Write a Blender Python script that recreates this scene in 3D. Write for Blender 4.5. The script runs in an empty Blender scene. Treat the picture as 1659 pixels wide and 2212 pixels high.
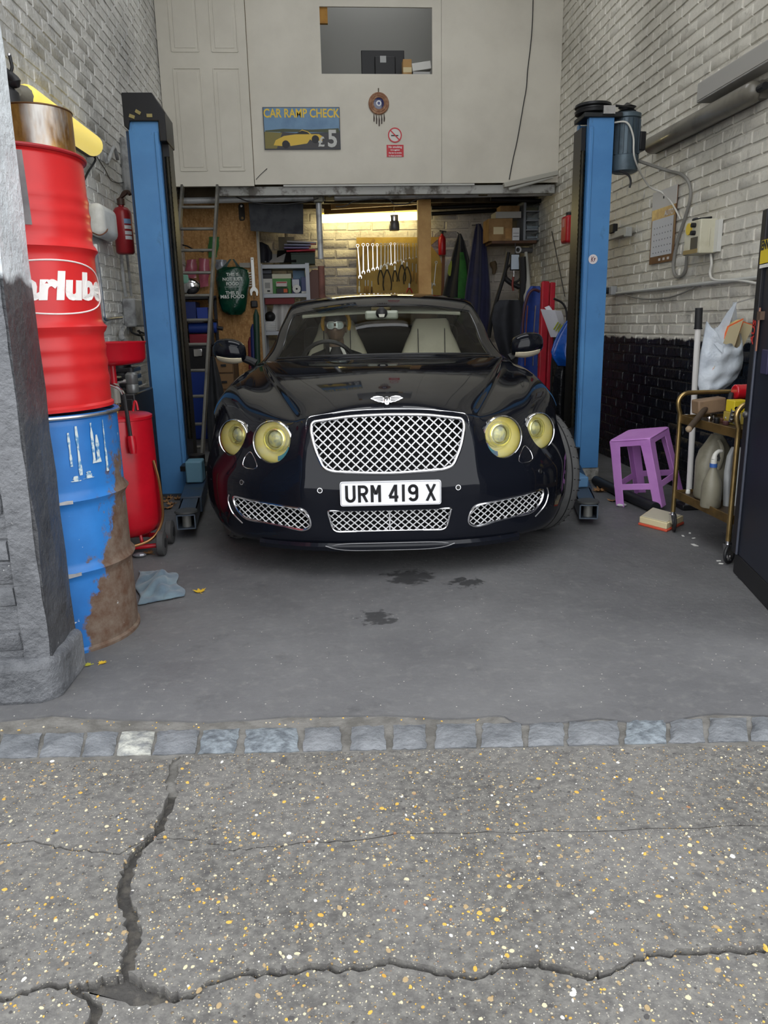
import bpy, bmesh, math, random
import numpy as np
from mathutils import Matrix, Vector
from mathutils.geometry import tessellate_polygon
random.seed(7)
R = math.radians
PI = math.pi
sc = bpy.context.scene
COL = sc.collection

# ---------------------------------------------------------------- camera
IMG_W, IMG_H, FOCAL = 1659, 2212, 1650.0
CAM_H, PITCH, YAW, ROLL = 1.17, R(13.9), R(4.4), R(-1.2)
_fw = Vector((math.sin(YAW) * math.cos(PITCH), math.cos(YAW) * math.cos(PITCH), -math.sin(PITCH)))
_r0 = Vector((math.cos(YAW), -math.sin(YAW), 0.0))
_u0 = _r0.cross(_fw)
_rt = _r0 * math.cos(ROLL) + _u0 * math.sin(ROLL)
_up = _u0 * math.cos(ROLL) - _r0 * math.sin(ROLL)
EYE = Vector((0, 0, CAM_H))
cam_data = bpy.data.cameras.new('camera')
cam_data.sensor_fit = 'HORIZONTAL'
cam_data.sensor_width = 36.0
cam_data.lens = 36.0 * FOCAL / IMG_W
cam_data.clip_start = 0.05
cam = bpy.data.objects.new('camera', cam_data)
COL.objects.link(cam)
cam.matrix_world = Matrix(((_rt.x, _up.x, -_fw.x, 0), (_rt.y, _up.y, -_fw.y, 0), (_rt.z, _up.z, -_fw.z, CAM_H), (0, 0, 0, 1)))
sc.camera = cam

# ---------------------------------------------------------------- overcast sky, exposure
world = bpy.data.worlds.new('overcast_sky')
sc.world = world
world.use_nodes = True
_wn = world.node_tree.nodes
_bg = _wn.get('Background') or _wn.new('ShaderNodeBackground')
_bg.inputs['Color'].default_value = (0.96, 0.98, 1.0, 1)
_bg.inputs['Strength'].default_value = 0.85
sc.view_settings.view_transform = 'Standard'
sc.view_settings.look = 'None'
sc.view_settings.gamma = 1.0
sc.view_settings.exposure = 1.68
sc.view_settings.use_curve_mapping = False

# ---------------------------------------------------------------- measuring: a sight line met with a real plane of the place
def sight(px, py):
    return _fw + _rt * ((px - IMG_W / 2) / FOCAL) - _up * ((py - IMG_H / 2) / FOCAL)
def on_x(px, py, X):
    d = sight(px, py); return EYE + d * (X / d.x)
def on_y(px, py, Y):
    d = sight(px, py); return EYE + d * (Y / d.y)
def on_z(px, py, Z=0.0):
    d = sight(px, py); return EYE + d * ((Z - CAM_H) / d.z)
def project(p):
    d = Vector(p) - EYE; z = d.dot(_fw)
    return IMG_W / 2 + FOCAL * d.dot(_rt) / z, IMG_H / 2 - FOCAL * d.dot(_up) / z, z

# ---------------------------------------------------------------- materials
def lin(c):
    return tuple(((v / 12.92) if v <= 0.04045 else ((v + 0.055) / 1.055) ** 2.4) for v in c)
def rgb(r, g, b):
    return lin((r / 255, g / 255, b / 255)) + (1.0,)
class NT:
    def __init__(s, name):
        s.m = bpy.data.materials.new(name); s.m.use_nodes = True
        s.t = s.m.node_tree; s.n = s.t.nodes; s.n.clear()
        s.out = s.n.new('ShaderNodeOutputMaterial')
    def node(s, kind, **kw):
        nd = s.n.new(kind)
        for k, v in kw.items():
            if k in ('operation', 'blend_type', 'data_type', 'feature', 'distance', 'interpolation', 'vector_type', 'noise_dimensions', 'wave_type', 'bands_direction', 'clamp_factor', 'normalize'):
                setattr(nd, k, v)
            else:
                s.set(nd.inputs[k.replace('_', ' ')], v)
        return nd
    def set(s, inp, v):
        if isinstance(v, bpy.types.NodeSocket): s.t.links.new(v, inp)
        else: inp.default_value = v
    def noise(s, vec, scale, detail=4.0, rough=0.55):
        nd = s.n.new('ShaderNodeTexNoise')
        s.set(nd.inputs['Vector'], vec); nd.inputs['Scale'].default_value = scale
        nd.inputs['Detail'].default_value = detail; nd.inputs['Roughness'].default_value = rough
        return nd.outputs['Fac']
    def voro(s, vec, scale, out='Distance', feature='F1'):
        nd = s.n.new('ShaderNodeTexVoronoi'); nd.feature = feature
        s.set(nd.inputs['Vector'], vec); nd.inputs['Scale'].default_value = scale
        return nd.outputs[out]
    def ramp(s, fac, lo, hi, a=0.0, b=1.0):
        nd = s.n.new('ShaderNodeMapRange'); nd.clamp = True
        s.set(nd.inputs['Value'], fac)
        nd.inputs['From Min'].default_value = lo; nd.inputs['From Max'].default_value = hi
        nd.inputs['To Min'].default_value = a; nd.inputs['To Max'].default_value = b
        return nd.outputs['Result']
    def mix(s, fac, a, b):
        nd = s.n.new('ShaderNodeMix'); nd.data_type = 'RGBA'
        s.set(nd.inputs['Factor'], fac); s.set(nd.inputs[6], a); s.set(nd.inputs[7], b)
        return nd.outputs[2]
    def math(s, op, a, b=0.0):
        nd = s.n.new('ShaderNodeMath'); nd.operation = op
        s.set(nd.inputs[0], a); s.set(nd.inputs[1], b)
        return nd.outputs[0]
    def obj(s):
        return s.n.new('ShaderNodeTexCoord').outputs['Object']
    def pos(s):
        return s.n.new('ShaderNodeNewGeometry').outputs['Position']
    def scaled(s, vec, sc3):
        nd = s.n.new('ShaderNodeMapping'); s.set(nd.inputs['Vector'], vec)
        nd.inputs['Scale'].default_value = sc3
        return nd.outputs['Vector']
    def sep(s, vec):
        nd = s.n.new('ShaderNodeSeparateXYZ'); s.set(nd.inputs[0], vec); return nd.outputs
    def bump(s, h, strength=0.3, dist=0.01):
        nd = s.n.new('ShaderNodeBump'); s.set(nd.inputs['Height'], h)
        nd.inputs['Strength'].default_value = strength; nd.inputs['Distance'].default_value = dist
        return nd.outputs['Normal']
    def pbr(s, col, rough=0.5, metal=0.0, normal=None, coat=0.0, spec=0.5, emit=None, estr=0.0, trans=0.0, ior=1.45, sheen=0.0):
        b = s.n.new('ShaderNodeBsdfPrincipled')
        s.set(b.inputs['Base Color'], col); s.set(b.inputs['Roughness'], rough); s.set(b.inputs['Metallic'], metal)
        b.inputs['Specular IOR Level'].default_value = spec
        b.inputs['Coat Weight'].default_value = coat
        b.inputs['Coat Roughness'].default_value = 0.03
        b.inputs['Transmission Weight'].default_value = trans
        b.inputs['IOR'].default_value = ior
        b.inputs['Sheen Weight'].default_value = sheen
        if normal is not None: s.set(b.inputs['Normal'], normal)
        if emit is not None:
            s.set(b.inputs['Emission Color'], emit); b.inputs['Emission Strength'].default_value = estr
        s.t.links.new(b.outputs[0], s.out.inputs['Surface'])
        return s.m
def mat(name, col, rough=0.5, metal=0.0, col2=None, vs=6.0, lo=0.45, hi=0.65, bump=0.0, bs=40.0, bd=0.004, coat=0.0, spec=0.5, sheen=0.0, world=False):
    t = NT(name)
    v = t.pos() if world else t.obj()
    c = col
    if col2 is not None:
        c = t.mix(t.ramp(t.noise(v, vs, 6.0, 0.6), lo, hi), col, col2)
    nrm = t.bump(t.noise(v, bs, 4.0), bump, bd) if bump else None
    return t.pbr(c, rough, metal, nrm, coat, spec, sheen=sheen)
def glow(name, col, strength):
    t = NT(name); e = t.n.new('ShaderNodeEmission')
    e.inputs['Color'].default_value = col; e.inputs['Strength'].default_value = strength
    t.t.links.new(e.outputs[0], t.out.inputs['Surface']); return t.m

# ---------------------------------------------------------------- geometry builder
MW = {}
class MB:
    def __init__(s): s.v = []; s.f = []; s.mi = []; s.cur = 0
    def add(s, verts, faces, M=None):
        b = len(s.v)
        if M is not None: verts = [M @ Vector(v) for v in verts]
        s.v += [tuple(v) for v in verts]
        s.f += [tuple(i + b for i in f) for f in faces]
        s.mi += [s.cur] * len(faces)
        return s
    def bx(s, x0, x1, y0, y1, z0, z1, M=None):
        v = [(x, y, z) for x in (x0, x1) for y in (y0, y1) for z in (z0, z1)]
        f = [(0, 1, 3, 2), (4, 6, 7, 5), (0, 4, 5, 1), (2, 3, 7, 6), (0, 2, 6, 4), (1, 5, 7, 3)]
        return s.add(v, f, M)
    def box(s, c, d, M=None):
        return s.bx(c[0] - d[0] / 2, c[0] + d[0] / 2, c[1] - d[1] / 2, c[1] + d[1] / 2, c[2] - d[2] / 2, c[2] + d[2] / 2, M)
    def bar(s, p, q, w, h, up=(0, 0, 1)):
        p, q = Vector(p), Vector(q); d = (q - p).normalized(); u = Vector(up)
        if abs(d.dot(u)) > 0.98: u = Vector((0, 1, 0))
        a = d.cross(u).normalized() * w / 2; b = a.cross(d).normalized() * h / 2
        v = [p - a - b, p + a - b, p + a + b, p - a + b, q - a - b, q + a - b, q + a + b, q - a + b]
        return s.add(v, [(0, 3, 2, 1), (4, 5, 6, 7), (0, 1, 5, 4), (1, 2, 6, 5), (2, 3, 7, 6), (3, 0, 4, 7)])
    def tube(s, pts, r, n=8, closed=False, M=None, cap=True):
        pts = [Vector(p) for p in pts]; k = len(pts)
        rr = r if isinstance(r, (list, tuple)) else [r] * k
        tang = []
        for i in range(k):
            a = pts[(i - 1) % k] if (closed or i > 0) else pts[i]
            b = pts[(i + 1) % k] if (closed or i < k - 1) else pts[i]
            tang.append((b - a).normalized() if (b - a).length > 1e-9 else Vector((0, 0, 1)))
        u = Vector((0, 0, 1)) if abs(tang[0].z) < 0.9 else Vector((1, 0, 0))
        u = (u - tang[0] * u.dot(tang[0])).normalized()
        v, f = [], []
        for i in range(k):
            u = (u - tang[i] * u.dot(tang[i]))
            u = u.normalized() if u.length > 1e-6 else tang[i].orthogonal().normalized()
            w = tang[i].cross(u)
            for j in range(n):
                a = 2 * PI * j / n
                v.append(pts[i] + (u * math.cos(a) + w * math.sin(a)) * rr[i])
        m = k if closed else k - 1
        for i in range(m):
            for j in range(n):
                a, b = i * n + j, i * n + (j + 1) % n
                c, d = ((i + 1) % k) * n + (j + 1) % n, ((i + 1) % k) * n + j
                f.append((a, b, c, d))
        if cap and not closed:
            f.append(tuple(reversed(range(n)))); f.append(tuple((k - 1) * n + j for j in range(n)))
        return s.add(v, f, M)
    def cyl(s, p, q, r, r2=None, n=20, M=None):
        return s.tube([p, q], [r, r if r2 is None else r2], n, M=M)
    def lathe(s, prof, n=32, M=None, cap=True):
        v, f = [], []
        for (r, z) in prof:
            for j in range(n):
                a = 2 * PI * j / n; v.append((r * math.cos(a), r * math.sin(a), z))
        for i in range(len(prof) - 1):
            for j in range(n):
                f.append((i * n + j, i * n + (j + 1) % n, (i + 1) * n + (j + 1) % n, (i + 1) * n + j))
        if cap:
            f.append(tuple(reversed(range(n)))); f.append(tuple((len(prof) - 1) * n + j for j in range(n)))
        return s.add(v, f, M)
    def prism(s, poly, z0, z1, M=None):
        n = len(poly)
        v = [(a, b, z0) for a, b in poly] + [(a, b, z1) for a, b in poly]
        f = [tuple(reversed(range(n))), tuple(range(n, 2 * n))] + [(i, (i + 1) % n, n + (i + 1) % n, n + i) for i in range(n)]
        return s.add(v, f, M)
    def ball(s, c, r, nu=16, nv=10, M=None):
        if not isinstance(r, (list, tuple)): r = (r, r, r)
        v, f = [(c[0], c[1], c[2] - r[2])], []
        for i in range(1, nv):
            t = PI * i / nv
            for j in range(nu):
                a = 2 * PI * j / nu
                v.append((c[0] + r[0] * math.sin(t) * math.cos(a), c[1] + r[1] * math.sin(t) * math.sin(a), c[2] - r[2] * math.cos(t)))
        v.append((c[0], c[1], c[2] + r[2])); e = len(v) - 1
        for j in range(nu):
            f.append((0, 1 + (j + 1) % nu, 1 + j)); f.append((e, e - nu + j, e - nu + (j + 1) % nu))
        for i in range(nv - 2):
            for j in range(nu):
                a = 1 + i * nu + j; b = 1 + i * nu + (j + 1) % nu
                f.append((a, b, b + nu, a + nu))
        return s.add(v, f, M)
    def sheet(s, grid, th=0.0, M=None):
        """grid: rows of points; th: thickness along averaged normals (closed solid)"""
        nr, nc = len(grid), len(grid[0])
        P = [[Vector(p) for p in row] for row in grid]
        if not th:
            v = [p for row in P for p in row]
            f = [(i * nc + j, i * nc + j + 1, (i + 1) * nc + j + 1, (i + 1) * nc + j) for i in range(nr - 1) for j in range(nc - 1)]
            return s.add(v, f, M)
        N = []
        for i in range(nr):
            for j in range(nc):
                a = P[min(i + 1, nr - 1)][j] - P[max(i - 1, 0)][j]; b = P[i][min(j + 1, nc - 1)] - P[i][max(j - 1, 0)]
                n = b.cross(a); N.append(n.normalized() if n.length > 1e-12 else Vector((0, 0, 1)))
        top = [p + N[k] * th / 2 for k, p in enumerate([p for row in P for p in row])]
        bot = [p - N[k] * th / 2 for k, p in enumerate([p for row in P for p in row])]
        m = nr * nc; v = top + bot
        f = [(i * nc + j, i * nc + j + 1, (i + 1) * nc + j + 1, (i + 1) * nc + j) for i in range(nr - 1) for j in range(nc - 1)]
        f += [tuple(m + k for k in reversed(q)) for q in f]
        rim = [j for j in range(nc)] + [i * nc + nc - 1 for i in range(1, nr)] + [(nr - 1) * nc + j for j in range(nc - 2, -1, -1)] + [i * nc for i in range(nr - 2, 0, -1)]
        L = len(rim)
        f += [(rim[(k + 1) % L], rim[k], rim[k] + m, rim[(k + 1) % L] + m) for k in range(L)]
        return s.add(v, f, M)
    def text(s, body, size, M, bold=0.0, shear=0.0, ext=0.001, wscale=1.0, align='CENTER', bend=None, spacing=1.0):
        cu = bpy.data.curves.new('lettering_curve', 'FONT'); cu.body = body; cu.size = size
        cu.align_x = align; cu.align_y = 'CENTER'; cu.extrude = ext; cu.offset = bold; cu.shear = shear
        cu.space_character = spacing; cu.resolution_u = 3
        o = bpy.data.objects.new('lettering_curve', cu); COL.objects.link(o)
        me = o.to_mesh()
        vs = [Vector((v.co.x * wscale, v.co.y, v.co.z)) for v in me.vertices]
        fs = [tuple(p.vertices) for p in me.polygons]
        o.to_mesh_clear(); bpy.data.objects.remove(o); bpy.data.curves.remove(cu)
        if bend: vs = [bend(v) for v in vs]
        return s.add(vs, fs, M)
    def build(s, name, m, parent=None, w=True, smooth=35, bevel=0.0, seg=2, subsurf=0, kind=None, solid=0.0, fixn=True):
        verts = [Vector(v) for v in s.v]
        if parent is not None:
            M = MW[parent.name]
            if w: Mi = M.inverted(); verts = [Mi @ v for v in verts]
            loc = None
        else:
            xs = [v.x for v in verts]; ys = [v.y for v in verts]; zs = [v.z for v in verts]
            loc = Vector(((min(xs) + max(xs)) / 2, (min(ys) + max(ys)) / 2, min(zs)))
            verts = [v - loc for v in verts]
        me = bpy.data.meshes.new(name)
        me.from_pydata([tuple(v) for v in verts], [], s.f)
        mats = m if isinstance(m, (list, tuple)) else [m]
        for x in mats: me.materials.append(x)
        if len(mats) > 1: me.polygons.foreach_set('material_index', s.mi)
        if fixn:
            bm = bmesh.new(); bm.from_mesh(me); bmesh.ops.recalc_face_normals(bm, faces=bm.faces); bm.to_mesh(me); bm.free()
        if smooth:
            me.polygons.foreach_set('use_smooth', [True] * len(me.polygons))
            me.set_sharp_from_angle(angle=R(smooth))
        me.update()
        o = bpy.data.objects.new(name, me); COL.objects.link(o)
        if parent is not None:
            o.parent = parent; MW[o.name] = MW[parent.name]
        else:
            o.location = loc; MW[o.name] = Matrix.Translation(loc)
        if bevel:
            b = o.modifiers.new('bevel', 'BEVEL'); b.width = bevel; b.segments = seg; b.limit_method = 'ANGLE'; b.angle_limit = R(40)
            b.harden_normals = False
        if subsurf:
            q = o.modifiers.new('subsurf', 'SUBSURF'); q.levels = subsurf; q.render_levels = subsurf
        if kind: o['kind'] = kind
        return o
def thing(name, label, cat, loc=(0, 0, 0), rotz=0.0, group=None, M=None):
    o = bpy.data.objects.new(name, None); COL.objects.link(o)
    o.empty_display_size = 0.1
    Mx = M if M is not None else Matrix.Translation(Vector(loc)) @ Matrix.Rotation(rotz, 4, 'Z')
    o.matrix_world = Mx; MW[o.name] = Mx.copy()
    o['label'] = label; o['category'] = cat
    if group: o['group'] = group
    return o
def tag(o, label, cat, group=None):
    o['label'] = label; o['category'] = cat
    if group: o['group'] = group
    return o
def struct(o):
    o['kind'] = 'structure'; return o
def link_piece(me, name, parent, M):
    """one more piece of a wall or pavement sharing mesh data; M in the parent's space"""
    o = bpy.data.objects.new(name, me); COL.objects.link(o); o.parent = parent; o.matrix_local = M
    return o
def dup(root, M, label=None):
    r = root.copy(); COL.objects.link(r); r.matrix_world = M; MW[r.name] = M.copy()
    if label: r['label'] = label
    for ch in list(root.children):
        c = ch.copy(); COL.objects.link(c); c.parent = r; c.matrix_parent_inverse = ch.matrix_parent_inverse.copy()
        for g in ch.children:
            d = g.copy(); COL.objects.link(d); d.parent = c
    return r
def smooth_path(pts, n=6):
    pts = [Vector(p) for p in pts]; out = []
    for i in range(len(pts) - 1):
        p0 = pts[max(i - 1, 0)]; p1 = pts[i]; p2 = pts[i + 1]; p3 = pts[min(i + 2, len(pts) - 1)]
        for k in range(n):
            t = k / n
            out.append(0.5 * ((2 * p1) + (p2 - p0) * t + (2 * p0 - 5 * p1 + 4 * p2 - p3) * t * t + (3 * p1 - p0 - 3 * p2 + p3) * t ** 3))
    out.append(pts[-1]); return out
def TR(x, y, z): return Matrix.Translation((x, y, z))
def RX(a): return Matrix.Rotation(R(a), 4, 'X')
def RY(a): return Matrix.Rotation(R(a), 4, 'Y')
def RZ(a): return Matrix.Rotation(R(a), 4, 'Z')
def frame(o, ex, ey, ez):
    ex, ey, ez, o = Vector(ex), Vector(ey), Vector(ez), Vector(o)
    return Matrix(((ex.x, ey.x, ez.x, o.x), (ex.y, ey.y, ez.y, o.y), (ex.z, ey.z, ez.z, o.z), (0, 0, 0, 1)))

# ================================================================ the setting
XL, XR, YF, YB = -1.40, 2.45, 2.38, 9.60        # side walls, opening, back wall
ZC, YLOFT, ZLOFT = 5.0, 8.10, 2.54

def wall_paint(name, white, grime, black_z=None, chips=0.7, bumps=0.35, gloss=0.45, streak=0.0):
    t = NT(name); p = t.pos()
    n1 = t.noise(p, 1.3, 6, 0.6); n2 = t.noise(p, 9.0, 6, 0.65); n3 = t.noise(p, 60.0, 3, 0.6)
    c = t.mix(t.ramp(n1, 0.38, 0.72), white, grime)
    c = t.mix(t.ramp(n2, 0.56, 0.74, 0, 0.75), c, tuple(v * 0.55 for v in grime[:3]) + (1,))
    c = t.mix(t.ramp(n3, chips, chips + 0.05), c, rgb(60, 56, 52))
    if streak:
        c = t.mix(t.ramp(t.noise(t.scaled(p, (6, 6, 0.5)), 2.0, 5), 0.5, 0.75, 0, streak), c, rgb(95, 96, 98))
    if black_z is not None:
        z = t.sep(p)[2]
        e = t.math('ADD', z, t.ramp(t.noise(p, 14.0, 4), 0.3, 0.7, -0.012, 0.012))
        blk = t.mix(t.ramp(t.noise(p, 26.0, 3, 0.7), 0.69, 0.71), rgb(17, 19, 27), rgb(150, 150, 150))
        c = t.mix(t.ramp(e, black_z - 0.006, black_z + 0.006), blk, c)
    h = t.math('ADD', t.noise(p, 35.0, 5), t.math('MULTIPLY', t.noise(p, 7.0, 3), 1.6))
    return t.pbr(c, gloss, 0.0, t.bump(h, bumps, 0.02))
M_WALLR = wall_paint('white_painted_brick_black_dado', rgb(222, 218, 206), rgb(178, 174, 162), 1.02, gloss=0.3)
M_WALLL = wall_paint('old_white_painted_brick', rgb(226, 225, 220), rgb(172, 172, 170), None, 0.74, 0.6, 0.4, 0.3)
M_BACK = wall_paint('white_painted_block', rgb(205, 198, 190), rgb(165, 158, 150), None, 0.72, 0.5)
M_PILLAR = wall_paint('pillar_paint', rgb(205, 212, 216), rgb(150, 156, 160), 1.27, 0.74, 0.9, 0.3)
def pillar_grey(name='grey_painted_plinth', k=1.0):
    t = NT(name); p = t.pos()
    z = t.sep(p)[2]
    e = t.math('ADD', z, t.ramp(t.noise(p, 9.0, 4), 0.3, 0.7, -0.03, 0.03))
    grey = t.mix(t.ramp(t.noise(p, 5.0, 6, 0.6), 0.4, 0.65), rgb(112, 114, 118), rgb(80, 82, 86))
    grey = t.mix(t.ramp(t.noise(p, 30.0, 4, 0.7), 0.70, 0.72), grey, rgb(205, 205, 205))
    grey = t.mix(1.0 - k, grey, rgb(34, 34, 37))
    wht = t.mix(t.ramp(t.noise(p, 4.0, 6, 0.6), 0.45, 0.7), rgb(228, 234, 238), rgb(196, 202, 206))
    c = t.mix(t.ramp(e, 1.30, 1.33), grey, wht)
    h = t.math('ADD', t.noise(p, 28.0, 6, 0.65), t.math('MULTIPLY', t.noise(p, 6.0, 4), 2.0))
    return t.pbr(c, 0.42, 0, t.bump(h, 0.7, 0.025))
M_PGREY = pillar_grey(); M_REVEAL = pillar_grey('darker_grey_reveal', 0.35)  # reveal takes a darker copy of the pillar grey
M_LOFT = mat('loft_board_paint', rgb(212, 207, 194), 0.55, 0, rgb(198, 193, 180), 1.5, 0.4, 0.7, 0.05, 30)
M_CEIL = mat('ceiling_paint', rgb(170, 168, 162), 0.8)
M_STREET = mat('street_facade', rgb(150, 140, 130), 0.9)

# --- brick pieces -------------------------------------------------------------
def brick_mesh(name, L, Hh, D, rnd, seed):
    """brick with its face towards -Y of its own space, rough arrises; x along, z up"""
    rr = random.Random(seed); v = []; j = lambda k: rr.uniform(-k, k)
    for (y, ins) in ((D, 0.0), (rnd * 1.6, 0.0), (0.0, rnd)):
        for sx, sz in ((-1, -1), (1, -1), (1, 1), (-1, 1)):
            v.append((sx * (L / 2 - ins) + j(rnd * 0.5), y + j(rnd * 0.15), sz * (Hh / 2 - ins) + j(rnd * 0.5)))
    f = [(8, 9, 10, 11)]
    for b in (0, 4):
        for k in range(4):
            f.append((b + k, b + (k + 1) % 4, b + 4 + (k + 1) % 4, b + 4 + k))
    me = bpy.data.meshes.new(name); me.from_pydata(v, [], f)
    bm = bmesh.new(); bm.from_mesh(me); bmesh.ops.recalc_face_normals(bm, faces=bm.faces)
    if sum(fc.normal.y for fc in bm.faces if len(fc.verts) == 4 and abs(fc.normal.y) > 0.9) > 0:
        bmesh.ops.reverse_faces(bm, faces=bm.faces)
    bm.to_mesh(me); bm.free()
    me.polygons.foreach_set('use_smooth', [True] * len(me.polygons)); me.set_sharp_from_angle(angle=R(50))
    return me
def brickwork(parent, material, face, a0, a1, z0, z1, L, Hh, joint, depth, rnd, keep=300, proud=0.003, test=None, name='brick'):
    """face(a, z) -> matrix putting a brick (front -Y) at distance a along the wall, height z"""
    vs = [brick_mesh(name, L, Hh, depth, rnd, 11 + k) for k in range(5)]
    vh = [brick_mesh(name, L / 2 - joint / 2, Hh, depth, rnd, 31 + k) for k in range(3)]
    for m in vs + vh: m.materials.append(material)
    rr = random.Random(5); spots = []
    row = 0; z = z0
    while z + Hh <= z1 + 0.001:
        a = a0 - (row % 2) * (L + joint) / 2
        while a < a1:
            lo, hi = max(a, a0), min(a + L, a1)
            if hi - lo > 0.05:
                full = hi - lo > L * 0.8
                me = rr.choice(vs) if full else rr.choice(vh)
                Mx = face((lo + hi) / 2, z + Hh / 2) @ TR(0, -rr.uniform(0, proud), 0) @ RY(rr.uniform(-0.6, 0.6))
                if not full: Mx = Mx @ Matrix.Diagonal(((hi - lo) / (L / 2 - joint / 2), 1, 1, 1))
                W = MW[parent.name] @ Mx
                if test is None or test(W.translation):
                    ps = [project(W @ Vector((sx * L / 2, 0, sz * Hh / 2))) for sx in (-1, 1) for sz in (-1, 1)]
                    ar = (max(q[0] for q in ps) - min(q[0] for q in ps)) * (max(q[1] for q in ps) - min(q[1] for q in ps))
                    c = project(W.translation)
                    if not (-20 < c[0] < IMG_W + 20 and -20 < c[1] < IMG_H + 20) or c[2] < 0.2: ar = 0
                    spots.append((ar, me, Mx))
            a += L + joint
        z += Hh + joint; row += 1
    spots.sort(key=lambda q: -q[0])
    for ar, me, Mx in spots[:keep]: link_piece(me, name, parent, Mx)
    rest = MB()
    for ar, me, Mx in spots[keep:]:
        rest.add([Mx @ v.co for v in me.vertices], [tuple(p.vertices) for p in me.polygons])
    if rest.f:
        o = rest.build('brickwork', material, parent, w=False, fixn=False); o['kind'] = 'stuff'

# --- walls ----------------------------------------------------------------------
wr = struct(MB().bx(XR + 0.007, XR + 0.25, 2.66, YB + 0.2, -0.05, ZC).build('wall_right', M_WALLR))
wl = struct(MB().bx(XL - 0.25, XL - 0.003, 2.62, YB + 0.2, -0.05, ZC).build('wall_left', M_WALLL))
wb = struct(MB().bx(XL - 0.004, XR + 0.006, YB + 0.006, YB + 0.2, -0.05, ZC).build('wall_back', M_BACK))
def rel(o, X): return MW[o.name].inverted() @ X
brickwork(wr, M_WALLR, lambda a, z: rel(wr, TR(XR, a, z) @ RZ(-90)), 2.67, YB, 0.0, ZC - 0.02, 0.215, 0.066, 0.009, 0.02, 0.006, 290)
brickwork(wl, M_WALLL, lambda a, z: rel(wl, TR(XL, a, z) @ RZ(90)), 2.67, YB, 0.0, ZC - 0.02, 0.215, 0.068, 0.007, 0.02, 0.007, 290, 0.003,
          test=lambda p: p.y > 2.7)
brickwork(wb, M_BACK, lambda a, z: rel(wb, TR(a, YB, z)), XL + 0.01, XR - 0.01, 0.8, 2.75, 0.285, 0.094, 0.009, 0.03, 0.010, 290, 0.006, name='block')

# front: brick pillar beside the drums, wall at the other jamb, lintel high above the frame
PX, PY0, PY1 = -0.915, 2.38, 2.62
wf = struct(MB().bx(-4.5, PX - 0.012, PY0 + 0.003, PY1, -0.05, ZC + 0.6).build('wall_front_left', M_PGREY))
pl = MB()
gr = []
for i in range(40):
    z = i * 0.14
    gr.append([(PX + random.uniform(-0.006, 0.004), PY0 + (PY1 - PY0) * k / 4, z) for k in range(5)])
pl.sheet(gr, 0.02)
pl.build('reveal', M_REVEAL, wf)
brickwork(wf, M_PGREY, lambda a, z: rel(wf, TR(a, PY0, z)), -3.4, PX - 0.035, 0.16, 2.6, 0.215, 0.072, 0.004, 0.03, 0.007, 120, 0.004,
          test=lambda p: project(p)[0] > -120)
cg_ = MB(); cg_.sheet([[(PX - 0.075 + 0.077 * k / 4 + random.uniform(-.004, .002), PY0 - 0.002 - 0.004 * math.sin(PI * (k / 4 + .2)) + random.uniform(-.002, .002), 0.13 + 0.07 * i) for k in range(5)] for i in range(52)], 0.012)
cg_.build('corner_render', M_PGREY, wf, smooth=60)
pb = MB()
pb.prism([(-4.4, PY0 - 0.05), (PX - 0.03, PY0 - 0.05), (PX + 0.028, PY0 - 0.01), (PX + 0.035, PY1 + 0.01), (-4.4, PY1 + 0.01)], -0.02, 0.145)
pb.build('plinth', M_PGREY, wf, bevel=0.03, seg=3)
struct(MB().bx(1.75, 5.5, 2.4, 2.66, -0.05, ZC + 0.6).build('wall_front_right', M_PGREY))
cl = MB()                                             # roof, with unseen rooflight holes added over bay and loft to brighten them
holes = [(-0.6, 1.65, 2.9, 3.7), (-0.8, 1.85, 5.6, 7.0), (0.0, 1.3, 8.35, 9.3)]
cl.bx(XL - 0.25, XR + 0.25, 2.66, 2.9, ZC, ZC + 0.1)
cl.bx(XL - 0.25, XR + 0.25, 3.7, 5.6, ZC, ZC + 0.1); cl.bx(XL - 0.25, XR + 0.25, 7.0, 8.35, ZC, ZC + 0.1); cl.bx(XL - 0.25, XR + 0.25, 9.3, YB + 0.2, ZC, ZC + 0.1)
for x0, x1, y0, y1 in holes:
    cl.bx(XL - 0.25, x0, y0, y1, ZC, ZC + 0.1); cl.bx(x1, XR + 0.25, y0, y1, ZC, ZC + 0.1)
ceil = struct(cl.build('ceiling', M_CEIL))

# --- the loft front --------------------------------------------------------------
lf = MB()                                             # floor of the loft, with its joists and front beam
lf.bx(XL, XR, YLOFT + 0.02, YB, ZLOFT + 0.02, ZLOFT + 0.05)
loft = struct(lf.build('ceiling_loft_deck', mat('deck_timber', rgb(120, 108, 92), 0.8, 0, rgb(70, 62, 52), 4)))
for y in (8.55, 8.95, 9.35):
    MB().bx(XL + 0.01, XR - 0.01, y - 0.03, y + 0.03, ZLOFT - 0.09, ZLOFT + 0.02).build('joist', mat('joist_timber', rgb(96, 84, 66), 0.8, 0, rgb(60, 52, 42), 5), loft)
wloft = MB()
for x in (XL + 0.02, -0.58, 1.27, XR - 0.03):
    wloft.bx(x, x + 0.045, YLOFT + 0.02, YLOFT + 0.09, ZLOFT + 0.05, ZC)
wlo = struct(wloft.build('wall_loft_front', mat('stud_timber', rgb(150, 125, 90), 0.8)))
b = MB()                                              # main board with the hatch opening
wx0, wx1, wz0, wz1 = 0.115, 1.18, 3.49, 4.06
b.bx(-0.575, wx0, YLOFT, YLOFT + 0.02, ZLOFT - 0.03, ZC); b.bx(wx1, 1.268, YLOFT, YLOFT + 0.02, ZLOFT - 0.03, ZC)
b.bx(wx0, wx1, YLOFT, YLOFT + 0.02, ZLOFT - 0.03, wz0); b.bx(wx0, wx1, YLOFT, YLOFT + 0.02, wz1, ZC)
b.build('board', M_LOFT, wlo)
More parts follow.
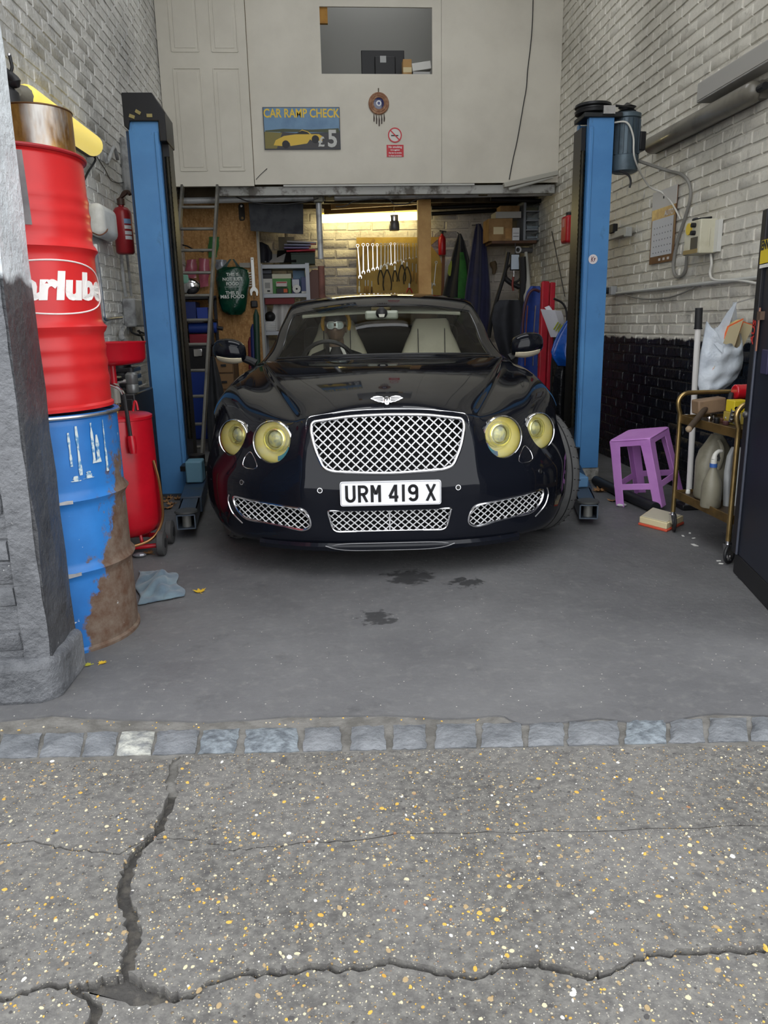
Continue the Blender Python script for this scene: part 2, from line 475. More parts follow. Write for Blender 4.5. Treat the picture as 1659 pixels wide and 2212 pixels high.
MB().bx(1.271, XR, YLOFT + 0.001, YLOFT + 0.021, ZLOFT - 0.03, ZC).build('board', M_LOFT, wlo)
dl = MB().bx(XL + 0.005, -0.58, YLOFT - 0.045, YLOFT + 0.0, ZLOFT - 0.05, ZC).build('door_leaf', M_LOFT, wlo)
for (x0, x1) in ((-1.27, -1.02), (-0.90, -0.66)):      # the four recessed panels, framed by thin mouldings
    for (z0, z1) in ((2.63, 3.52), (3.66, 4.75)):
        m = MB()
        for a0, a1, c0, c1 in ((x0, x1, z0 - 0.006, z0 + 0.006), (x0, x1, z1 - 0.006, z1 + 0.006), (x0 - 0.006, x0 + 0.006, z0, z1), (x1 - 0.006, x1 + 0.006, z0, z1)):
            m.bx(a0, a1, YLOFT - 0.051, YLOFT - 0.044, c0, c1)
        m.build('moulding', M_LOFT, dl, bevel=0.002)
        MB().bx(x0 + 0.03, x1 - 0.03, YLOFT - 0.049, YLOFT - 0.044, z0 + 0.03, z1 - 0.03).build('panel', M_LOFT, dl, bevel=0.003)
M_DARKGREY = mat('grey_loft_lining', rgb(150, 150, 146), 0.8)
lin_ = MB(); lin_.bx(XL + 0.1, XR - 0.1, 9.35, 9.38, ZLOFT + 0.05, ZC - 0.01)
struct(lin_.build('wall_loft_back', M_DARKGREY))

# --- ground outside: aggregate paving in broken slabs, setts, mortar ---------------
def aggregate():
    t = NT('exposed_aggregate'); p = t.pos()
    c = t.mix(t.ramp(t.noise(p, 2.2, 6, 0.6), 0.36, 0.68), rgb(82, 80, 78), rgb(108, 106, 104))
    c = t.mix(t.ramp(t.noise(p, 45.0, 6, 0.75), 0.42, 0.70, 0, 0.8), c, rgb(136, 134, 128))
    c = t.mix(t.ramp(t.noise(p, 16.0, 5, 0.7), 0.56, 0.72, 0, 0.85), c, rgb(70, 68, 67))
    d = t.voro(p, 95.0); vc = t.voro(p, 95.0, 'Color'); rsel = t.sep(vc)[0]; gsel = t.sep(vc)[1]
    spk = t.mix(t.ramp(gsel, 0.45, 0.5), rgb(206, 196, 172), rgb(176, 144, 88))
    spk = t.mix(t.ramp(gsel, 0.86, 0.88), spk, rgb(70, 66, 62))
    m = t.math('MULTIPLY', t.ramp(d, 0.20, 0.30, 1, 0), t.ramp(rsel, 0.66, 0.68))
    c = t.mix(t.math('MULTIPLY', m, 0.7), c, spk)
    d2 = t.voro(p, 210.0); r2 = t.sep(t.voro(p, 210.0, 'Color'))[0]
    m2 = t.math('MULTIPLY', t.ramp(d2, 0.2, 0.3, 1, 0), t.ramp(r2, 0.72, 0.74))
    c = t.mix(t.math('MULTIPLY', m2, 0.55), c, rgb(206, 200, 184))
    h = t.math('ADD', t.noise(p, 60.0, 6, 0.7), t.math('MULTIPLY', m, 0.5))
    return t.pbr(c, 0.85, 0, t.bump(h, 0.8, 0.006))
M_AGG = aggregate()
M_BED = mat('crack_soil', rgb(74, 72, 70), 0.95, 0, rgb(100, 96, 90), 30, 0.45, 0.6, 0.8, 80, 0.01, world=True)
pave = struct(MB().bx(-5, 6, -0.5, 2.3, -0.16, -0.022).build('pavement', M_BED))
def gp(pts): return [on_z(x, y, 0.0) for x, y in pts]
def rough_line(pts, k=4, amp=0.006, seed=1):
    rr = random.Random(seed); out = []
    for i in range(len(pts) - 1):
        a, c = pts[i], pts[i + 1]
        for q in range(k):
            t = q / k; p = a.lerp(c, t)
            out.append(Vector((p.x + rr.uniform(-amp, amp), p.y + rr.uniform(-amp, amp), 0)))
    out.append(pts[-1].copy()); return out
cA1 = gp([(392, 1628), (378, 1645), (366, 1690), (372, 1720), (352, 1765), (342, 1795), (322, 1812)])
cA2 = gp([(322, 1812), (290, 1845), (275, 1880), (268, 1935), (282, 1985), (288, 2030), (276, 2075), (272, 2105)])
cB = gp([(322, 1812), (400, 1815), (450, 1822), (500, 1838), (560, 1835), (640, 1825), (740, 1820), (850, 1803), (1100, 1800), (1400, 1793), (1659, 1785), (2100, 1775)])
cC = gp([(272, 2105), (320, 2130), (360, 2148), (420, 2150), (440, 2122), (520, 2105), (600, 2100), (700, 2087), (740, 2095), (830, 2076), (880, 2085), (960, 2102), (1030, 2108), (1090, 2085), (1150, 2080), (1200, 2090), (1260, 2108), (1300, 2105), (1370, 2068), (1440, 2060), (1530, 2050), (1600, 2055), (1659, 2050), (2100, 2040)])
cD = gp([(272, 2105), (240, 2110), (190, 2125), (150, 2130), (90, 2128), (40, 2145), (0, 2158), (-500, 2200)])
cE = gp([(322, 1812), (255, 1842), (170, 1835), (110, 1828), (60, 1815), (0, 1822), (-400, 1830)])
edge_top = gp([(-400, 1650), (0, 1640), (380, 1636), (392, 1628)]); edge_top2 = gp([(392, 1628), (700, 1622), (1100, 1612), (1659, 1606), (2100, 1600)])
cF = gp([(150, 2130), (205, 2165), (192, 2230), (180, 2500)])
cG = gp([(272, 2160), (300, 2165), (340, 2162), (420, 2152), (440, 2124)])
A1, A2, B_, C_, D_, E_ = (rough_line(q, 5, 0.005, i) for i, q in enumerate((cA1, cA2, cB, cC, cD, cE)))
def sh(line, dx, dy): return [Vector((p.x + dx, p.y + dy, 0)) for p in line]
far = lambda x, y: Vector((x, y, 0))
slabs = []
slabs.append(sh(edge_top, 0, -0.012) + sh(A1, -0.012, 0)[1:] + sh(E_, 0, 0.002)[1:] + [far(-4.9, 1.5), far(-4.9, 2.0)])
slabs.append(sh(edge_top2, 0.006, -0.010) + [far(5.5, 1.7), far(5.5, 1.4)] + list(reversed(sh(B_, 0.004, 0.004))) + list(reversed(sh(A1, 0.014, 0)))[1:-1])
slabs.append(sh(E_, 0, -0.002)[::-1][:-1] + sh(A2, -0.014, 0) + sh(D_, 0, 0.006)[1:] + [far(-4.9, 0.95)])
slabs.append(sh(B_, 0.008, -0.003) + [far(5.5, 1.35), far(5.5, 1.15)] + list(reversed(sh(C_, 0.006, 0.004))) + list(reversed(sh(A2, 0.016, 0)))[1:-1])
i3 = min(range(len(D_)), key=lambda i: (D_[i] - cF[0]).length)
slabs.append(sh(D_[i3:], 0, -0.006) + [far(-4.9, 0.9), far(-4.9, -0.4)] + list(reversed(sh(rough_line(cF, 5, 0.005, 9), -0.008, 0)))[:-1])
i4 = min(range(len(C_)), key=lambda i: (C_[i] - cG[-1]).length)
slabs.append(sh(rough_line(cG, 4, 0.004, 8), 0.0, -0.004)[:-1] + sh(C_[i4:], 0, -0.005) + [far(5.5, 1.1), far(5.5, -0.4)] + list(reversed(sh(rough_line(cF, 5, 0.005, 10), 0.012, 0)))[:-1])
SLAB_Z = (0.0, 0.0, -0.002, 0.003, -0.003, -0.004)
for i, s_ in enumerate(slabs):
    m = MB(); tz = SLAB_Z[i]
    for t0, t1 in zip(s_, s_[1:] + s_[:1]):
        m.add([(t0.x, t0.y, -0.05), (t1.x, t1.y, -0.05), (t1.x, t1.y, tz), (t0.x, t0.y, tz)], [(0, 1, 2, 3)])
    m.add([(p.x, p.y, tz) for p in s_], tessellate_polygon([s_]))
    m.build('slab', M_AGG, pave, smooth=0, fixn=False)
def inside(p, poly):
    c = False; j = len(poly) - 1
    for i in range(len(poly)):
        a, b2 = poly[i], poly[j]
        if (a.y > p[1]) != (b2.y > p[1]) and p[0] < (b2.x - a.x) * (p[1] - a.y) / (b2.y - a.y) + a.x: c = not c
        j = i
    return c
peb_m = [mat('pebble_ochre', rgb(206, 168, 78), 0.6, 0, rgb(184, 142, 60), 20), mat('pebble_cream', rgb(204, 192, 160), 0.6), mat('pebble_tan', rgb(164, 142, 106), 0.65), mat('pebble_white', rgb(214, 212, 204), 0.6), mat('pebble_rust', rgb(150, 112, 82), 0.65), mat('pebble_slate', rgb(74, 72, 72), 0.6)]
peb = MB(); rp = random.Random(21)
def pebble(x, y, r, k, lift=0.0):
    r *= 0.92
    a0 = rp.uniform(0, PI); e = rp.uniform(0.5, 0.95); n = 7; top = []; low = []
    for j in range(n):
        a = 2 * PI * j / n; q = r * rp.uniform(0.82, 1.1)
        u, w_ = math.cos(a) * q, math.sin(a) * q * e
        X, Yy = u * math.cos(a0) - w_ * math.sin(a0), u * math.sin(a0) + w_ * math.cos(a0)
        low.append((x + X, y + Yy, lift - 0.004)); top.append((x + X * 0.62, y + Yy * 0.62, lift + r * 0.18))
    peb.cur = k
    peb.add(low + top, [tuple(range(n, 2 * n))] + [(j, (j + 1) % n, n + (j + 1) % n, n + j) for j in range(n)])
cnt = 0
while cnt < 8200:
    y = rp.uniform(0.95, 1.98); x = rp.uniform(-0.75 * (y + 0.35), 0.95 * (y + 0.35))
    pu = project((x, y, 0))
    hit = [i for i, s_ in enumerate(slabs) if inside((x, y), s_)]
    if not hit: continue
    dens = 0.45 + 0.55 * math.sin(x * 2.3 + 1.0) * math.sin(y * 5 + 0.7)
    if rp.random() > 0.42 + 0.58 * max(dens, 0): continue
    r = min(0.010, 0.0014 + rp.expovariate(1 / 0.0020))
    k = rp.choices(range(6), (22, 26, 28, 8, 4, 12))[0]
    pebble(x, y, r, k, SLAB_Z[hit[0]]); cnt += 1
for k in range(70):
    px = rp.uniform(0, 1659); q = on_z(px, 1572 - 0.0225 * px + rp.uniform(-14, 6), 0.0)
    pebble(q.x, q.y, rp.uniform(.002, .006), rp.choice((0, 0, 1, 2)), -.005)
st = peb.build('pebbles', peb_m, pave, smooth=40, fixn=False); st['kind'] = 'stuff'
# granite setts in a row along the threshold
M_SETT = [mat('granite_sett', rgb(122, 125, 129), 0.5, 0, rgb(94, 97, 101), 9, 0.4, 0.65, 0.9, 45, 0.01, world=True),
          mat('granite_sett_pale', rgb(178, 178, 170), 0.6, 0, rgb(120, 122, 122), 22, 0.42, 0.6, 0.9, 45, 0.01, world=True),
          mat('granite_sett_worn', rgb(128, 136, 142), 0.5, 0, rgb(92, 98, 104), 30, 0.42, 0.6, 0.9, 45, 0.01, world=True)]
xs = [(-190, -100), (-95, -5), (0, 84), (92, 176), (184, 250), (256, 330), (336, 426), (434, 512), (528, 645), (655, 738), (757, 833), (848, 922), (940, 1030), (1040, 1130), (1140, 1220), (1226, 1338), (1350, 1440), (1446, 1522), (1530, 1615), (1622, 1700), (1708, 1790), (1800, 1890)] + [(1900 + 95 * k, 1988 + 95 * k) for k in range(8)]
for i, (a, c) in enumerate(xs):
    def yl(x, base): return base - 0.0225 * x
    q = [on_z(a - (6 if i < 8 else 0), yl(a, 1635)), on_z(c - (6 if i < 8 else 0), yl(c, 1635)), on_z(c + (6 if i < 8 else -4), yl(c, 1584)), on_z(a + (6 if i < 8 else 4), yl(a, 1584))]
    m = MB(); n = 6; g = []
    for r_ in range(n + 1):
        row = []
        for k in range(n + 1):
            u, w_ = k / n, r_ / n
            p = (q[0].lerp(q[1], u)).lerp(q[3].lerp(q[2], u), w_)
            edge = min(u, 1 - u, w_, 1 - w_)
            row.append((p.x + random.uniform(-0.003, 0.003), p.y + random.uniform(-0.003, 0.003), (0.004 if edge > 0.02 else -0.003) + random.uniform(-0.002, 0.002)))
        g.append(row)
    base = [(p[0], p[1], -0.05) for p in (g[0] + [r_[-1] for r_ in g[1:]] + g[-1][::-1][1:] + [r_[0] for r_ in g[::-1][1:-1]])]
    m.sheet(g)
    rim = list(range(n + 1)) + [r_ * (n + 1) + n for r_ in range(1, n + 1)] + [n * (n + 1) + k for k in range(n - 1, -1, -1)] + [r_ * (n + 1) for r_ in range(n - 1, 0, -1)]
    b0 = len(m.v); m.v += base; L_ = len(rim)
    for k in range(L_):
        m.f.append((rim[k], b0 + k, b0 + (k + 1) % L_, rim[(k + 1) % L_])); m.mi.append(0)
    m.build('sett', M_SETT[{5: 1, 7: 2, 8: 2, 16: 2}.get(i, 0)], pave, smooth=60)
M_MORT = mat('mortar', rgb(116, 114, 110), 0.9, 0, rgb(92, 90, 86), 12, 0.4, 0.6, 0.8, 70, 0.006, world=True)
MB().prism([(-5, 1.95), (5.5, 1.55), (5.5, 2.6), (-5, 2.6)], -0.08, -0.006).build('mortar_bed', M_MORT, pave)
struct(MB().bx(-9, 9, -9, -0.5, -0.2, -0.1).build('road', mat('asphalt', rgb(96, 96, 98), 0.9, 0, rgb(80, 80, 82), 20, bump=0.5, bs=200)))

# --- garage floor ---------------------------------------------------------------
def concrete():
    t = NT('dark_oily_concrete'); p = t.pos()
    c = t.mix(t.ramp(t.noise(p, 1.1, 6, 0.6), 0.36, 0.66), rgb(106, 106, 107), rgb(86, 86, 88))
    c = t.mix(t.ramp(t.noise(p, 3.6, 7, 0.7), 0.58, 0.72, 0, 0.55), c, rgb(64, 64, 66))
    c = t.mix(t.ramp(t.noise(p, 22.0, 6, 0.7), 0.52, 0.75, 0, 0.4), c, rgb(130, 129, 126))
    d = t.voro(p, 55.0); r_ = t.sep(t.voro(p, 55.0, 'Color'))[0]
    m = t.math('MULTIPLY', t.ramp(d, 0.08, 0.14, 1, 0), t.ramp(r_, 0.86, 0.88))
    c = t.mix(m, c, rgb(196, 192, 184))
    for (sx, sy, r0) in ((0.19, 2.93, 0.10), (0.38, 3.42, 0.16), (0.62, 3.30, 0.10), (1.9, 3.2, 0.05)):      # oil stains
        s2 = t.sep(p)
        dx = t.math('SUBTRACT', s2[0], sx); dy = t.math('SUBTRACT', s2[1], sy)
        dd = t.math('SQRT', t.math('ADD', t.math('MULTIPLY', dx, dx), t.math('MULTIPLY', dy, dy)))
        dd = t.math('ADD', dd, t.ramp(t.noise(p, 18.0, 4), 0.2, 0.8, -0.09, 0.09))
        c = t.mix(t.ramp(dd, r0 * 0.5, r0 * 0.75, 0.75, 0), c, rgb(30, 30, 32))
    h = t.math('ADD', t.noise(p, 40.0, 6, 0.7), t.math('MULTIPLY', t.noise(p, 5.0, 3), 1.2))
    return t.pbr(c, t.ramp(t.noise(p, 5.0, 4), 0.3, 0.7, 0.5, 0.8), 0, t.bump(h, 0.45, 0.006))
M_FLOOR = concrete()
fe = rough_line(gp([(-300, 1560), (0, 1556), (110, 1545), (250, 1552), (450, 1560), (620, 1546), (830, 1545), (990, 1552), (1075, 1543), (1130, 1564), (1290, 1552), (1420, 1562), (1540, 1540), (1659, 1545), (2200, 1540)]), 4, 0.004, 3)
poly = [(XL - 0.25, fe[0].y)] + [(p.x, p.y) for p in fe if XL - 0.2 < p.x < XR] + [(XR + 0.25, 1.85), (XR + 0.25, YB + 0.2), (XL - 0.25, YB + 0.2)]
fl = struct(MB().prism(poly, -0.12, 0.0).build('floor', M_FLOOR, smooth=0))

# ================================================================ the car
CAR_O, CAR_TH = Vector((0.285, 3.37, 0.0)), R(4.0)
CAR = thing('car', 'glossy black two-door coupe with mesh grille and round yellow headlamps', 'car', M=Matrix.Translation(CAR_O) @ Matrix.Rotation(-CAR_TH, 4, 'Z'))
def car_paint():
    t = NT('black_car_paint')
    return t.pbr((0.006, 0.007, 0.011, 1), 0.05, 0.0, None, 0.0, 0.32)
M_PAINT = car_paint()
M_CHROME = mat('chrome', (0.82, 0.82, 0.84, 1), 0.12, 1.0)
M_BLKPL = mat('black_trim', (0.012, 0.012, 0.013, 1), 0.45)
M_VOID = mat('dark_cavity', (0.006, 0.006, 0.007, 1), 0.9)
M_CREAM = mat('cream_leather', rgb(232, 228, 202), 0.45, 0, rgb(220, 216, 190), 5)
M_CABIN = mat('cabin_dark', (0.018, 0.017, 0.018, 1), 0.6)
def clear_glass(name, tint, rough=0.02, boost=1.0):
    t = NT(name)
    tr = t.n.new('ShaderNodeBsdfTransparent'); tr.inputs['Color'].default_value = tint
    gl = t.n.new('ShaderNodeBsdfGlossy'); gl.inputs['Roughness'].default_value = rough
    fr = t.n.new('ShaderNodeFresnel'); fr.inputs['IOR'].default_value = 1.45
    mx = t.n.new('ShaderNodeMixShader')
    t.set(mx.inputs[0], t.math('MULTIPLY', fr.outputs[0], boost)); t.t.links.new(tr.outputs[0], mx.inputs[1]); t.t.links.new(gl.outputs[0], mx.inputs[2])
    t.t.links.new(mx.outputs[0], t.out.inputs['Surface']); return t.m
M_WINDOW = clear_glass('tinted_window_glass', (0.93, 0.94, 0.91, 1), 0.02, 0.4)

# --- B-spline surface through a net of points
def bs_fit(D, per_col):
    D = np.array(D, float); C = D.copy()
    def st(A, ax, per):
        if per:
            a = np.roll(A, 1, ax); b_ = np.roll(A, -1, ax)
        else:
            a = np.concatenate([2 * A.take([0], ax) - A.take([1], ax), A.take(range(A.shape[ax] - 1), ax)], ax)
            b_ = np.concatenate([A.take(range(1, A.shape[ax]), ax), 2 * A.take([-1], ax) - A.take([-2], ax)], ax)
        return (a + 4 * A + b_) / 6
    for _ in range(4):
        C = C + (D - st(st(C, 0, False), 1, per_col)) * 0.9
    return C
def bs_pad(C, ax, per):
    if per: return np.concatenate([C.take([-1], ax), C, C.take([0, 1], ax)], ax)
    n = C.shape[ax]
    return np.concatenate([2 * C.take([0], ax) - C.take([1], ax), C, 2 * C.take([n - 1], ax) - C.take([n - 2], ax), 3 * C.take([n - 1], ax) - 2 * C.take([n - 2], ax)], ax)
def bs_mat(n, sub, per):
    cnt = n * sub if per else (n - 1) * sub + 1
    A = np.zeros((cnt, n + 3))
    for k in range(cnt):
        i = min(k // sub, n - 1); t = k / sub - i
        w = [(1 - t) ** 3 / 6, (3 * t ** 3 - 6 * t ** 2 + 4) / 6, (-3 * t ** 3 + 3 * t ** 2 + 3 * t + 1) / 6, t ** 3 / 6]
        for q in range(4): A[k, i + q] = w[q]
    return A
def bs_eval(C, subr, subc, per):
    P = bs_pad(bs_pad(C, 0, False), 1, per)
    Ar = bs_mat(C.shape[0], subr, False); Ac = bs_mat(C.shape[1], subc, per)
    return np.einsum('ki,ijd,lj->kld', Ar, P, Ac)

zs_side = [.16, .19, .235, .30, .42, .50, .60]
def side_col(y, xs, top, inner):
    return [(x, y, z) for x, z in zip(xs, zs_side)] + top + inner
HALF = [
 [(0, .12, .14), (0, .045, .165), (0, .02, .215), (0, .012, .30), (0, 0, .42), (0, .015, .50), (0, .045, .60), (0, .09, .70), (0, .13, .765), (0, .24, .815), (0, .55, .885), (0, .95, .945), (0, 1.36, .975)],
 [(.2, .125, .14), (.2, .05, .165), (.2, .025, .215), (.2, .017, .3), (.2, .006, .42), (.2, .021, .5), (.2, .05, .6), (.2, .095, .7), (.2, .135, .762), (.205, .25, .808), (.23, .56, .876), (.27, .97, .936), (.30, 1.375, .970)],
 [(.36, .15, .14), (.36, .075, .165), (.36, .05, .215), (.36, .042, .3), (.36, .032, .42), (.365, .045, .5), (.37, .072, .6), (.375, .115, .69), (.38, .155, .742), (.395, .275, .772), (.48, .58, .838), (.58, .99, .902), (.70, 1.44, .955)],
 [(.43, .165, .14), (.43, .092, .165), (.43, .068, .215), (.43, .062, .3), (.43, .052, .42), (.43, .068, .5), (.43, .10, .6), (.43, .15, .685), (.435, .205, .728), (.45, .315, .753), (.535, .61, .812), (.64, 1.0, .874), (.74, 1.48, .943)],
 [(.54, .20, .14), (.54, .13, .165), (.54, .11, .215), (.54, .11, .3), (.54, .105, .42), (.54, .125, .5), (.54, .17, .6), (.54, .235, .69), (.545, .31, .735), (.57, .42, .764), (.625, .66, .812), (.70, 1.03, .866), (.77, 1.53, .932)],
 [(.66, .27, .14), (.66, .19, .17), (.66, .175, .215), (.66, .175, .3), (.66, .17, .42), (.66, .195, .5), (.66, .25, .6), (.66, .33, .68), (.665, .42, .735), (.68, .53, .773), (.712, .72, .818), (.752, 1.07, .868), (.80, 1.56, .925)],
 [(.75, .35, .14), (.755, .27, .17), (.757, .255, .215), (.76, .25, .3), (.76, .25, .42), (.76, .28, .5), (.76, .36, .6), (.76, .45, .68), (.762, .54, .748), (.765, .63, .792), (.775, .78, .833), (.793, 1.11, .877), (.815, 1.6, .92)],
 [(.83, .46, .170), (.845, .38, .197), (.852, .365, .235), (.857, .36, .3), (.86, .365, .42), (.86, .41, .5), (.857, .51, .6), (.85, .60, .678), (.848, .67, .753), (.842, .75, .800), (.835, .88, .841), (.828, 1.17, .882), (.825, 1.64, .915)],
 [(.88, .60, .215), (.905, .55, .235), (.925, .535, .262), (.937, .53, .3), (.944, .54, .42), (.946, .58, .5), (.942, .67, .6), (.93, .74, .672), (.905, .79, .752), (.892, .85, .802), (.868, .96, .843), (.85, 1.24, .886), (.832, 1.68, .912)],
 [(.90, .80, .225), (.93, .79, .245), (.955, .785, .27), (.968, .785, .3), (.978, .79, .42), (.980, .81, .5), (.974, .86, .6), (.962, .90, .672), (.942, .94, .758), (.905, 1.0, .810), (.88, 1.08, .850), (.857, 1.33, .888), (.836, 1.73, .91)],
 side_col(1.2, (.89, .92, .937, .950, .960, .962, .958), [(.947, 1.2, .69), (.925, 1.22, .765), (.908, 1.26, .823)], [(.885, 1.35, .863), (.86, 1.5, .891), (.84, 1.82, .91)]),
 side_col(1.75, (.88, .91, .925, .938, .948, .952, .95), [(.942, 1.75, .68), (.93, 1.75, .75), (.913, 1.75, .81)], [(.893, 1.77, .86), (.87, 1.84, .895), (.845, 2.0, .915)]),
 side_col(2.4, (.88, .91, .925, .938, .95, .955, .953), [(.946, 2.4, .68), (.935, 2.4, .75), (.92, 2.4, .815)], [(.90, 2.4, .87), (.878, 2.4, .905), (.85, 2.4, .92)]),
 side_col(3.05, (.88, .91, .928, .942, .955, .96, .958), [(.952, 3.05, .68), (.94, 3.05, .755), (.925, 3.05, .82)], [(.903, 3.05, .876), (.88, 3.03, .91), (.85, 3.0, .925)]),
 side_col(3.6, (.89, .92, .94, .955, .965, .97, .97), [(.965, 3.6, .70), (.955, 3.6, .77), (.935, 3.6, .835)], [(.905, 3.57, .892), (.87, 3.53, .926), (.83, 3.5, .945)]),
 side_col(4.1, (.87, .90, .92, .935, .945, .948, .946), [(.94, 4.1, .70), (.925, 4.1, .78), (.90, 4.08, .845)], [(.86, 4.05, .90), (.80, 4.03, .935), (.72, 4.0, .955)]),
 [(.78, 4.46, .2), (.81, 4.52, .22), (.825, 4.55, .27), (.83, 4.56, .33), (.835, 4.57, .43), (.835, 4.57, .5), (.83, 4.56, .6), (.82, 4.54, .7), (.80, 4.5, .79), (.77, 4.45, .86), (.72, 4.38, .91), (.64, 4.28, .94), (.55, 4.15, .96)],
 [(.5, 4.66, .2), (.5, 4.72, .22), (.5, 4.75, .27), (.5, 4.76, .33), (.5, 4.77, .43), (.5, 4.77, .5), (.5, 4.76, .6), (.5, 4.73, .7), (.49, 4.68, .80), (.47, 4.62, .88), (.43, 4.52, .93), (.38, 4.40, .96), (.32, 4.25, .975)],
 [(0, 4.69, .2), (0, 4.75, .22), (0, 4.78, .27), (0, 4.79, .33), (0, 4.80, .43), (0, 4.80, .5), (0, 4.79, .6), (0, 4.76, .7), (0, 4.71, .80), (0, 4.64, .88), (0, 4.54, .935), (0, 4.42, .965), (0, 4.28, .98)],
]
nh = len(HALF)
net = np.zeros((13, 2 * nh - 2, 3))
for j in range(nh):
    for i in range(13):
        net[i, j] = HALF[j][i]
        if 0 < j < nh - 1: net[i, 2 * nh - 2 - j] = (-HALF[j][i][0], HALF[j][i][1], HALF[j][i][2])
SUBR, SUBC = 6, 6
Pb = bs_eval(bs_fit(net, True), SUBR, SUBC, True)
nr_, nc_ = Pb.shape[:2]
bv = [tuple(p) for p in Pb.reshape(-1, 3)]
bf = [(i * nc_ + j, i * nc_ + (j + 1) % nc_, (i + 1) * nc_ + (j + 1) % nc_, (i + 1) * nc_ + j) for i in range(nr_ - 1) for j in range(nc_)]
bv.append((0, 2.4, .17)); cb = len(bv) - 1; bv.append((0, 2.7, .935)); ct = len(bv) - 1
bf += [(cb, (j + 1) % nc_, j) for j in range(nc_)]
bf += [(ct, (nr_ - 1) * nc_ + j, (nr_ - 1) * nc_ + (j + 1) % nc_) for j in range(nc_)]
from mathutils.bvhtree import BVHTree
BODY_BVH = BVHTree.FromPolygons([Vector(v) for v in bv], bf)
def front_hit(x, z):
    """point and outward normal of the nose at (x, z), car space"""
    h, n, i, d = BODY_BVH.ray_cast(Vector((x, -1, z)), Vector((0, 1, 0)))
    if h is None:
        h, n, i, d = BODY_BVH.find_nearest(Vector((x, 0.2, z)))
    if n.y > 0: n = -n
    return h, n
def top_hit(x, y):
    h, n, i, d = BODY_BVH.ray_cast(Vector((x, y, 2)), Vector((0, 0, -1)))
    if n.z < 0: n = -n
    return h, n
def at_car(px, py, y):
    """sight line met with the plane y of the car's own space"""
    ay = Vector((math.sin(CAR_TH), math.cos(CAR_TH), 0)); axx = Vector((math.cos(CAR_TH), -math.sin(CAR_TH), 0))
    d = sight(px, py); t = (y - (EYE - CAR_O).dot(ay)) / d.dot(ay); P = EYE + d * t
    return Vector(((P - CAR_O).dot(axx), y, P.z))

# outlines in (x, z) of the nose openings
def round_poly(pts, rads, n=6):
    out = []; k = len(pts)
    for i in range(k):
        p = Vector(pts[i] + (0,)); a = (Vector(pts[i - 1] + (0,)) - p); c = (Vector(pts[(i + 1) % k] + (0,)) - p)
        r = rads[i] if isinstance(rads, (list, tuple)) else rads
        r = min(r, a.length * 0.48, c.length * 0.48)
        A, Cc = p + a.normalized() * r, p + c.normalized() * r
        for q in range(n + 1):
            t = q / n; w = A * (1 - t) ** 2 + p * 2 * t * (1 - t) + Cc * t * t
            out.append((w.x, w.y))
    return out
GR = round_poly([(-.345, .735), (-.18, .757), (0, .762), (.18, .757), (.345, .735), (.352, .70), (.335, .62), (.295, .535), (.255, .520), (0, .508), (-.255, .520), (-.295, .535), (-.335, .62), (-.352, .70)],
                [.05, .05, .05, .05, .05, .02, .05, .05, .05, .1, .05, .05, .05, .02], 5)
LC = round_poly([(-.285, .338), (.285, .338), (.262, .238), (-.262, .238)], [.012, .012, .03, .03], 4)
def LI(s):
    p = [(s * .395, .345), (s * .56, .358), (s * .755, .372), (s * .745, .315), (s * .70, .268), (s * .40, .240), (s * .365, .258), (s * .368, .30)]
    return round_poly(p, [.05, .1, .02, .05, .06, .03, .03, .03], 4)
cut = MB()
def pocket(poly, y0, y1):
    cut.prism([(x, z) for x, z in poly], 0, 1, Matrix(((1, 0, 0, 0), (0, 0, y1 - y0, y0), (0, 1, 0, 0), (0, 0, 0, 1))))
pocket(GR, -0.3, 0.22); pocket(LC, -0.3, 0.13)
for s in (-1, 1): pocket(LI(s), -0.3, 0.36)
for s in (-1, 1):
    for y in (0.865, 3.61):
        cut.cyl((s * .56, y, .345), (s * 1.2, y, .345), .368, n=48)
cut.prism([(-.56, 1.50), (.56, 1.50), (.74, 1.66), (.765, 2.1), (.77, 3.3), (.60, 3.85), (-.60, 3.85), (-.77, 3.3), (-.765, 2.1), (-.74, 1.66)], .30, 1.3)
LAMPS = []
for s in (-1, 1):
    for kind, (x, z, r) in (('inner', (.537, .636, .098)), ('outer', (.752, .633, .088))):
        h, n = front_hit(s * x, z)
        n = (n * 0.55 + Vector((0, -1, 0)) * 0.45); n.z *= 0.3; n.normalize()
        LAMPS.append((kind, s, h, n, r))
        cut.cyl(tuple(h + n * 0.15), tuple(h - n * 0.085), r * 0.985, n=40)
bm_ = MB(); bm_.add(bv, bf)
body = bm_.build('body', M_PAINT, CAR, w=False, smooth=0)
cutter = cut.build('body_cutter', M_VOID, CAR, w=False, smooth=0)
bo = body.modifiers.new('openings', 'BOOLEAN'); bo.operation = 'DIFFERENCE'; bo.object = cutter; bo.solver = 'EXACT'
try: bo.material_mode = 'TRANSFER'
except Exception: pass
bpy.context.view_layer.update()
ev = body.evaluated_get(bpy.context.evaluated_depsgraph_get())
new = bpy.data.meshes.new_from_object(ev)
body.modifiers.clear(); old = body.data; body.data = new; new.name = 'body'
bpy.data.objects.remove(cutter); bpy.data.meshes.remove(old)
new.polygons.foreach_set('use_smooth', [True] * len(new.polygons)); new.set_sharp_from_angle(angle=R(28))

def part(mb, name, m, parent=CAR, **kw):
    return mb.build(name, m, parent, w=False, **kw)

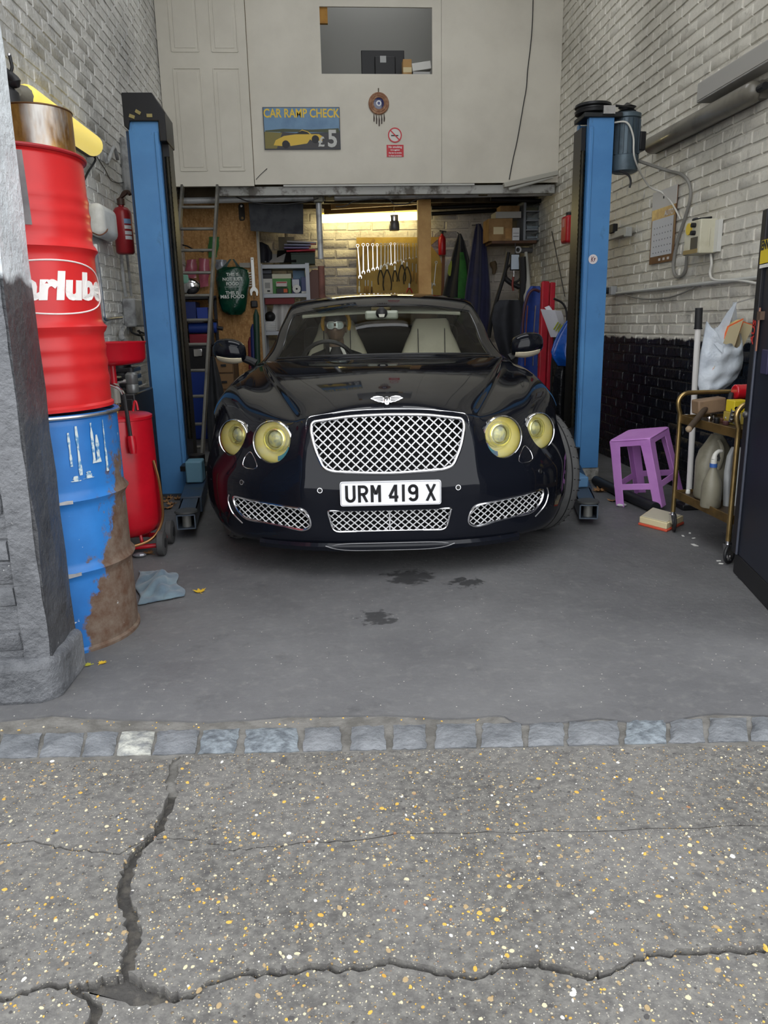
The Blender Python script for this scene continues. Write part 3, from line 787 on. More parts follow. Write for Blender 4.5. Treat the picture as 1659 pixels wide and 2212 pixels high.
# --- mesh grilles: crossing bars clipped to the opening, chrome frame round it
def clip_line(poly, p, d):
    ts = []
    for i in range(len(poly)):
        a, b_ = poly[i], poly[(i + 1) % len(poly)]
        ex, ez = b_[0] - a[0], b_[1] - a[1]; den = d[0] * ez - d[1] * ex
        if abs(den) < 1e-12: continue
        t = ((a[0] - p[0]) * ez - (a[1] - p[1]) * ex) / den
        u = ((a[0] - p[0]) * d[1] - (a[1] - p[1]) * d[0]) / den
        if 0 <= u < 1: ts.append(t)
    ts.sort(); return ts
def lattice(poly, depth, pitch, slope, r, sink):
    mb = MB(); cx = sum(p[0] for p in poly) / len(poly); cz = sum(p[1] for p in poly) / len(poly)
    for sg in (-1, 1):
        L = math.hypot(1, slope); d = (1 / L, sg * slope / L)
        for k in range(-60, 61):
            ts = clip_line(poly, (cx + k * pitch, cz), d)
            for q in range(0, len(ts) - 1, 2):
                t0, t1 = ts[q], ts[q + 1]
                if t1 - t0 < 0.012: continue
                n = max(2, int((t1 - t0) / 0.06))
                pts = []
                for i in range(n + 1):
                    t = t0 + (t1 - t0) * i / n
                    x, z = cx + k * pitch + d[0] * t, cz + d[1] * t
                    pts.append((x, depth(x, z) + sink + sg * r * 0.5, z))
                mb.tube(pts, r, 6)
    return mb
def outline(poly, depth, off, r, n=6):
    return MB().tube([(x, depth(x, z) + off, z) for x, z in poly], r, n, closed=True)
dep = lambda x, z: front_hit(x, z)[0].y
M_GRILL = mat('bright_mesh', (0.86, 0.86, 0.87, 1), 0.42, 0.55)
g1 = part(outline(GR, dep, -0.004, 0.008, 8), 'grille_frame', M_CHROME)
dgr = lambda x, z: 0.035 + (0.765 - z) * -0.30 + 0.1 + 0.25 * x * x
dgr = lambda x, z: dep(min(max(x, -.33), .33), min(max(z, .53), .735)) + 0.018
part(lattice(GR, dgr, 0.0425, 0.92, 0.0034, 0.0), 'grille_mesh', M_GRILL, g1)
part(outline([(x * 1.07, .635 + (z - .635) * 1.17) for x, z in GR], dep, 0.004, 0.0035), 'grille_surround_edge', M_CHROME)
g2 = part(outline(LC, dep, -0.002, 0.0045), 'lower_grille_frame', M_CHROME)
lcm = lattice(LC, lambda x, z: dep(x, .30) + 0.02, 0.036, 0.85, 0.0028, 0.0)
lcm.tube([(0, dep(0, .3) + 0.016, .335), (0, dep(0, .3) + 0.016, .24)], 0.003, 4)
part(lcm, 'lower_grille_mesh', M_GRILL, g2)
for s in (-1, 1):
    P_ = LI(s)
    g3 = part(outline(P_, dep, -0.001, 0.006), 'intake_frame', M_CHROME)
    part(lattice(P_, lambda x, z: dep(x, .30) + 0.022, 0.036, 0.85, 0.0028, 0.0), 'intake_mesh', M_GRILL, g3)
    sc_ = [(s * .775, .375), (s * .785, .34), (s * .765, .285), (s * .71, .24)]
    part(MB().tube(smooth_path([(x, dep(x, z) - 0.002, z) for x, z in sc_], 5), 0.004, 6), 'intake_scoop_edge', M_CHROME)
# splitter under the bumper
sp = MB(); gs = []
for i in range(25):
    x = -.62 + 1.24 * i / 24; y = dep(x, .20)
    gs.append([(x, y + 0.0, .178), (x, y - 0.012, .165), (x, y - 0.006, .148), (x, y + 0.06, .145)])
sp.sheet(gs, 0.008)
part(sp, 'splitter', M_PAINT)
part(MB().tube([(x, dep(x, .20) - 0.008, .182 - 0.02 * abs(x / .3) ** 6) for x in [-.3 + .6 * i / 20 for i in range(21)]], 0.0028, 6), 'splitter_trim', M_CHROME)
part(MB().tube([(x, dep(x, .20) - 0.016, .150 + 0.02 * abs(x / .3) ** 6) for x in [-.3 + .6 * i / 20 for i in range(21)]], 0.0024, 6), 'splitter_trim', M_CHROME)

# --- number plate
def plate():
    q = [at_car(735, 1040, -0.012), at_car(952, 1032, -0.012), at_car(950, 1084, -0.012), at_car(736, 1091, -0.012)]
    w2, z0, z1, cx = .228, .368, .480, .006
    pm = MB(); out = round_poly([(cx - w2, z0), (cx + w2, z0), (cx + w2, z1), (cx - w2, z1)], .012, 4)
    y0 = dep(0, .42) - 0.018
    Mx = Matrix(((1, 0, 0, 0), (0, 0, 1, y0), (0, 1, 0, 0), (0, 0, 0, 1)))
    pm.prism(out, 0.0, 0.010, Mx)
    p_ = part(pm, 'number_plate', mat('plate_white', rgb(236, 236, 240), 0.35))
    tm = MB(); Mt = frame((cx, y0 - 0.0008, (z0 + z1) / 2), (1, 0, 0), (0, 0, 1), (0, -1, 0))
    arc = lambda cx_, cy_, rx_, ry_, a0, a1, n=10: [(cx_ + rx_ * math.cos(R(a0 + (a1 - a0) * k / n)), cy_ + ry_ * math.sin(R(a0 + (a1 - a0) * k / n))) for k in range(n + 1)]
    G = {'U': [[(7, 79), (7, 24)] + arc(25, 24, 18, 17.5, 180, 360) + [(43, 79)]],
         'R': [[(7, 0), (7, 79)], [(7, 72.5), (26, 72.5)] + arc(26, 55, 17, 17.5, 90, -90) + [(7, 37.5)], [(24, 37.5), (43, 0)]],
         'M': [[(7, 0), (7, 79)], [(43, 0), (43, 79)], [(8, 76), (25, 36)], [(42, 76), (25, 36)]],
         '4': [[(36, 0), (36, 79)], [(34, 76), (6, 24)], [(4, 22), (48, 22)]],
         '1': [[(25, 0), (25, 79)]],
         '9': [arc(25, 55, 18, 17.5, 0, 360, 20), [(43, 55), (43, 24)] + arc(25, 24, 18, 17.5, 0, -150, 10)],
         'X': [[(6, 0), (44, 79)], [(44, 0), (6, 79)]]}
    xq = -218.0
    for ch in 'URM 419 X':
        if ch == ' ': xq += 24; continue
        wch = 22 if ch == '1' else 50
        for st_ in G[ch]:
            st_ = [(((a - (14 if ch == '1' else 0)) + xq) * .94, b_ - 39.5) for a, b_ in st_]
            for (a, b_), (c, d_) in zip(st_[:-1], st_[1:]):
                dx, dy = c - a, d_ - b_; L = math.hypot(dx, dy)
                if L < 1e-6: continue
                ux_, uy_ = dx / L, dy / L; e = 2.0 if len(st_) > 3 else 0.0
                q_ = [(a - ux_ * e - uy_ * 6.5, b_ - uy_ * e + ux_ * 6.5), (c + ux_ * e - uy_ * 6.5, d_ + uy_ * e + ux_ * 6.5), (c + ux_ * e + uy_ * 6.5, d_ + uy_ * e - ux_ * 6.5), (a - ux_ * e + uy_ * 6.5, b_ - uy_ * e - ux_ * 6.5)]
                q_ = [(a_ * .001, min(max(b2, -39.5), 39.5) * .001) for a_, b2 in q_]
                tm.prism(q_[::-1], 0.0, 0.0012, Mt)
        xq += wch + 11
    part(tm, 'plate_lettering', mat('plate_black', (0.012, 0.012, 0.014, 1), 0.3), p_, smooth=0, fixn=False)
    bq = MB().tube([(x, y0 - 0.0005, z) for x, z in round_poly([(cx - w2 + .004, z0 + .004), (cx + w2 - .004, z0 + .004), (cx + w2 - .004, z1 - .004), (cx - w2 + .004, z1 - .004)], .01, 4)], 0.0012, 4, closed=True)
    part(bq, 'plate_edge', mat('plate_grey', rgb(150, 150, 155), 0.4), p_)
    bk = MB(); bk.bx(cx - .18, cx + .18, y0 + 0.008, y0 + 0.03, .39, .46); part(bk, 'plate_holder', M_BLKPL, p_)
plate()

# --- winged emblem on the nose
def emblem():
    h, n = top_hit(0, .20); n = Vector((0, -.80, .60)); h = h + Vector((0, 0, .016))
    up = Vector((0, n.z, -n.y)); up = -up if up.z < 0 else up
    Mx = frame(h + n * 0.002, (1, 0, 0), up, n)
    e = MB(); eb2 = MB()
    for s in (-1, 1):
        w = [(0.008, .004), (.020, .017), (.042, .022), (.060, .019), (.076, .008), (.070, .004), (.062, .001), (.056, -.004), (.046, -.007), (.040, -.011), (.028, -.012), (.018, -.016), (.008, -.012)]
        e.prism([(s * a, c) for a, c in w][::s], 0.0, 0.005, Mx)
        for k in range(4):
            eb2.bar(Mx @ Vector((s * .018, .013 - k * .006, .006)), Mx @ Vector((s * (.068 - k * .009), .012 - k * .0062, .005)), 0.0018, 0.003, n)
    e.lathe([(.001, .011), (.012, .0105), (.0155, .008), (.017, .0)], 24, Mx, cap=False)
    tl = [(-.012, -.012), (-.008, -.024), (0, -.027), (.008, -.024), (.012, -.012)]
    e.prism(tl[::-1], 0, 0.005, Mx)
    eb = part(e, 'emblem', M_CHROME); part(eb2, 'feather_lines', M_BLKPL, eb, kind='stuff')
    part(MB().text('B', 0.022, Mx @ TR(0, 0, .0115), bold=0.0007, ext=0.0005), 'emblem_letter', M_BLKPL, eb, smooth=0, fixn=False)
emblem()

# --- headlamps
M_LBOWL = mat('lamp_reflector_yellow', (0.96, 0.86, 0.36, 1), 0.38, 0.1, (0.95, 0.92, 0.74, 1), 9, 0.4, 0.7)
M_LRING = mat('lamp_ring', (0.90, 0.86, 0.50, 1), 0.15, 0.7)
M_LEYE = mat('lamp_projector', (0.30, 0.33, 0.30, 1), 0.1, 0.0, (0.62, 0.60, 0.30, 1), 30, 0.4, 0.6, coat=0.6)
M_LGLASS = clear_glass('lamp_cover_glass', (0.99, 0.99, 0.90, 1), 0.03, 1.2)
def iris():
    t = NT('lamp_iridescent_film')
    lw = t.n.new('ShaderNodeLayerWeight'); lw.inputs['Blend'].default_value = 0.5
    c = t.mix(t.ramp(t.noise(t.obj(), 14, 3), 0.4, 0.6), (0.10, 0.45, 0.95, 1), (0.35, 0.25, 0.85, 1))
    return t.pbr(c, 0.2, 0.6, None, 0.8)
M_IRIS = iris()
for kind, s, h, n, r in LAMPS:
    zx = n; ux = Vector((0, 0, 1)) - zx * zx.z; ux.normalize(); rx = ux.cross(zx)
    Mx = frame(h, rx, ux, zx)
    lp = part(MB().lathe([(r * 0.96, .012), (r * 1.0, .016), (r * 1.05, .010), (r * 1.06, -.01), (r * 0.98, -.05)], 48, Mx, cap=False), 'headlamp_rim', M_CHROME)
    part(MB().lathe([(r * 0.97, .004), (r * 0.88, -.022), (r * 0.66, -.045), (r * 0.60, -.05), (0.002, -.052)], 48, Mx, cap=False), 'reflector', M_LBOWL, lp)
    off = (0, r * 0.14) if kind == 'inner' else (0, r * 0.18)
    Mi = Mx @ TR(off[0], off[1], 0)
    part(MB().lathe([(r * .66, -.040), (r * .63, -.018), (r * .57, -.012), (r * .53, -.020), (r * .50, -.012), (r * .45, -.010), (r * .42, -.026)], 40, Mi, cap=False), 'projector_ring', M_LRING, lp)
    part(MB().ball((0, 0, -.040), (r * .42, r * .42, r * .34), 28, 14, Mi), 'projector_lens', M_LEYE, lp)
    if kind == 'inner':
        fm = MB(); g = []
        for i in range(9):
            a = R(-78 + 62 * i / 8) if s > 0 else R(-40 - 62 * i / 8 + 0)
            a = R(200 + 60 * i / 8) if s > 0 else R(280 + 62 * i / 8)
            g.append([(math.cos(a) * q, math.sin(a) * q, -.020 + 0.028 * ((q / r) ** 2 - 0.55)) for q in (r * .70, r * .80, r * .90, r * .955)])
        fm.sheet(g, 0.003, Mx)
        part(fm, 'film_patch', M_IRIS, lp)
    dome = []
    for k in range(9):
        q = k / 8; dome.append((max(r * 0.97 * math.cos(q * PI / 2), 0.0006), .012 + r * 0.17 * math.sin(q * PI / 2)))
    part(MB().lathe(dome, 48, Mx, cap=False), 'lens_cover', M_LGLASS, lp)
# washer covers under the lamps, parking sensors
for s in (-1, 1):
    cx_, cz_ = s * .658, .545
    tri = [(cx_ - s * .002, cz_ + .045), (cx_ + s * .030, cz_ + .012), (cx_ + s * .040, cz_ - .022), (cx_ + s * .02, cz_ - .034), (cx_ - s * .024, cz_ - .034), (cx_ - s * .040, cz_ - .022), (cx_ - s * .028, cz_ + .012)]
    w = part(outline(round_poly(tri, .015, 4), dep, 0.0, 0.0022), 'washer_cover', M_CHROME)
for x, z in ((-.315, .435), (.315, .435), (-.70, .445), (.735, .46)):
    h, n = front_hit(x, z); Mx = frame(h, *(lambda u: (u.cross(n), u, n))((Vector((0, 0, 1)) - n * n.z).normalized()))
    sr = part(MB().lathe([(.0125, 0), (.0125, .003), (.0095, .003), (.0095, 0)], 20, Mx, cap=False), 'parking_sensor', M_CHROME)
    part(MB().lathe([(.0095, .0005), (.008, .0018), (.001, .0022)], 16, Mx, cap=False), 'sensor_face', M_BLKPL, sr)

# --- panel gaps: bonnet edge and bumper line as fine dark beads
def seam(pts, name='panel_gap', r=0.0025, m=None): part(MB().tube(pts, r, 5), name, m or M_VOID)
for s in (-1, 1):
    seam([tuple(top_hit(s * (.405 + (.735 - .405) * (k / 14) ** 0.92), .24 + (1.44 - .24) * k / 14)[0] + Vector((0, 0, 0.0003))) for k in range(15)], 'bonnet_gap')

# --- greenhouse
ST = [
 [(0, 1.34, .972), (.35, 1.36, .968), (.70, 1.50, .945), (.77, 1.55, .935), (.80, 1.58, .93), (.825, 1.62, .915)],
 [(0, 1.60, 1.085), (.33, 1.625, 1.08), (.665, 1.77, 1.045), (.72, 1.80, 1.02), (.77, 1.80, .97), (.835, 1.80, .91)],
 [(0, 1.88, 1.198), (.315, 1.905, 1.192), (.66, 2.02, 1.143), (.71, 2.05, 1.112), (.75, 2.04, 1.04), (.84, 2.04, .912)],
 [(0, 2.14, 1.295), (.30, 2.165, 1.289), (.64, 2.27, 1.243), (.69, 2.30, 1.205), (.75, 2.28, 1.10), (.845, 2.27, .915)],
 [(0, 2.40, 1.362), (.30, 2.42, 1.354), (.63, 2.5, 1.316), (.685, 2.53, 1.268), (.75, 2.5, 1.13), (.848, 2.5, .917)],
 [(0, 2.75, 1.394), (.3, 2.75, 1.386), (.62, 2.8, 1.345), (.675, 2.82, 1.295), (.75, 2.8, 1.14), (.85, 2.8, .92)],
 [(0, 3.15, 1.375), (.29, 3.15, 1.366), (.565, 3.15, 1.322), (.625, 3.15, 1.27), (.72, 3.15, 1.12), (.848, 3.15, .925)],
 [(0, 3.60, 1.265), (.27, 3.6, 1.255), (.52, 3.55, 1.21), (.59, 3.52, 1.17), (.69, 3.5, 1.07), (.835, 3.5, .935)],
 [(0, 4.0, 1.12), (.25, 3.98, 1.11), (.47, 3.9, 1.07), (.55, 3.85, 1.04), (.65, 3.82, 1.0), (.78, 3.8, .945)],
 [(0, 4.3, .975), (.2, 4.26, .97), (.4, 4.15, .96), (.5, 4.08, .955), (.6, 4.0, .95), (.72, 3.95, .945)],
]
cn = np.zeros((10, 11, 3))
for i in range(10):
    for j in range(6):
        x, y, z = ST[i][j]; cn[i, 5 + j] = (x, y, z); cn[i, 5 - j] = (-x, y, z)
SU, SV = 16, 12
Pc = bs_eval(bs_fit(cn, False), SU, SV, False)
def canopy_faces(pred, off=0.0):
    mb = MB(); idx = {}
    nu, nv = Pc.shape[:2]
    def vid(i, j):
        if (i, j) not in idx: idx[(i, j)] = len(mb.v); mb.v.append(tuple(Pc[i, j] + np.array((0, 0, off))))
        return idx[(i, j)]
    for i in range(nu - 1):
        for j in range(nv - 1):
            u, v = (i + .5) / SU, (j + .5) / SV - 5
            if pred(u, abs(v)):
                mb.f.append((vid(i, j), vid(i, j + 1), vid(i + 1, j + 1), vid(i + 1, j))); mb.mi.append(0)
    return mb
ws = lambda u, v: 0.10 < u < 2.95 and v < 1.95
sw = lambda u, v: 2.75 < v < 4.75 and 1.0 < u < 6.3
rw = lambda u, v: 6.4 < u < 8.6 and v < 1.9
rf = part(canopy_faces(lambda u, v: not (ws(u, v) or sw(u, v) or rw(u, v))), 'roof', M_PAINT, smooth=60, solid=0)
so = rf.modifiers.new('solid', 'SOLIDIFY'); so.thickness = 0.014; so.offset = -1.0
part(canopy_faces(ws), 'windscreen', M_WINDOW, smooth=80)
M_PRIV = clear_glass('dark_privacy_glass', (0.22, 0.22, 0.22, 1), 0.02, 0.6)
part(canopy_faces(rw), 'rear_window', M_PRIV, smooth=80)
for s in (-1, 1):
    m = MB(); full = canopy_faces(sw)
    keep = [f for f in full.f if sum(full.v[k][0] for k in f) * s > 0]
    used = sorted({k for f in keep for k in f}); mp = {k: i for i, k in enumerate(used)}
    m.add([full.v[k] for k in used], [tuple(mp[k] for k in f) for f in keep])
    part(m, 'side_window', M_PRIV, smooth=80)
# wiper cowl line
part(MB().tube(smooth_path([(-.66, 1.47, .968), (-.35, 1.365, .982), (0, 1.345, .986), (.35, 1.365, .982), (.66, 1.47, .968)], 8), 0.006, 6), 'wiper', M_BLKPL)
# headlining seen from below, sun visors
vz = part(MB().sheet([[(x, 2.34 + 0.5 * k + 0.12 * x * x, 1.318 + 0.030 * k - 0.085 * x * x) for x in np.linspace(-.56, .56, 15)] for k in (0, .5, 1)], 0.012), 'headlining', mat('headlining_cloth', rgb(96, 96, 88), 0.9))
for s in (-1, 1):
    part(MB().sheet([[(s * x, 2.17 + 0.12 * k + 0.12 * x * x, 1.240 + 0.052 * k - 0.07 * x * x) for x in np.linspace(.07, .56, 9)] for k in (0, .5, 1)], 0.012), 'sun_visor', mat('visor_cloth', rgb(176, 178, 160), 0.8))
# rear-view mirror with its dark pod
mi = part(MB().box((.0, 1.985, 1.222), (.225, .03, .06)), 'rear_view_mirror', mat('mirror_back', rgb(160, 166, 150), 0.3, 0, coat=0.3), bevel=0.02, seg=4)
pd = MB(); pd.ball((.0, 1.945, 1.235), (.040, .03, .036), 18, 12); pd.bx(-.016, .016, 1.96, 2.06, 1.245, 1.275)
part(pd, 'mirror_pod', M_BLKPL, mi)
part(MB().prism([(-.022, 0), (.022, 0), (.016, -.02), (-.016, -.02)][::-1], 0, .004, frame((0, 1.913, 1.228), (1, 0, 0), (0, 0, 1), (0, -1, 0))), 'pod_label', mat('pod_label', rgb(190, 190, 176), 0.5), mi)

# --- cabin
ds = MB(); g = []
for y, z in ((1.44, .90), (1.60, .935), (1.78, .945), (1.90, .925), (1.95, .86), (1.93, .62)):
    g.append([(x, y - 0.06 * (abs(x) / .7) ** 2 * (-1 if y < 1.6 else 0) , z - 0.03 * (x / .7) ** 2 - (0.02 if abs(x) > .6 else 0)) for x in np.linspace(-.73, .73, 19)])
ds.sheet(g, 0.02)
part(ds, 'dashboard', M_CABIN)
def seat(x, y, parent=CAR):
    s_ = MB(); g = []
    prof = [(.30, .235, .0), (.45, .255, .02), (.62, .26, .06), (.78, .255, .10), (.92, .235, .13), (1.03, .19, .15), (1.10, .155, .155), (1.17, .135, .15), (1.195, .115, .145)]
    for z, hw, lean in prof:
        ring = []
        for k in range(20):
            a = 2 * PI * k / 20; ca, sa = math.cos(a), math.sin(a)
            ring.append((x + hw * math.copysign(abs(ca) ** .6, ca), y + lean + 0.065 * math.copysign(abs(sa) ** .7, sa) - 0.02 * abs(ca) ** 3, z))
        g.append(ring + [ring[0]])
    s_.sheet(g); top = g[-1][:-1]; b0 = len(s_.v); s_.v += [tuple(p) for p in top]; s_.f.append(tuple(range(b0, b0 + 20))); s_.mi.append(0)
    o = part(s_, 'seat_back', M_CREAM, parent, smooth=60)
    c = MB(); c.box((x, y - .22, .36), (.50, .52, .16)); part(c, 'seat_cushion', M_CREAM, parent, bevel=0.05, seg=4)
    for q in (-1, 1):
        part(MB().tube([(x + q * .10, y + .13 - .075 + (z - .9) * .25 - .016, z) for z in (.80, .95, 1.08, 1.165)], 0.003, 5), 'seat_seam', M_BLKPL, o)
seat(.375, 2.42); seat(-.335, 2.46)
part(MB().box((0, 3.32, .76), (1.3, .25, .78)), 'rear_bench', M_CABIN, bevel=0.06, seg=3)
# steering wheel
cxw, cyw, czw = -.375, 2.00, .885
Mw = TR(cxw, cyw, czw) @ RX(-68)
sw_ = part(MB().tube([Mw @ Vector((.185 * math.cos(a), .185 * math.sin(a), 0)) for a in [2 * PI * k / 40 for k in range(40)]], 0.015, 8, closed=True), 'steering_wheel', mat('wheel_leather', (0.02, 0.02, 0.022, 1), 0.35))
h_ = MB(); h_.ball((0, 0, .01), (.075, .07, .03), 20, 10, Mw)
for a in (R(0), R(180), R(270)): h_.bar(Mw @ Vector((0, 0, 0)), Mw @ Vector((.18 * math.cos(a), .18 * math.sin(a), 0)), .03, .016)
part(h_, 'wheel_hub', M_CABIN, sw_)
for a0 in (205, 235): 
    part(MB().bar(Mw @ Vector((-.03 + .02 * (a0 - 205) / 30, .03, .03)), Mw @ Vector((-.02 + .05 * (a0 - 205) / 30, .12, .02)), .006, .004), 'wheel_spoke_trim', M_CHROME, sw_)

# --- door mirrors
for s in (-1, 1):
    mcx = -1.0 if s < 0 else .945
    g = []
    for i in range(15):
        q = i / 14; a = (q - .5) * PI
        ring = []
        for k in range(20):
            b_ = 2 * PI * k / 20
            hx = .105 * math.sin(a); rr_ = max(math.cos(a), 0.02) ** .55
            zz = .078 * rr_ * math.sin(b_) * (1.1 if math.sin(b_) > 0 else .85) + s * hx * 0.10
            ring.append((mcx + hx, 1.74 + .07 * rr_ * math.cos(b_) * (1.2 if math.cos(b_) < 0 else .5), 1.005 + zz))
        g.append(ring + [ring[0]])
    mr = part(MB().sheet(g), 'door_mirror', M_PAINT, smooth=70)
    lo_ = []
    for i in range(11):
        q = -.8 + 1.6 * i / 10
        lo_.append([(mcx + .10 * q, 1.74 - .090 * math.cos(t) * (1 - .5 * q * q), 1.005 + s * .01 * q - .070 * math.sin(t) * (1 - .35 * q * q) - .003) for t in (R(28), R(45), R(62), R(80))])
    part(MB().sheet(lo_, 0.004), 'mirror_underside', mat('mirror_underside_floor_light', rgb(250, 238, 208), 0.3, 0.0), mr)  # cream band paints floor light reflected under the mirror
    part(MB().tube([(s * .84, 1.76, .925), (s * .875, 1.76, .945), (s * .92, 1.75, .965)], [.03, .026, .024], 10), 'mirror_arm', M_BLKPL, mr)

# --- wheels
M_TYRE = mat('tyre_rubber', rgb(92, 92, 92), 0.75, 0, rgb(74, 74, 75), 8, 0.4, 0.7, 0.2, 60)
M_RIM = mat('alloy_rim', (0.5, 0.5, 0.52, 1), 0.25, 1.0)
def wheel(x, y, steer, side):
    Mx = TR(x, y, .345) @ RZ(steer) @ RY(90)
    t = MB(); hw = .1375
    t.lathe([(.255, -hw + .015), (.275, -hw), (.315, -hw - .004), (.332, -hw + .010), (.3425, -hw + .03), (.345, -hw + .05), (.345, hw - .05), (.3425, hw - .03), (.332, hw - .010), (.315, hw + .004), (.275, hw), (.255, hw - .015)], 64, Mx, cap=False)
    w = part(t, 'tyre', M_TYRE)
    gr_ = MB()
    for zz in (-.075, -.025, .025, .075):
        gr_.lathe([(.3452, zz - .004), (.3458, zz), (.3452, zz + .004)], 64, Mx, cap=False)
    for k in range(36):
        a = 2 * PI * k / 36
        for sgn in (-1, 1):
            p = Mx @ Vector((.344 * math.cos(a), .344 * math.sin(a), sgn * .085)); q = Mx @ Vector((.334 * math.cos(a + .03), .334 * math.sin(a + .03), sgn * .133))
            gr_.bar(p, q, .004, .004, Mx.to_3x3() @ Vector((math.cos(a), math.sin(a), 0)))
    part(gr_, 'tread_groove', M_VOID, w)
    rm = MB()
    rm.lathe([(.262, -hw + .02), (.262, hw - .02), (.25, hw - .02), (.25, -hw + .02), (.262, -hw + .02)], 48, Mx, cap=False)
    zf = side * .07
    for k in range(7):
        a = 2 * PI * k / 7
        rm.bar(Mx @ Vector((.05 * math.cos(a), .05 * math.sin(a), zf)), Mx @ Vector((.252 * math.cos(a), .252 * math.sin(a), zf + side * .02)), .045, .02, Mx.to_3x3() @ Vector((0, 0, 1)))
    rm.cyl(Mx @ Vector((0, 0, zf - side * .03)), Mx @ Vector((0, 0, zf + side * .03)), .065, n=24)
    part(rm, 'rim', M_RIM, w)
    part(MB().cyl(Mx @ Vector((0, 0, -side * .06)), Mx @ Vector((0, 0, -side * .035)), .17, n=32), 'brake_disc', M_RIM, w)
wheel(.785, .865, 21, 1); wheel(-.785, .865, 21, -1); wheel(.82, 3.61, 0, 1); wheel(-.82, 3.61, 0, -1)

# --- the dummy at the wheel
def driver():
    D_ = thing('person', 'dark dressed figure with silver goggles and yellow ear band at the steering wheel', 'person', M=MW[CAR.name] @ TR(-.33, 2.30, .44))
    skin = mat('dark_brown_face', rgb(128, 106, 88), 0.4, 0, rgb(110, 90, 74), 8)
    cloth = mat('black_jacket', (0.012, 0.012, 0.014, 1), 0.6)
    P0 = Vector((-.33, 2.30, .44)); B = MB()
    hz = 1.140 - .44
    n, mrows = 28, 22
    g = []
    for i in range(mrows + 1):
        t = -1 + 2 * i / mrows; ring = []
        for k in range(n):
            a = 2 * PI * k / n; ca, sa = math.cos(a), math.sin(a)
            rr_ = math.sqrt(max(1 - t * t, 0.0004))
            w = .072 * (1.0 if t > -.1 else 1.0 - .25 * (-t - .1))
            x = w * rr_ * ca; y = .09 * rr_ * sa; z = .112 * t
            if sa < -.3:
                f = (-sa - .3) / .7
                if abs(ca) < .28 and -.42 < t < .12: y -= .020 * f * (1 - abs(ca) / .28) * (1 - abs(t + .22) / .36)       # nose
                if abs(ca) < .42 and abs(t + .52) < .13: y -= .010 * (1 - abs(ca) / .42)                                # lips
                if abs(t + .82) < .2: y -= .010 * (1 - abs(ca))                                                        # chin
                if .05 < t < .3 and abs(abs(ca) - .4) < .25: y += .010                                                  # eye sockets
            ring.append((x, y, hz + z))
        g.append(ring + [ring[0]])
    B.sheet(g)
    B.tube([(0, .01, hz - .07), (0, .02, hz - .16)], [.052, .06], 18)
    head = B.build('body', skin, D_, w=False, smooth=70)
    for s in (-1, 1): MB().ball((s * .072, .01, hz - .005), (.012, .02, .03), 10, 8).build('ear', skin, D_, w=False)
    jk = MB(); g = []
    for z, hw, dp, yy in ((hz - .13, .062, .06, .02), (hz - .155, .11, .075, .02), (hz - .18, .18, .09, .02), (hz - .215, .215, .10, .02), (hz - .30, .215, .11, .02), (hz - .45, .185, .11, .01), (.10, .175, .11, -.02)):
        ring = [(hw * math.cos(2 * PI * k / 24), yy + dp * math.sin(2 * PI * k / 24), z) for k in range(24)]
        g.append(ring + [ring[0]])
    jk.sheet(g)
    for s in (-1, 1):
        jk.tube(smooth_path([(s * .19, .02, hz - .22), (s * .24, -.03, hz - .36), (s * .22, -.16, hz - .37), (s * .145, -.285, hz - .27)], 5), [.055] * 6 + [.046] * 5 + [.040] * 5, 12)
        jk.tube([(s * .10, -.02, .12), (s * .14, -.38, .14)], [.085, .07], 12)
    jk.build('jacket', cloth, D_, w=False, smooth=60)
    glove = mat('black_glove', (0.015, 0.015, 0.016, 1), 0.6)
    for s in (-1, 1):
        hd = MB()
        ctr = Vector((s * .155 - .02 * s, -.30, hz - .265)); hd.ball(ctr, (.03, .035, .028), 12, 8)
        for q in range(4):
            hd.tube([ctr + Vector((s * .02, .01, .012 - .012 * q)), ctr + Vector((s * .035, -.03, .010 - .012 * q)), ctr + Vector((s * .015, -.052, .008 - .012 * q))], [.009, .0085, .007], 8)
        hd.tube([ctr + Vector((-s * .01, .01, .02)), ctr + Vector((-s * .022, -.02, .03))], [.010, .008], 8)
        hd.build('hand', glove, D_, w=False)
    pale = mat('pale_collar', rgb(205, 205, 198), 0.6)
    for s in (-1, 1): MB().sheet([[(s * .03, -.075, hz - .135), (s * .05, -.065, hz - .13)], [(s * .055, -.09, hz - .19), (s * .075, -.085, hz - .185)], [(s * .06, -.11, hz - .25), (s * .075, -.108, hz - .25)]], .006).build('collar', pale, D_, w=False)
    gg = MB(); fr = [(-.058, .012), (-.05, .030), (-.012, .031), (0, .024), (.012, .031), (.05, .030), (.058, .012), (.052, -.012), (.02, -.018), (.008, -.004), (-.008, -.004), (-.02, -.018), (-.052, -.012)]
    gy = lambda x: -.104 + 9.0 * x * x
    zc = hz + .012
    g1_ = MB().tube([(x, gy(x), zc + z) for x, z in round_poly(fr, .012, 3)], .0055, 6, closed=True).build('goggle_frame', mat('goggle_grey', rgb(178, 182, 178), 0.3, 0.4), D_, w=False)
    for s in (-1, 1):
        m = MB(); g = []
        for i in range(5):
            zz = -.012 + .038 * i / 4
            g.append([(s * (.008 + .044 * k / 5), gy(.008 + .044 * k / 5) - .002, zc + zz) for k in range(6)])
        m.sheet(g, .003); m.build('goggle_lens', mat('mirror_lens', rgb(190, 205, 200), 0.1, 0.3), g1_, w=False)
    for s in (-1, 1): MB().sheet([[(s * .056, -.078, zc + .012), (s * .056, -.078, zc - .004)], [(s * .074, -.02, zc + .012), (s * .074, -.02, zc - .004)], [(s * .074, .03, zc + .012), (s * .074, .03, zc - .004)]], .004).build('goggle_strap', M_BLKPL, g1_, w=False)
    cp = MB(); g = []
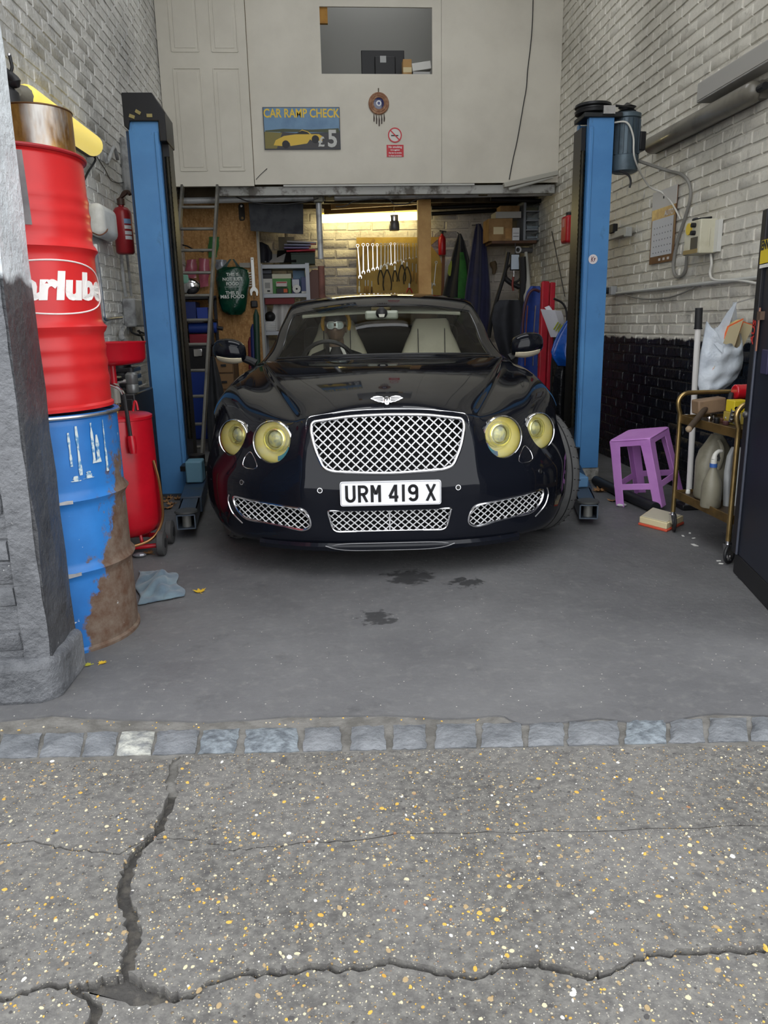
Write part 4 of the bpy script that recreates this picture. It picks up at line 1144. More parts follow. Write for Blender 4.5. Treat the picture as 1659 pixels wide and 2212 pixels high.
    for i in range(7):
        t = i / 6 * PI / 2; g.append([(.078 * math.cos(t) * math.cos(2 * PI * k / 24), .01 + .096 * math.cos(t) * math.sin(2 * PI * k / 24), hz + .045 + .078 * math.sin(t)) for k in range(25)])
    cp.sheet(g); cp.build('black_cap', cloth, D_, w=False, smooth=70)
    bd = MB(); path = [(.098 * math.cos(a), .045, hz + .035 + .105 * math.sin(a)) for a in [R(-28 + 236 * k / 20) for k in range(21)]]
    bd.tube(path, .014, 8)
    bd.build('ear_band', mat('yellow_ear_band', rgb(232, 178, 48), 0.5), D_, w=False)
driver()

# ================================================================ drums and things along the brick wall by the pillar
M_STEEL = mat('bare_steel', (0.62, 0.62, 0.64, 1), 0.3, 1.0, (0.35, 0.33, 0.31, 1), 12, 0.5, 0.75)
M_BLACKM = mat('black_metal', (0.016, 0.016, 0.018, 1), 0.4, 0.3)
M_BLACKP = mat('black_plastic', (0.014, 0.014, 0.016, 1), 0.5)
M_WHITEP = mat('white_plastic', rgb(225, 225, 220), 0.45, 0, rgb(200, 200, 194), 6)
DX, DY, DR = -1.066, 2.96, 0.285
def drum_blue():
    t = NT('worn_blue_drum_paint'); o = t.obj(); s3 = t.sep(o)
    blue = t.mix(t.ramp(t.noise(o, 3.0, 5), 0.35, 0.7), rgb(46, 122, 196), rgb(30, 92, 158))
    rust = t.mix(t.ramp(t.noise(o, 18.0, 6, 0.7), 0.35, 0.65), rgb(110, 96, 84), rgb(84, 58, 42))
    m = t.math('ADD', t.math('MULTIPLY', t.math('SUBTRACT', s3[0], 0.225), 7.0), t.ramp(t.noise(o, 6.0, 7, 0.7), 0.2, 0.8, -0.6, 0.6))
    m = t.math('ADD', m, t.math('MULTIPLY', t.math('SUBTRACT', 0.45, s3[2]), 1.1))
    mask = t.ramp(m, 0.0, 0.12)
    c = t.mix(mask, blue, rust)
    c = t.mix(t.ramp(t.noise(o, 26.0, 4, 0.6), 0.70, 0.72, 0, 0.9), c, rgb(206, 212, 214))
    return t.pbr(c, t.ramp(mask, 0, 1, 0.35, 0.8), 0, t.bump(t.noise(o, 30.0, 5), 0.15, 0.004))
def drum_profile(H_, hoops, ripples=()):
    zs = sorted(set([round(0.012 * i, 4) for i in range(1, int(H_ / 0.012))]))
    prof = [(0.02, 0.016), (DR - 0.02, 0.016), (DR - 0.012, 0.0), (DR + 0.004, 0.0), (DR + 0.005, 0.012), (DR - 0.004, 0.02)]
    for z in zs:
        if 0.024 < z < H_ - 0.024:
            r = DR - 0.002
            for h in hoops: r += 0.016 * math.exp(-((z - h) / 0.013) ** 2)
            for h in ripples: r += 0.004 * math.exp(-((z - h) / 0.012) ** 2)
            prof.append((r, z))
    prof += [(DR - 0.004, H_ - 0.02), (DR + 0.006, H_ - 0.012), (DR + 0.006, H_), (DR - 0.010, H_), (DR - 0.018, H_ - 0.016), (0.02, H_ - 0.016)]
    return prof
bd_ = thing('oil_drum', 'worn blue steel drum with rust streaks standing on the floor', 'drum', (DX, DY, 0))
MB().lathe(drum_profile(0.88, (0.31, 0.575)), 72).build('shell', drum_blue(), bd_, w=False, smooth=50)
MB().tube([((DR + 0.004) * math.cos(a), (DR + 0.004) * math.sin(a), 0.872) for a in [2 * PI * k / 64 for k in range(64)]], 0.007, 8, closed=True).build('top_rim', M_STEEL, bd_, w=False)
for h in (0.31, 0.575):
    mm = MB(); g = []
    for i in range(24):
        a = R(-150 + 95 * i / 23); g.append([((DR + 0.0152) * math.cos(a), (DR + 0.0152) * math.sin(a), h + dz + random.uniform(-.003, .003)) for dz in (-0.007, 0.007)])
    mm.sheet(g, 0.001); mm.build('bare_hoop_edge', M_STEEL, bd_, w=False)
lt = MB(); rl = random.Random(4)                                   # what is left of the white lettering
for k, (a0, z0, z1, w) in enumerate(((-52, .70, .82, .018), (-46, .665, .84, .022), (-34, .70, .845, .02), (-30, .70, .80, .03), (-22, .66, .85, .014), (-50, .645, .665, .05), (-40, .65, .675, .05))):
    g = []
    for i in range(9):
        z = z0 + (z1 - z0) * i / 8; ww = w * rl.uniform(0.35, 1.0) * (0.4 + 0.6 * (1 - i / 8))
        g.append([((DR + 0.0012) * math.cos(R(a0) + s * ww / DR), (DR + 0.0012) * math.sin(R(a0) + s * ww / DR), z) for s in (-.5, 0, .5)])
    lt.sheet(g, 0.0008)
o = lt.build('worn_lettering', mat('worn_white', rgb(196, 206, 206), 0.6, 0, rgb(90, 140, 180), 40, 0.5, 0.6), bd_, w=False); o['kind'] = 'stuff'
rd = thing('oil_drum', 'red steel drum with white oval brand mark, stacked on the blue drum', 'drum', M=TR(DX - 0.014, DY, 0.8865) @ RY(-1.0))
M_REDD = mat('red_drum_paint', rgb(206, 38, 40), 0.32, 0, rgb(188, 30, 34), 3, 0.4, 0.7)
MB().lathe(drum_profile(0.865, (0.285, 0.555), (0.10, 0.16, 0.215, 0.62, 0.67, 0.72)), 72).build('shell', M_REDD, rd, w=False, smooth=50)
MB().tube([((DR + 0.005) * math.cos(a), (DR + 0.005) * math.sin(a), 0.858) for a in [2 * PI * k / 64 for k in range(64)]], 0.007, 8, closed=True).build('top_rim', mat('red_dark', rgb(150, 28, 34), 0.4), rd, w=False)
RB = DR - 0.002 + 0.0015
def on_drum(phi0, z0, rad=RB):
    def f(v): a = phi0 + v.x / DR; return Vector(((rad + v.z) * math.cos(a), (rad + v.z) * math.sin(a), z0 + v.y))
    return f
PHI = R(-42); I4 = Matrix.Identity(4); zt = 0.42
tm = MB(); tm.text('Carlube', 0.122, I4, bold=0.006, shear=0.16, ext=0.0008, wscale=1.25, bend=on_drum(PHI, zt))
M_WPAINT = mat('white_print', rgb(238, 234, 230), 0.45, 0, rgb(214, 196, 190), 14, 0.55, 0.7)
tm.build('brand_lettering', M_WPAINT, rd, w=False, smooth=0, fixn=False)
el = MB(); el.tube([on_drum(PHI, zt)(Vector((0.283 * math.cos(a), 0.088 * math.sin(a), 0.0002))) for a in [2 * PI * k / 90 for k in range(90)]], 0.0026, 5, closed=True)
el.build('brand_oval', M_WPAINT, rd, w=False)
lb = MB(); g = []
for i in range(12):
    x = -0.30 + 0.38 * i / 11; g.append([on_drum(R(-70), 0.0)(Vector((x, z, 0.0048))) for z in (0.615, 0.67, 0.73, 0.79, 0.84)])
lb.sheet(g, 0.001)
lbo = lb.build('label', mat('grey_label', rgb(128, 122, 122), 0.5, 0, rgb(96, 92, 94), 7, 0.4, 0.65), rd, w=False)
MB().text('30', 0.10, I4, bold=0.0005, ext=0.0006, bend=on_drum(R(-70) + 0.01 / DR, 0.745, RB + 0.0055)).build('label_number', mat('faded_red', rgb(142, 96, 98), 0.5), lbo, w=False, smooth=0, fixn=False)
ov = MB(); ov.tube([on_drum(R(-70), 0.815, RB + .0055)(Vector((-0.03 + 0.07 * math.cos(a), 0.025 * math.sin(a), 0.0004))) for a in [2 * PI * k / 40 for k in range(40)]], 0.002, 4, closed=True)
ov.build('label_oval', mat('faded_red_line', rgb(140, 98, 100), 0.5), lbo, w=False)
for z in (0.635, 0.655, 0.69): 
    MB().sheet([[on_drum(R(-70), 0)(Vector((-0.25 + 0.30 * i / 9, z + d, 0.0057))) for d in (-.004, .004)] for i in range(10)], 0.0004).build('label_line', mat('label_pale', rgb(170, 168, 168), 0.5), lbo, w=False)

# rusty tin and the black oil jug on the red drum
tinc = on_y(86, 335, 2.93); ztop = 1.757
tr = 0.118
tin_top = on_y(84, 224, 2.93 - tr * 0.8).z
def rusty():
    t = NT('rusty_tin'); o = t.obj()
    c = t.mix(t.ramp(t.noise(t.scaled(o, (1, 1, 0.5)), 9, 6, 0.65), 0.38, 0.62), rgb(176, 136, 70), rgb(92, 62, 30))
    c = t.mix(t.ramp(t.noise(t.scaled(o, (1, 1, 0.25)), 5, 5, 0.6), 0.54, 0.64, 0, 0.85), c, rgb(186, 184, 180))
    return t.pbr(c, 0.35, 0.55, t.bump(t.noise(o, 40, 5), 0.2, 0.003))
tn = thing('rusty_tin', 'tall brown rusty tin standing on the red drum lid', 'tin', (tinc.x, 2.93, ztop))
hh = tin_top - ztop
MB().lathe([(tr - .004, 0), (tr, .004), (tr, hh - .004), (tr - .003, hh), (tr - .008, hh), (tr - .008, .01), (.01, .01)], 48).build('can', rusty(), tn, w=False)
MB().tube([((tr) * math.cos(a), (tr) * math.sin(a), hh - .002) for a in [2 * PI * k / 48 for k in range(48)]], 0.003, 6, closed=True).build('rim', mat('rusty_rim', rgb(96, 68, 40), 0.5, 0.5), tn, w=False)
jp = on_y(30, 300, 3.10)
jg = thing('oil_jug', 'black plastic oil jug with thin bent spout behind the rusty tin', 'jug', (jp.x - .02, 3.115, ztop))
J = MB(); zt_ = on_y(40, 190, 3.10).z - ztop
J.lathe([(.05, 0), (.055, .01), (.055, zt_ - .05), (.05, zt_ - .01), (.03, zt_ + .012), (.016, zt_ + .03)], 28)
J.build('body', M_BLACKP, jg, w=False)
wp = lambda px, py: on_y(px, py, 3.10) - Vector((jp.x - .02, 3.115, ztop))
MB().tube(smooth_path([Vector((0, 0, zt_ + .02)), wp(34, 178), wp(22, 165), wp(8, 152), wp(-10, 150)], 5), [.018] * 12 + [.014] * 9, 12).build('neck', M_BLACKP, jg, w=False)
MB().tube(smooth_path([wp(16, 162), wp(22, 158), wp(26, 145), wp(23, 130), wp(20, 117)], 5), .006, 8).build('spout', M_BLACKP, jg, w=False)
MB().tube([wp(20, 121), wp(20, 116)], .0065, 8).build('spout_tip', M_STEEL, jg, w=False)

# yellow tube lamp on the wall
la, lb_ = on_x(46, 205, XL + 0.06), on_x(206, 318, XL + 0.06)
lampr = 0.062
yl = thing('tube_lamp', 'glowing yellow tube lamp fixed along the old brick wall', 'lamp', ((la.x + lb_.x) / 2, (la.y + lb_.y) / 2, min(la.z, lb_.z) - lampr))
d_ = (lb_ - la).normalized()
caps = lambda p, q, r: ([p + d_ * (r * (1 - math.cos(t))) for t in (R(8), R(30), R(55), R(90))] + [q - d_ * (r * (1 - math.sin(t))) for t in (R(0), R(35), R(60), R(82))], [r * math.sin(t) for t in (R(8), R(30), R(55), R(90))] + [r * math.cos(t) for t in (R(0), R(35), R(60), R(82))])
pts, rr = caps(la, lb_, lampr)
t = NT('lit_yellow_diffuser')
M_YLAMP = t.pbr(rgb(235, 205, 70), 0.35, 0, None, 0.0, 0.5, (1.0, 0.80, 0.22, 1), 0.20)
MB().tube(pts, rr, 20).build('diffuser', M_YLAMP, yl, smooth=60)
MB().bar(la + Vector((-.03, 0, -.02)), lb_ + Vector((-.03, 0, -.02)) + d_ * .01, .05, .07).build('batten', mat('grey_batten', rgb(96, 92, 84), 0.6), yl)
MB().tube([la - d_ * .05, la - d_ * .01, la + d_ * .03], [.02, .04, .05], 12).build('end_cap', mat('dirty_cap', rgb(128, 124, 112), 0.6), yl)
MB().tube(smooth_path([lb_ + Vector((-.03, 0, -.04)), on_x(206, 345, XL + .02), on_x(190, 372, XL + .015), on_x(178, 398, XL + .015)], 6), .007, 6).build('cable', M_BLACKP, yl)
tag(MB().tube(smooth_path([on_x(210, 340, XL + .01), on_x(228, 368, XL + .008), on_x(240, 390, XL + .008), on_x(262, 395, XL + .008), on_x(280, 385, XL + .01)], 6), .003, 5).build('wire', M_BLACKP), 'thin black wire sagging across the wall below the yellow lamp', 'wire')

# on the wall: white bell housing, extinguisher, pipes, fuse box
a, c = on_x(184, 440, XL), on_x(226, 520, XL)
bl = thing('wall_housing', 'rounded white housing with a trailing wire, fixed to the old brick wall', 'housing', (XL, (a.y + c.y) / 2, c.z))
MB().box((XL + .05, (a.y + c.y) / 2, (a.z + c.z) / 2), (.10, c.y - a.y, (a.z - c.z) * 1.12)).build('cover', M_WHITEP, bl, bevel=0.045, seg=5)
MB().tube(smooth_path([on_x(196, 500, XL + .11), on_x(215, 508, XL + .12), on_x(230, 500, XL + .11), on_x(233, 488, XL + .08)], 6), .004, 6).build('wire', mat('brown_wire', rgb(120, 70, 30), 0.5), bl)
MB().tube([on_x(206, 528, XL + .05), on_x(207, 545, XL + .05)], .012, 10).build('gland', M_WHITEP, bl)
MB().tube([on_x(224, 455, XL + .04), on_x(233, 456, XL + .04)], .006, 8).build('stud', M_STEEL, bl)
def extinguisher(px0, py_top, px1, py_bot, r, X, label, red=(188, 34, 40), toward=1):
    T, Bq = on_x((px0 + px1) / 2, py_top, X + toward * (r + .02)), on_x((px0 + px1) / 2, py_bot, X + toward * (r + .02))
    H_ = T.z - Bq.z
    e = thing('fire_extinguisher', label, 'extinguisher', (T.x, T.y, Bq.z))
    zc = H_ * 0.83
    MB().lathe([(r * .8, 0), (r, .012), (r, zc - r * .8), (r * .93, zc - r * .5), (r * .7, zc - r * .15), (r * .3, zc), (r * .3, zc + .02)], 28).build('cylinder', mat('extinguisher_red', rgb(*red), 0.35), e, w=False, smooth=60)
    return e, zc, H_, r
e, zc, H_, r = extinguisher(237, 425, 283, 545, 0.062, XL, 'old dusty red fire extinguisher with handle on the old brick wall', (150, 36, 42))
hd_ = MB(); hd_.cyl((0, 0, zc + .01), (0, 0, zc + .05), .026, n=14); hd_.bar((-.02, 0, zc + .04), (.06, -.04, zc + .085), .018, .012); hd_.tube(smooth_path([(0, 0, zc + .05), (.03, -.02, zc + .085), (.06, -.03, zc + .09), (.075, -.04, zc + .07)], 4), .012, 8)
hd_.build('valve', mat('brown_valve', rgb(72, 52, 44), 0.5), e, w=False)
for k, z in enumerate((.52, .40, .30)):
    g = [[((r + .0012) * math.cos(R(a_)), (r + .0012) * math.sin(R(a_)), zc * z + dz) for dz in (0, zc * .075)] for a_ in range(-70, -15, 8)]
    MB().sheet(g, .001).build('label', mat('extinguisher_label', rgb(210, 214, 216), 0.5), e, w=False)
MB().sheet([[((r + .0012) * math.cos(R(a_)), (r + .0012) * math.sin(R(a_)), zc * .63 + dz) for dz in (0, zc * .10)] for a_ in range(-70, -15, 8)], .001).build('label_band', mat('extinguisher_blue', rgb(128, 160, 196), 0.5), e, w=False)
M_PIPE = mat('painted_pipe', rgb(178, 180, 180), 0.5, 0, rgb(120, 120, 120), 10)
def pipe(name, pts, r, label, m=M_PIPE, X=XL + .03):
    o = MB().tube(smooth_path([on_x(x, y, X) for x, y in pts], 4), r, 10).build(name, m); return tag(o, label, 'pipe')
pipe('conduit', [(268, 300), (272, 360), (277, 420)], .035, 'broad white painted duct running down the wall behind the post')
pipe('conduit', [(226, 330), (232, 352), (246, 318), (254, 345)], .012, 'kinked grey painted pipe beside the yellow lamp end')
pipe('conduit', [(262, 548), (266, 600), (272, 640)], .012, 'thin painted pipe dropping from the extinguisher to the fuse box')
pipe('conduit', [(274, 548), (280, 600), (284, 640)], .010, 'second thin painted pipe leading into the fuse box')
pipe('conduit', [(206, 545), (214, 600), (222, 670), (226, 690), (240, 688), (262, 686)], .012, 'metal pipe below the white housing turning towards the fuse box', M_STEEL)
a, c = on_x(262, 645, XL), on_x(292, 706, XL)
fb = thing('fuse_box', 'paint-covered metal fuse box low on the old brick wall', 'box', (XL, (a.y + c.y) / 2, c.z))
MB().bx(XL, XL + .09, a.y, c.y, c.z, a.z).build('case', M_PIPE, fb, bevel=0.012)
MB().cyl((XL + .06, c.y + .02, (a.z + c.z) / 2 + .02), (XL + .06, c.y + .02, (a.z + c.z) / 2 - .08), .014, n=10).build('side_valve', M_PIPE, fb)
MB().tube(smooth_path([on_x(268, 708, XL + .04), on_x(262, 725, XL + .05), on_x(270, 740, XL + .05)], 4), .018, 10).build('outlet_bend', M_PIPE, fb)
tp = thing('wall_tap', 'black tap and crank handle below the fuse box', 'tap', tuple(on_x(300, 735, XL)))
k0 = on_x(285, 718, XL + .06)
mm = MB(); mm.tube(smooth_path([k0 + Vector((0, 0, .03)), k0, k0 + Vector((.05, 0, -.02)), on_x(316, 722, XL + .12)], 4), .008, 8)
mm.build('crank', M_BLACKM, tp)
mm = MB(); q = on_x(307, 728, XL + .1); mm.bar(q + Vector((-.02, 0, .05)), q + Vector((.015, 0, -.05)), .014, .014); mm.bar(q + Vector((-.03, 0, .045)), q + Vector((.03, 0, .02)), .012, .012)
mm.build('tap_handle', M_BLACKM, tp)

# ---------------------------------------------------------------- lift posts
def blue_post():
    t = NT('lift_post_blue'); o = t.obj(); p = t.pos()
    c = t.mix(t.ramp(t.noise(o, 1.6, 6, 0.6), 0.35, 0.7), rgb(88, 146, 200), rgb(70, 122, 178))
    c = t.mix(t.ramp(t.noise(t.scaled(o, (1, 1, .4)), 7, 6, 0.7), 0.62, 0.74, 0, 0.7), c, rgb(60, 84, 104))
    return t.pbr(c, 0.38, 0, t.bump(t.noise(o, 50, 4), 0.08, 0.002))
M_LIFT = blue_post(); M_LIFTD = mat('lift_blue_dark', rgb(36, 62, 92), 0.45)
def post(cx, cy, ztop_, side, label, w=.19, gw=.045):
    """side +1: the channel opens towards +x"""
    P_ = thing('lift_post', label, 'lift post', (cx, cy, 0))
    d, th = .25, .008
    s = side
    C = [(-s * w / 2, -d / 2), (s * w / 2, -d / 2), (s * w / 2, -d / 2 + .045), (s * (w / 2 - th), -d / 2 + .045), (s * (w / 2 - th), -d / 2 + th), (-s * (w / 2 - th), -d / 2 + th),
         (-s * (w / 2 - th), d / 2 - th), (s * (w / 2 - th), d / 2 - th), (s * (w / 2 - th), d / 2 - .045), (s * w / 2, d / 2 - .045), (s * w / 2, d / 2), (-s * w / 2, d / 2)]
    MB().prism(C if s > 0 else C[::-1], .012, ztop_).build('column', M_LIFT, P_, w=False, smooth=30)
    fe_ = MB(); fe_.bx(s * (w / 2 - .03), s * (w / 2 - .004), -d / 2 - .012, -d / 2 + .002, .015, ztop_ - .06)
    fe_.build('edge_fold', M_LIFT, P_, w=False, bevel=.005)
    MB().bx(-s * w / 2 - .022, -s * w / 2 - .002, -d / 2 + .02, d / 2, .012, ztop_ - .05).build('side_rail', M_LIFTD, P_, w=False)
    MB().bx(s * (w / 2 + .001), s * (w / 2 + gw), -d / 2 + .06, d / 2 - .03, .15, ztop_ - .05).build('chain_guard', M_BLACKM, P_, w=False)
    sp_ = MB(); zz = .5
    prof = []
    for k in range(120):
        z = .4 + (ztop_ - .6) * k / 119; prof.append((.014 + (.004 if k % 2 else 0), z))
    sp_.lathe(prof, 12, TR(s * (w / 2 + gw * .7), -d / 2 + .045, 0))
    sp_.build('lift_chain', mat('greasy_brass_chain', rgb(40, 37, 26), 0.45, 0.6, rgb(20, 19, 16), 9), P_, w=False)
    MB().bx(-.16, .16, -.17, .17, 0, .014).build('base_plate', mat('base_grime', rgb(60, 62, 66), 0.7), P_, w=False)
    return P_, w, d
lp_, w, d = post(-1.075, 5.575, 2.45, 1, 'blue steel lift post with black motor cover beside the ladder')
cv = MB(); cv.prism([(-.115, 2.42), (-.115, 2.615), (.075, 2.615), (.145, 2.50), (.145, 2.33), (.10, 2.33), (.10, 2.45), (-.08, 2.45), (-.09, 2.40)], -.15, .13, Matrix(((1, 0, 0, 0), (0, 0, 1, 0), (0, 1, 0, 0), (0, 0, 0, 1))))
cv.build('motor_cover', M_BLACKM, lp_, w=False, bevel=.006)
for q in ((-.06, 2.475, 20), (-.02, 2.50, 30), (.05, 2.48, 0)):
    MB().box((0, 0, 0), (.035, .006, .02), TR(q[0], -.153, q[1]) @ RY(q[2])).build('cover_bracket', mat('brass_bracket', rgb(150, 138, 92), 0.4, 0.6), lp_, w=False)
M_ARM = mat('lift_arm_blue', rgb(34, 56, 84), 0.45, 0, rgb(50, 60, 70), 6)
def lift_arm(root, p0, p1, label=None, wd=.105, ht=.085, z=.10):
    p0, p1 = Vector((p0[0], p0[1], z)), Vector((p1[0], p1[1], z)); dr = (p1 - p0).normalized(); sd = Vector((dr.y, -dr.x, 0))
    arm = MB().bar(p0, p0.lerp(p1, .62), wd * 1.25, ht * 1.2).build('lift_arm', M_ARM, root, bevel=.006)
    e0 = p0.lerp(p1, .5); t = .007; m = MB()
    m.bar(e0 + Vector((0, 0, ht / 2 - t / 2)), p1 + Vector((0, 0, ht / 2 - t / 2)), wd, t); m.bar(e0 - Vector((0, 0, ht / 2 - t / 2)), p1 - Vector((0, 0, ht / 2 - t / 2)), wd, t)
    for s in (-1, 1): m.bar(e0 + sd * s * (wd / 2 - t / 2), p1 + sd * s * (wd / 2 - t / 2), t, ht)
    m.build('arm_sleeve', mat('arm_sleeve_steel', rgb(84, 94, 106), 0.4, 0.6), arm)
    MB().cyl(p1 - dr * .05 - Vector((0, 0, ht / 2 - .006)), p1 - dr * .05 + Vector((0, 0, ht / 2 - .006)), .026, n=16).build('arm_pin', mat('grey_pin', rgb(120, 120, 116), 0.5, 0.4), arm)
    MB().lathe([(.062, 0), (.066, .004), (.062, .014), (.01, .016)], 28, Matrix.Translation(p1 - dr * .06 + Vector((0, 0, ht / 2)))).build('lifting_pad', mat('pad_rubber', rgb(64, 66, 66), 0.6), arm)
    return arm
pe = on_z(402, 1128, .10); lift_arm(lp_, (-.90, 5.40), (pe.x, pe.y))
pv = MB(); pv.cyl((-.90, 5.40, .02), (-.90, 5.40, .30), .06, n=20); pv.prism([(-1.0, 5.30), (-.80, 5.28), (-.70, 5.36), (-.78, 5.46), (-1.0, 5.46)], .20, .235)
pv.build('arm_pivot', M_BLACKM, lp_)
MB().cyl((-.76, 5.37, .235), (-.76, 5.37, .36), .014, n=12).build('lock_pin', M_BLACKM, lp_)
MB().bx(-.93, -.82, 5.10, 5.24, .155, .30).build('arm_bracket', mat('faded_blue_bracket', rgb(96, 138, 158), 0.5), lp_, bevel=.01)

# ---------------------------------------------------------------- red oil drainer
OX, OY = -1.075, 4.06
od = thing('oil_drainer', 'red wheeled waste oil drainer with a round catch bowl beside the drums', 'oil drainer', (OX, OY, 0))
M_REDT = mat('drainer_red', rgb(196, 20, 38), 0.28, 0, rgb(168, 14, 30), 4, 0.4, 0.7)
tz = 0.735
MB().lathe([(.03, .095), (.11, .10), (.165, .125), (.188, .17), (.19, .26), (.183, tz - .03), (.181, tz - .02), (.186, tz - .018), (.186, tz - .004), (.172, tz + .004), (.05, tz + .014), (.01, tz + .015)], 48).build('tank', M_REDT, od, w=False, smooth=50)
MB().lathe([(.02, .985), (.10, .990), (.165, 1.0), (.180, 1.02), (.184, 1.095), (.189, 1.10), (.189, 1.105), (.180, 1.104), (.176, 1.03), (.16, 1.012), (.02, 1.0)], 48).build('catch_bowl', M_REDT, od, w=False, smooth=50)
stm = MB(); stm.cyl((.02, -.03, .88), (.02, -.03, .99), .018, n=14); stm.build('bowl_neck', M_REDT, od, w=False)
MB().cyl((.02, -.03, .80), (.02, -.03, .90), .026, n=16).build('sight_glass', mat('frosted_glass', rgb(150, 150, 140), 0.2, 0.1), od, w=False)
stv = MB(); stv.cyl((.02, -.03, tz), (.02, -.03, .80), .010, n=10); stv.cyl((-.005, -.03, .785), (.045, -.03, .785), .004, n=8); stv.build('valve', mat('brass_valve', rgb(150, 120, 60), 0.35, 0.8), od, w=False)
hl = smooth_path([(-.05, -.06, .90), (.03, -.10, .895), (.085, -.13, .86), (.10, -.155, .78), (.112, -.175, .66), (.118, -.188, .605)], 6)
MB().tube(hl[:14], .009, 10).build('handle', M_CHROME, od, w=False)
MB().tube(hl[13:], .0095, 10).build('handle_sleeve', M_BLACKP, od, w=False)
MB().tube([(.114, -.172, .645), (.119, -.183, .60), (.121, -.188, .56)], [.020, .022, .016], 12).build('handle_socket', M_REDT, od, w=False)
MB().tube(smooth_path([(.10, -.02, .755), (.11, -.02, .80), (.12, -.02, .80), (.125, -.02, .76)], 4), .006, 8).build('lid_ring', M_REDT, od, w=False)
MB().tube(smooth_path([(.185, -.05, .50), (.205, -.06, .40), (.212, -.065, .28), (.205, -.07, .18), (.16, -.11, .10), (.08, -.165, .075), (-.02, -.185, .07)], 7), .008, 10).build('hose', mat('copper_hose', rgb(150, 110, 70), 0.3, 0.8), od, w=False)
fr_ = MB(); fr_.tube([(-.14, -.16, .055), (.19, -.10, .055), (.19, .12, .055), (-.14, .12, .055)], .012, 8, closed=True)
for q in ((.10, -.10), (.10, .08), (-.12, -.10), (-.12, .08)): fr_.cyl((q[0], q[1], .055), (q[0] * .9, q[1] * .9, .13), .009, n=8)
fr_.build('frame', M_REDT, od, w=False)
for (x, y) in ((.200, -.10), (.200, .13), (-.17, -.12), (-.17, .12)):
    wq = MB(); wq.tube([(x - .018, y, .066), (x - .014, y, .066), (x + .014, y, .066), (x + .018, y, .066)], [.058, .066, .066, .058], 28)
    wo = wq.build('wheel', mat('grey_castor_rubber', rgb(70, 70, 70), 0.6), od, w=False)
    MB().cyl((x - .020, y, .066), (x + .020, y, .066), .026, n=18).build('hub', M_BLACKP, wo, w=False)
tag(MB().prism([(-.06, 0), (-.03, .05), (.0, .03), (.03, .055), (.06, .01), (.05, -.04), (.0, -.05), (-.05, -.035)], .0, .03, TR(-1.12, 4.0, tz + .018)).build('shop_cloth', mat('dark_grey_cloth', rgb(72, 72, 78), 0.9), bevel=.012, seg=3), 'crumpled dark grey cloth on the oil drainer lid', 'cloth')

# dark clutter between the drainer and the lift post
cb_ = thing('tool_cabinet', 'black steel cabinet against the wall behind the oil drainer', 'cabinet', (-1.24, 4.85, 0))
MB().bx(-.15, .15, -.25, .25, .02, .80).build('case', M_BLACKM, cb_, w=False, bevel=.01)
for z in (.10, .33, .56):
    dd_ = MB().bx(-.135, .135, -.258, -.249, z, z + .21).build('drawer', M_BLACKM, cb_, w=False, bevel=.004)
    MB().bx(-.06, .06, -.268, -.257, z + .17, z + .185).build('handle', M_STEEL, dd_, w=False)
for x in (-.12, .12):
    for y in (-.22, .22): MB().cyl((x, y, 0), (x, y, .025), .02, n=10).build('foot', M_BLACKP, cb_, w=False)
cmq = thing('compressor_head', 'black finned compressor head with a silver band on the black cabinet', 'compressor', (-1.25, 4.93, .80))
for k in range(5): MB().bx(-.11, .11, -.10, .10, .02 + .045 * k, .045 + .045 * k).build('fin', M_BLACKM, cmq, w=False, bevel=.004)
MB().cyl((0, 0, 0), (0, 0, .25), .075, n=20).build('core', M_BLACKM, cmq, w=False)
MB().bx(-.10, .12, -.108, -.10, .205, .24).build('silver_band', M_STEEL, cmq, w=False, bevel=.004)
gc = thing('canister', 'ribbed grey metal canister standing on the black cabinet', 'canister', (-1.115, 4.66, .80))
MB().lathe([(.034, 0), (.036, .005), (.036, .045), (.033, .05), (.036, .055), (.036, .105), (.028, .115), (.02, .12)], 24).build('body', mat('grey_canister', rgb(120, 122, 122), 0.35, 0.5), gc, w=False)
MB().cyl((0, 0, .12), (0, 0, .145), .018, n=14).build('cap', M_BLACKP, gc, w=False)
sgq = thing('spray_gun', 'small metal spray gun with pink grip on the black cabinet', 'spray gun', (-1.20, 4.64, .80))
mm = MB(); mm.cyl((-.03, 0, .06), (.045, 0, .065), .011, n=12); mm.cyl((.045, 0, .065), (.06, 0, .066), .016, n=12); mm.build('barrel', M_STEEL, sgq, w=False)
MB().tube([(-.03, 0, .065), (-.045, 0, .03), (-.05, 0, .0)], [.012, .013, .014], 10).build('grip', mat('pink_grip', rgb(190, 90, 104), 0.5), sgq, w=False)
MB().lathe([(.03, .09), (.034, .093), (.03, .098), (.004, .10)], 20).build('cup_lid', mat('olive_disc', rgb(110, 108, 84), 0.5), sgq, w=False)
MB().cyl((0, 0, .065), (0, 0, .092), .007, n=8).build('stem', M_STEEL, sgq, w=False)

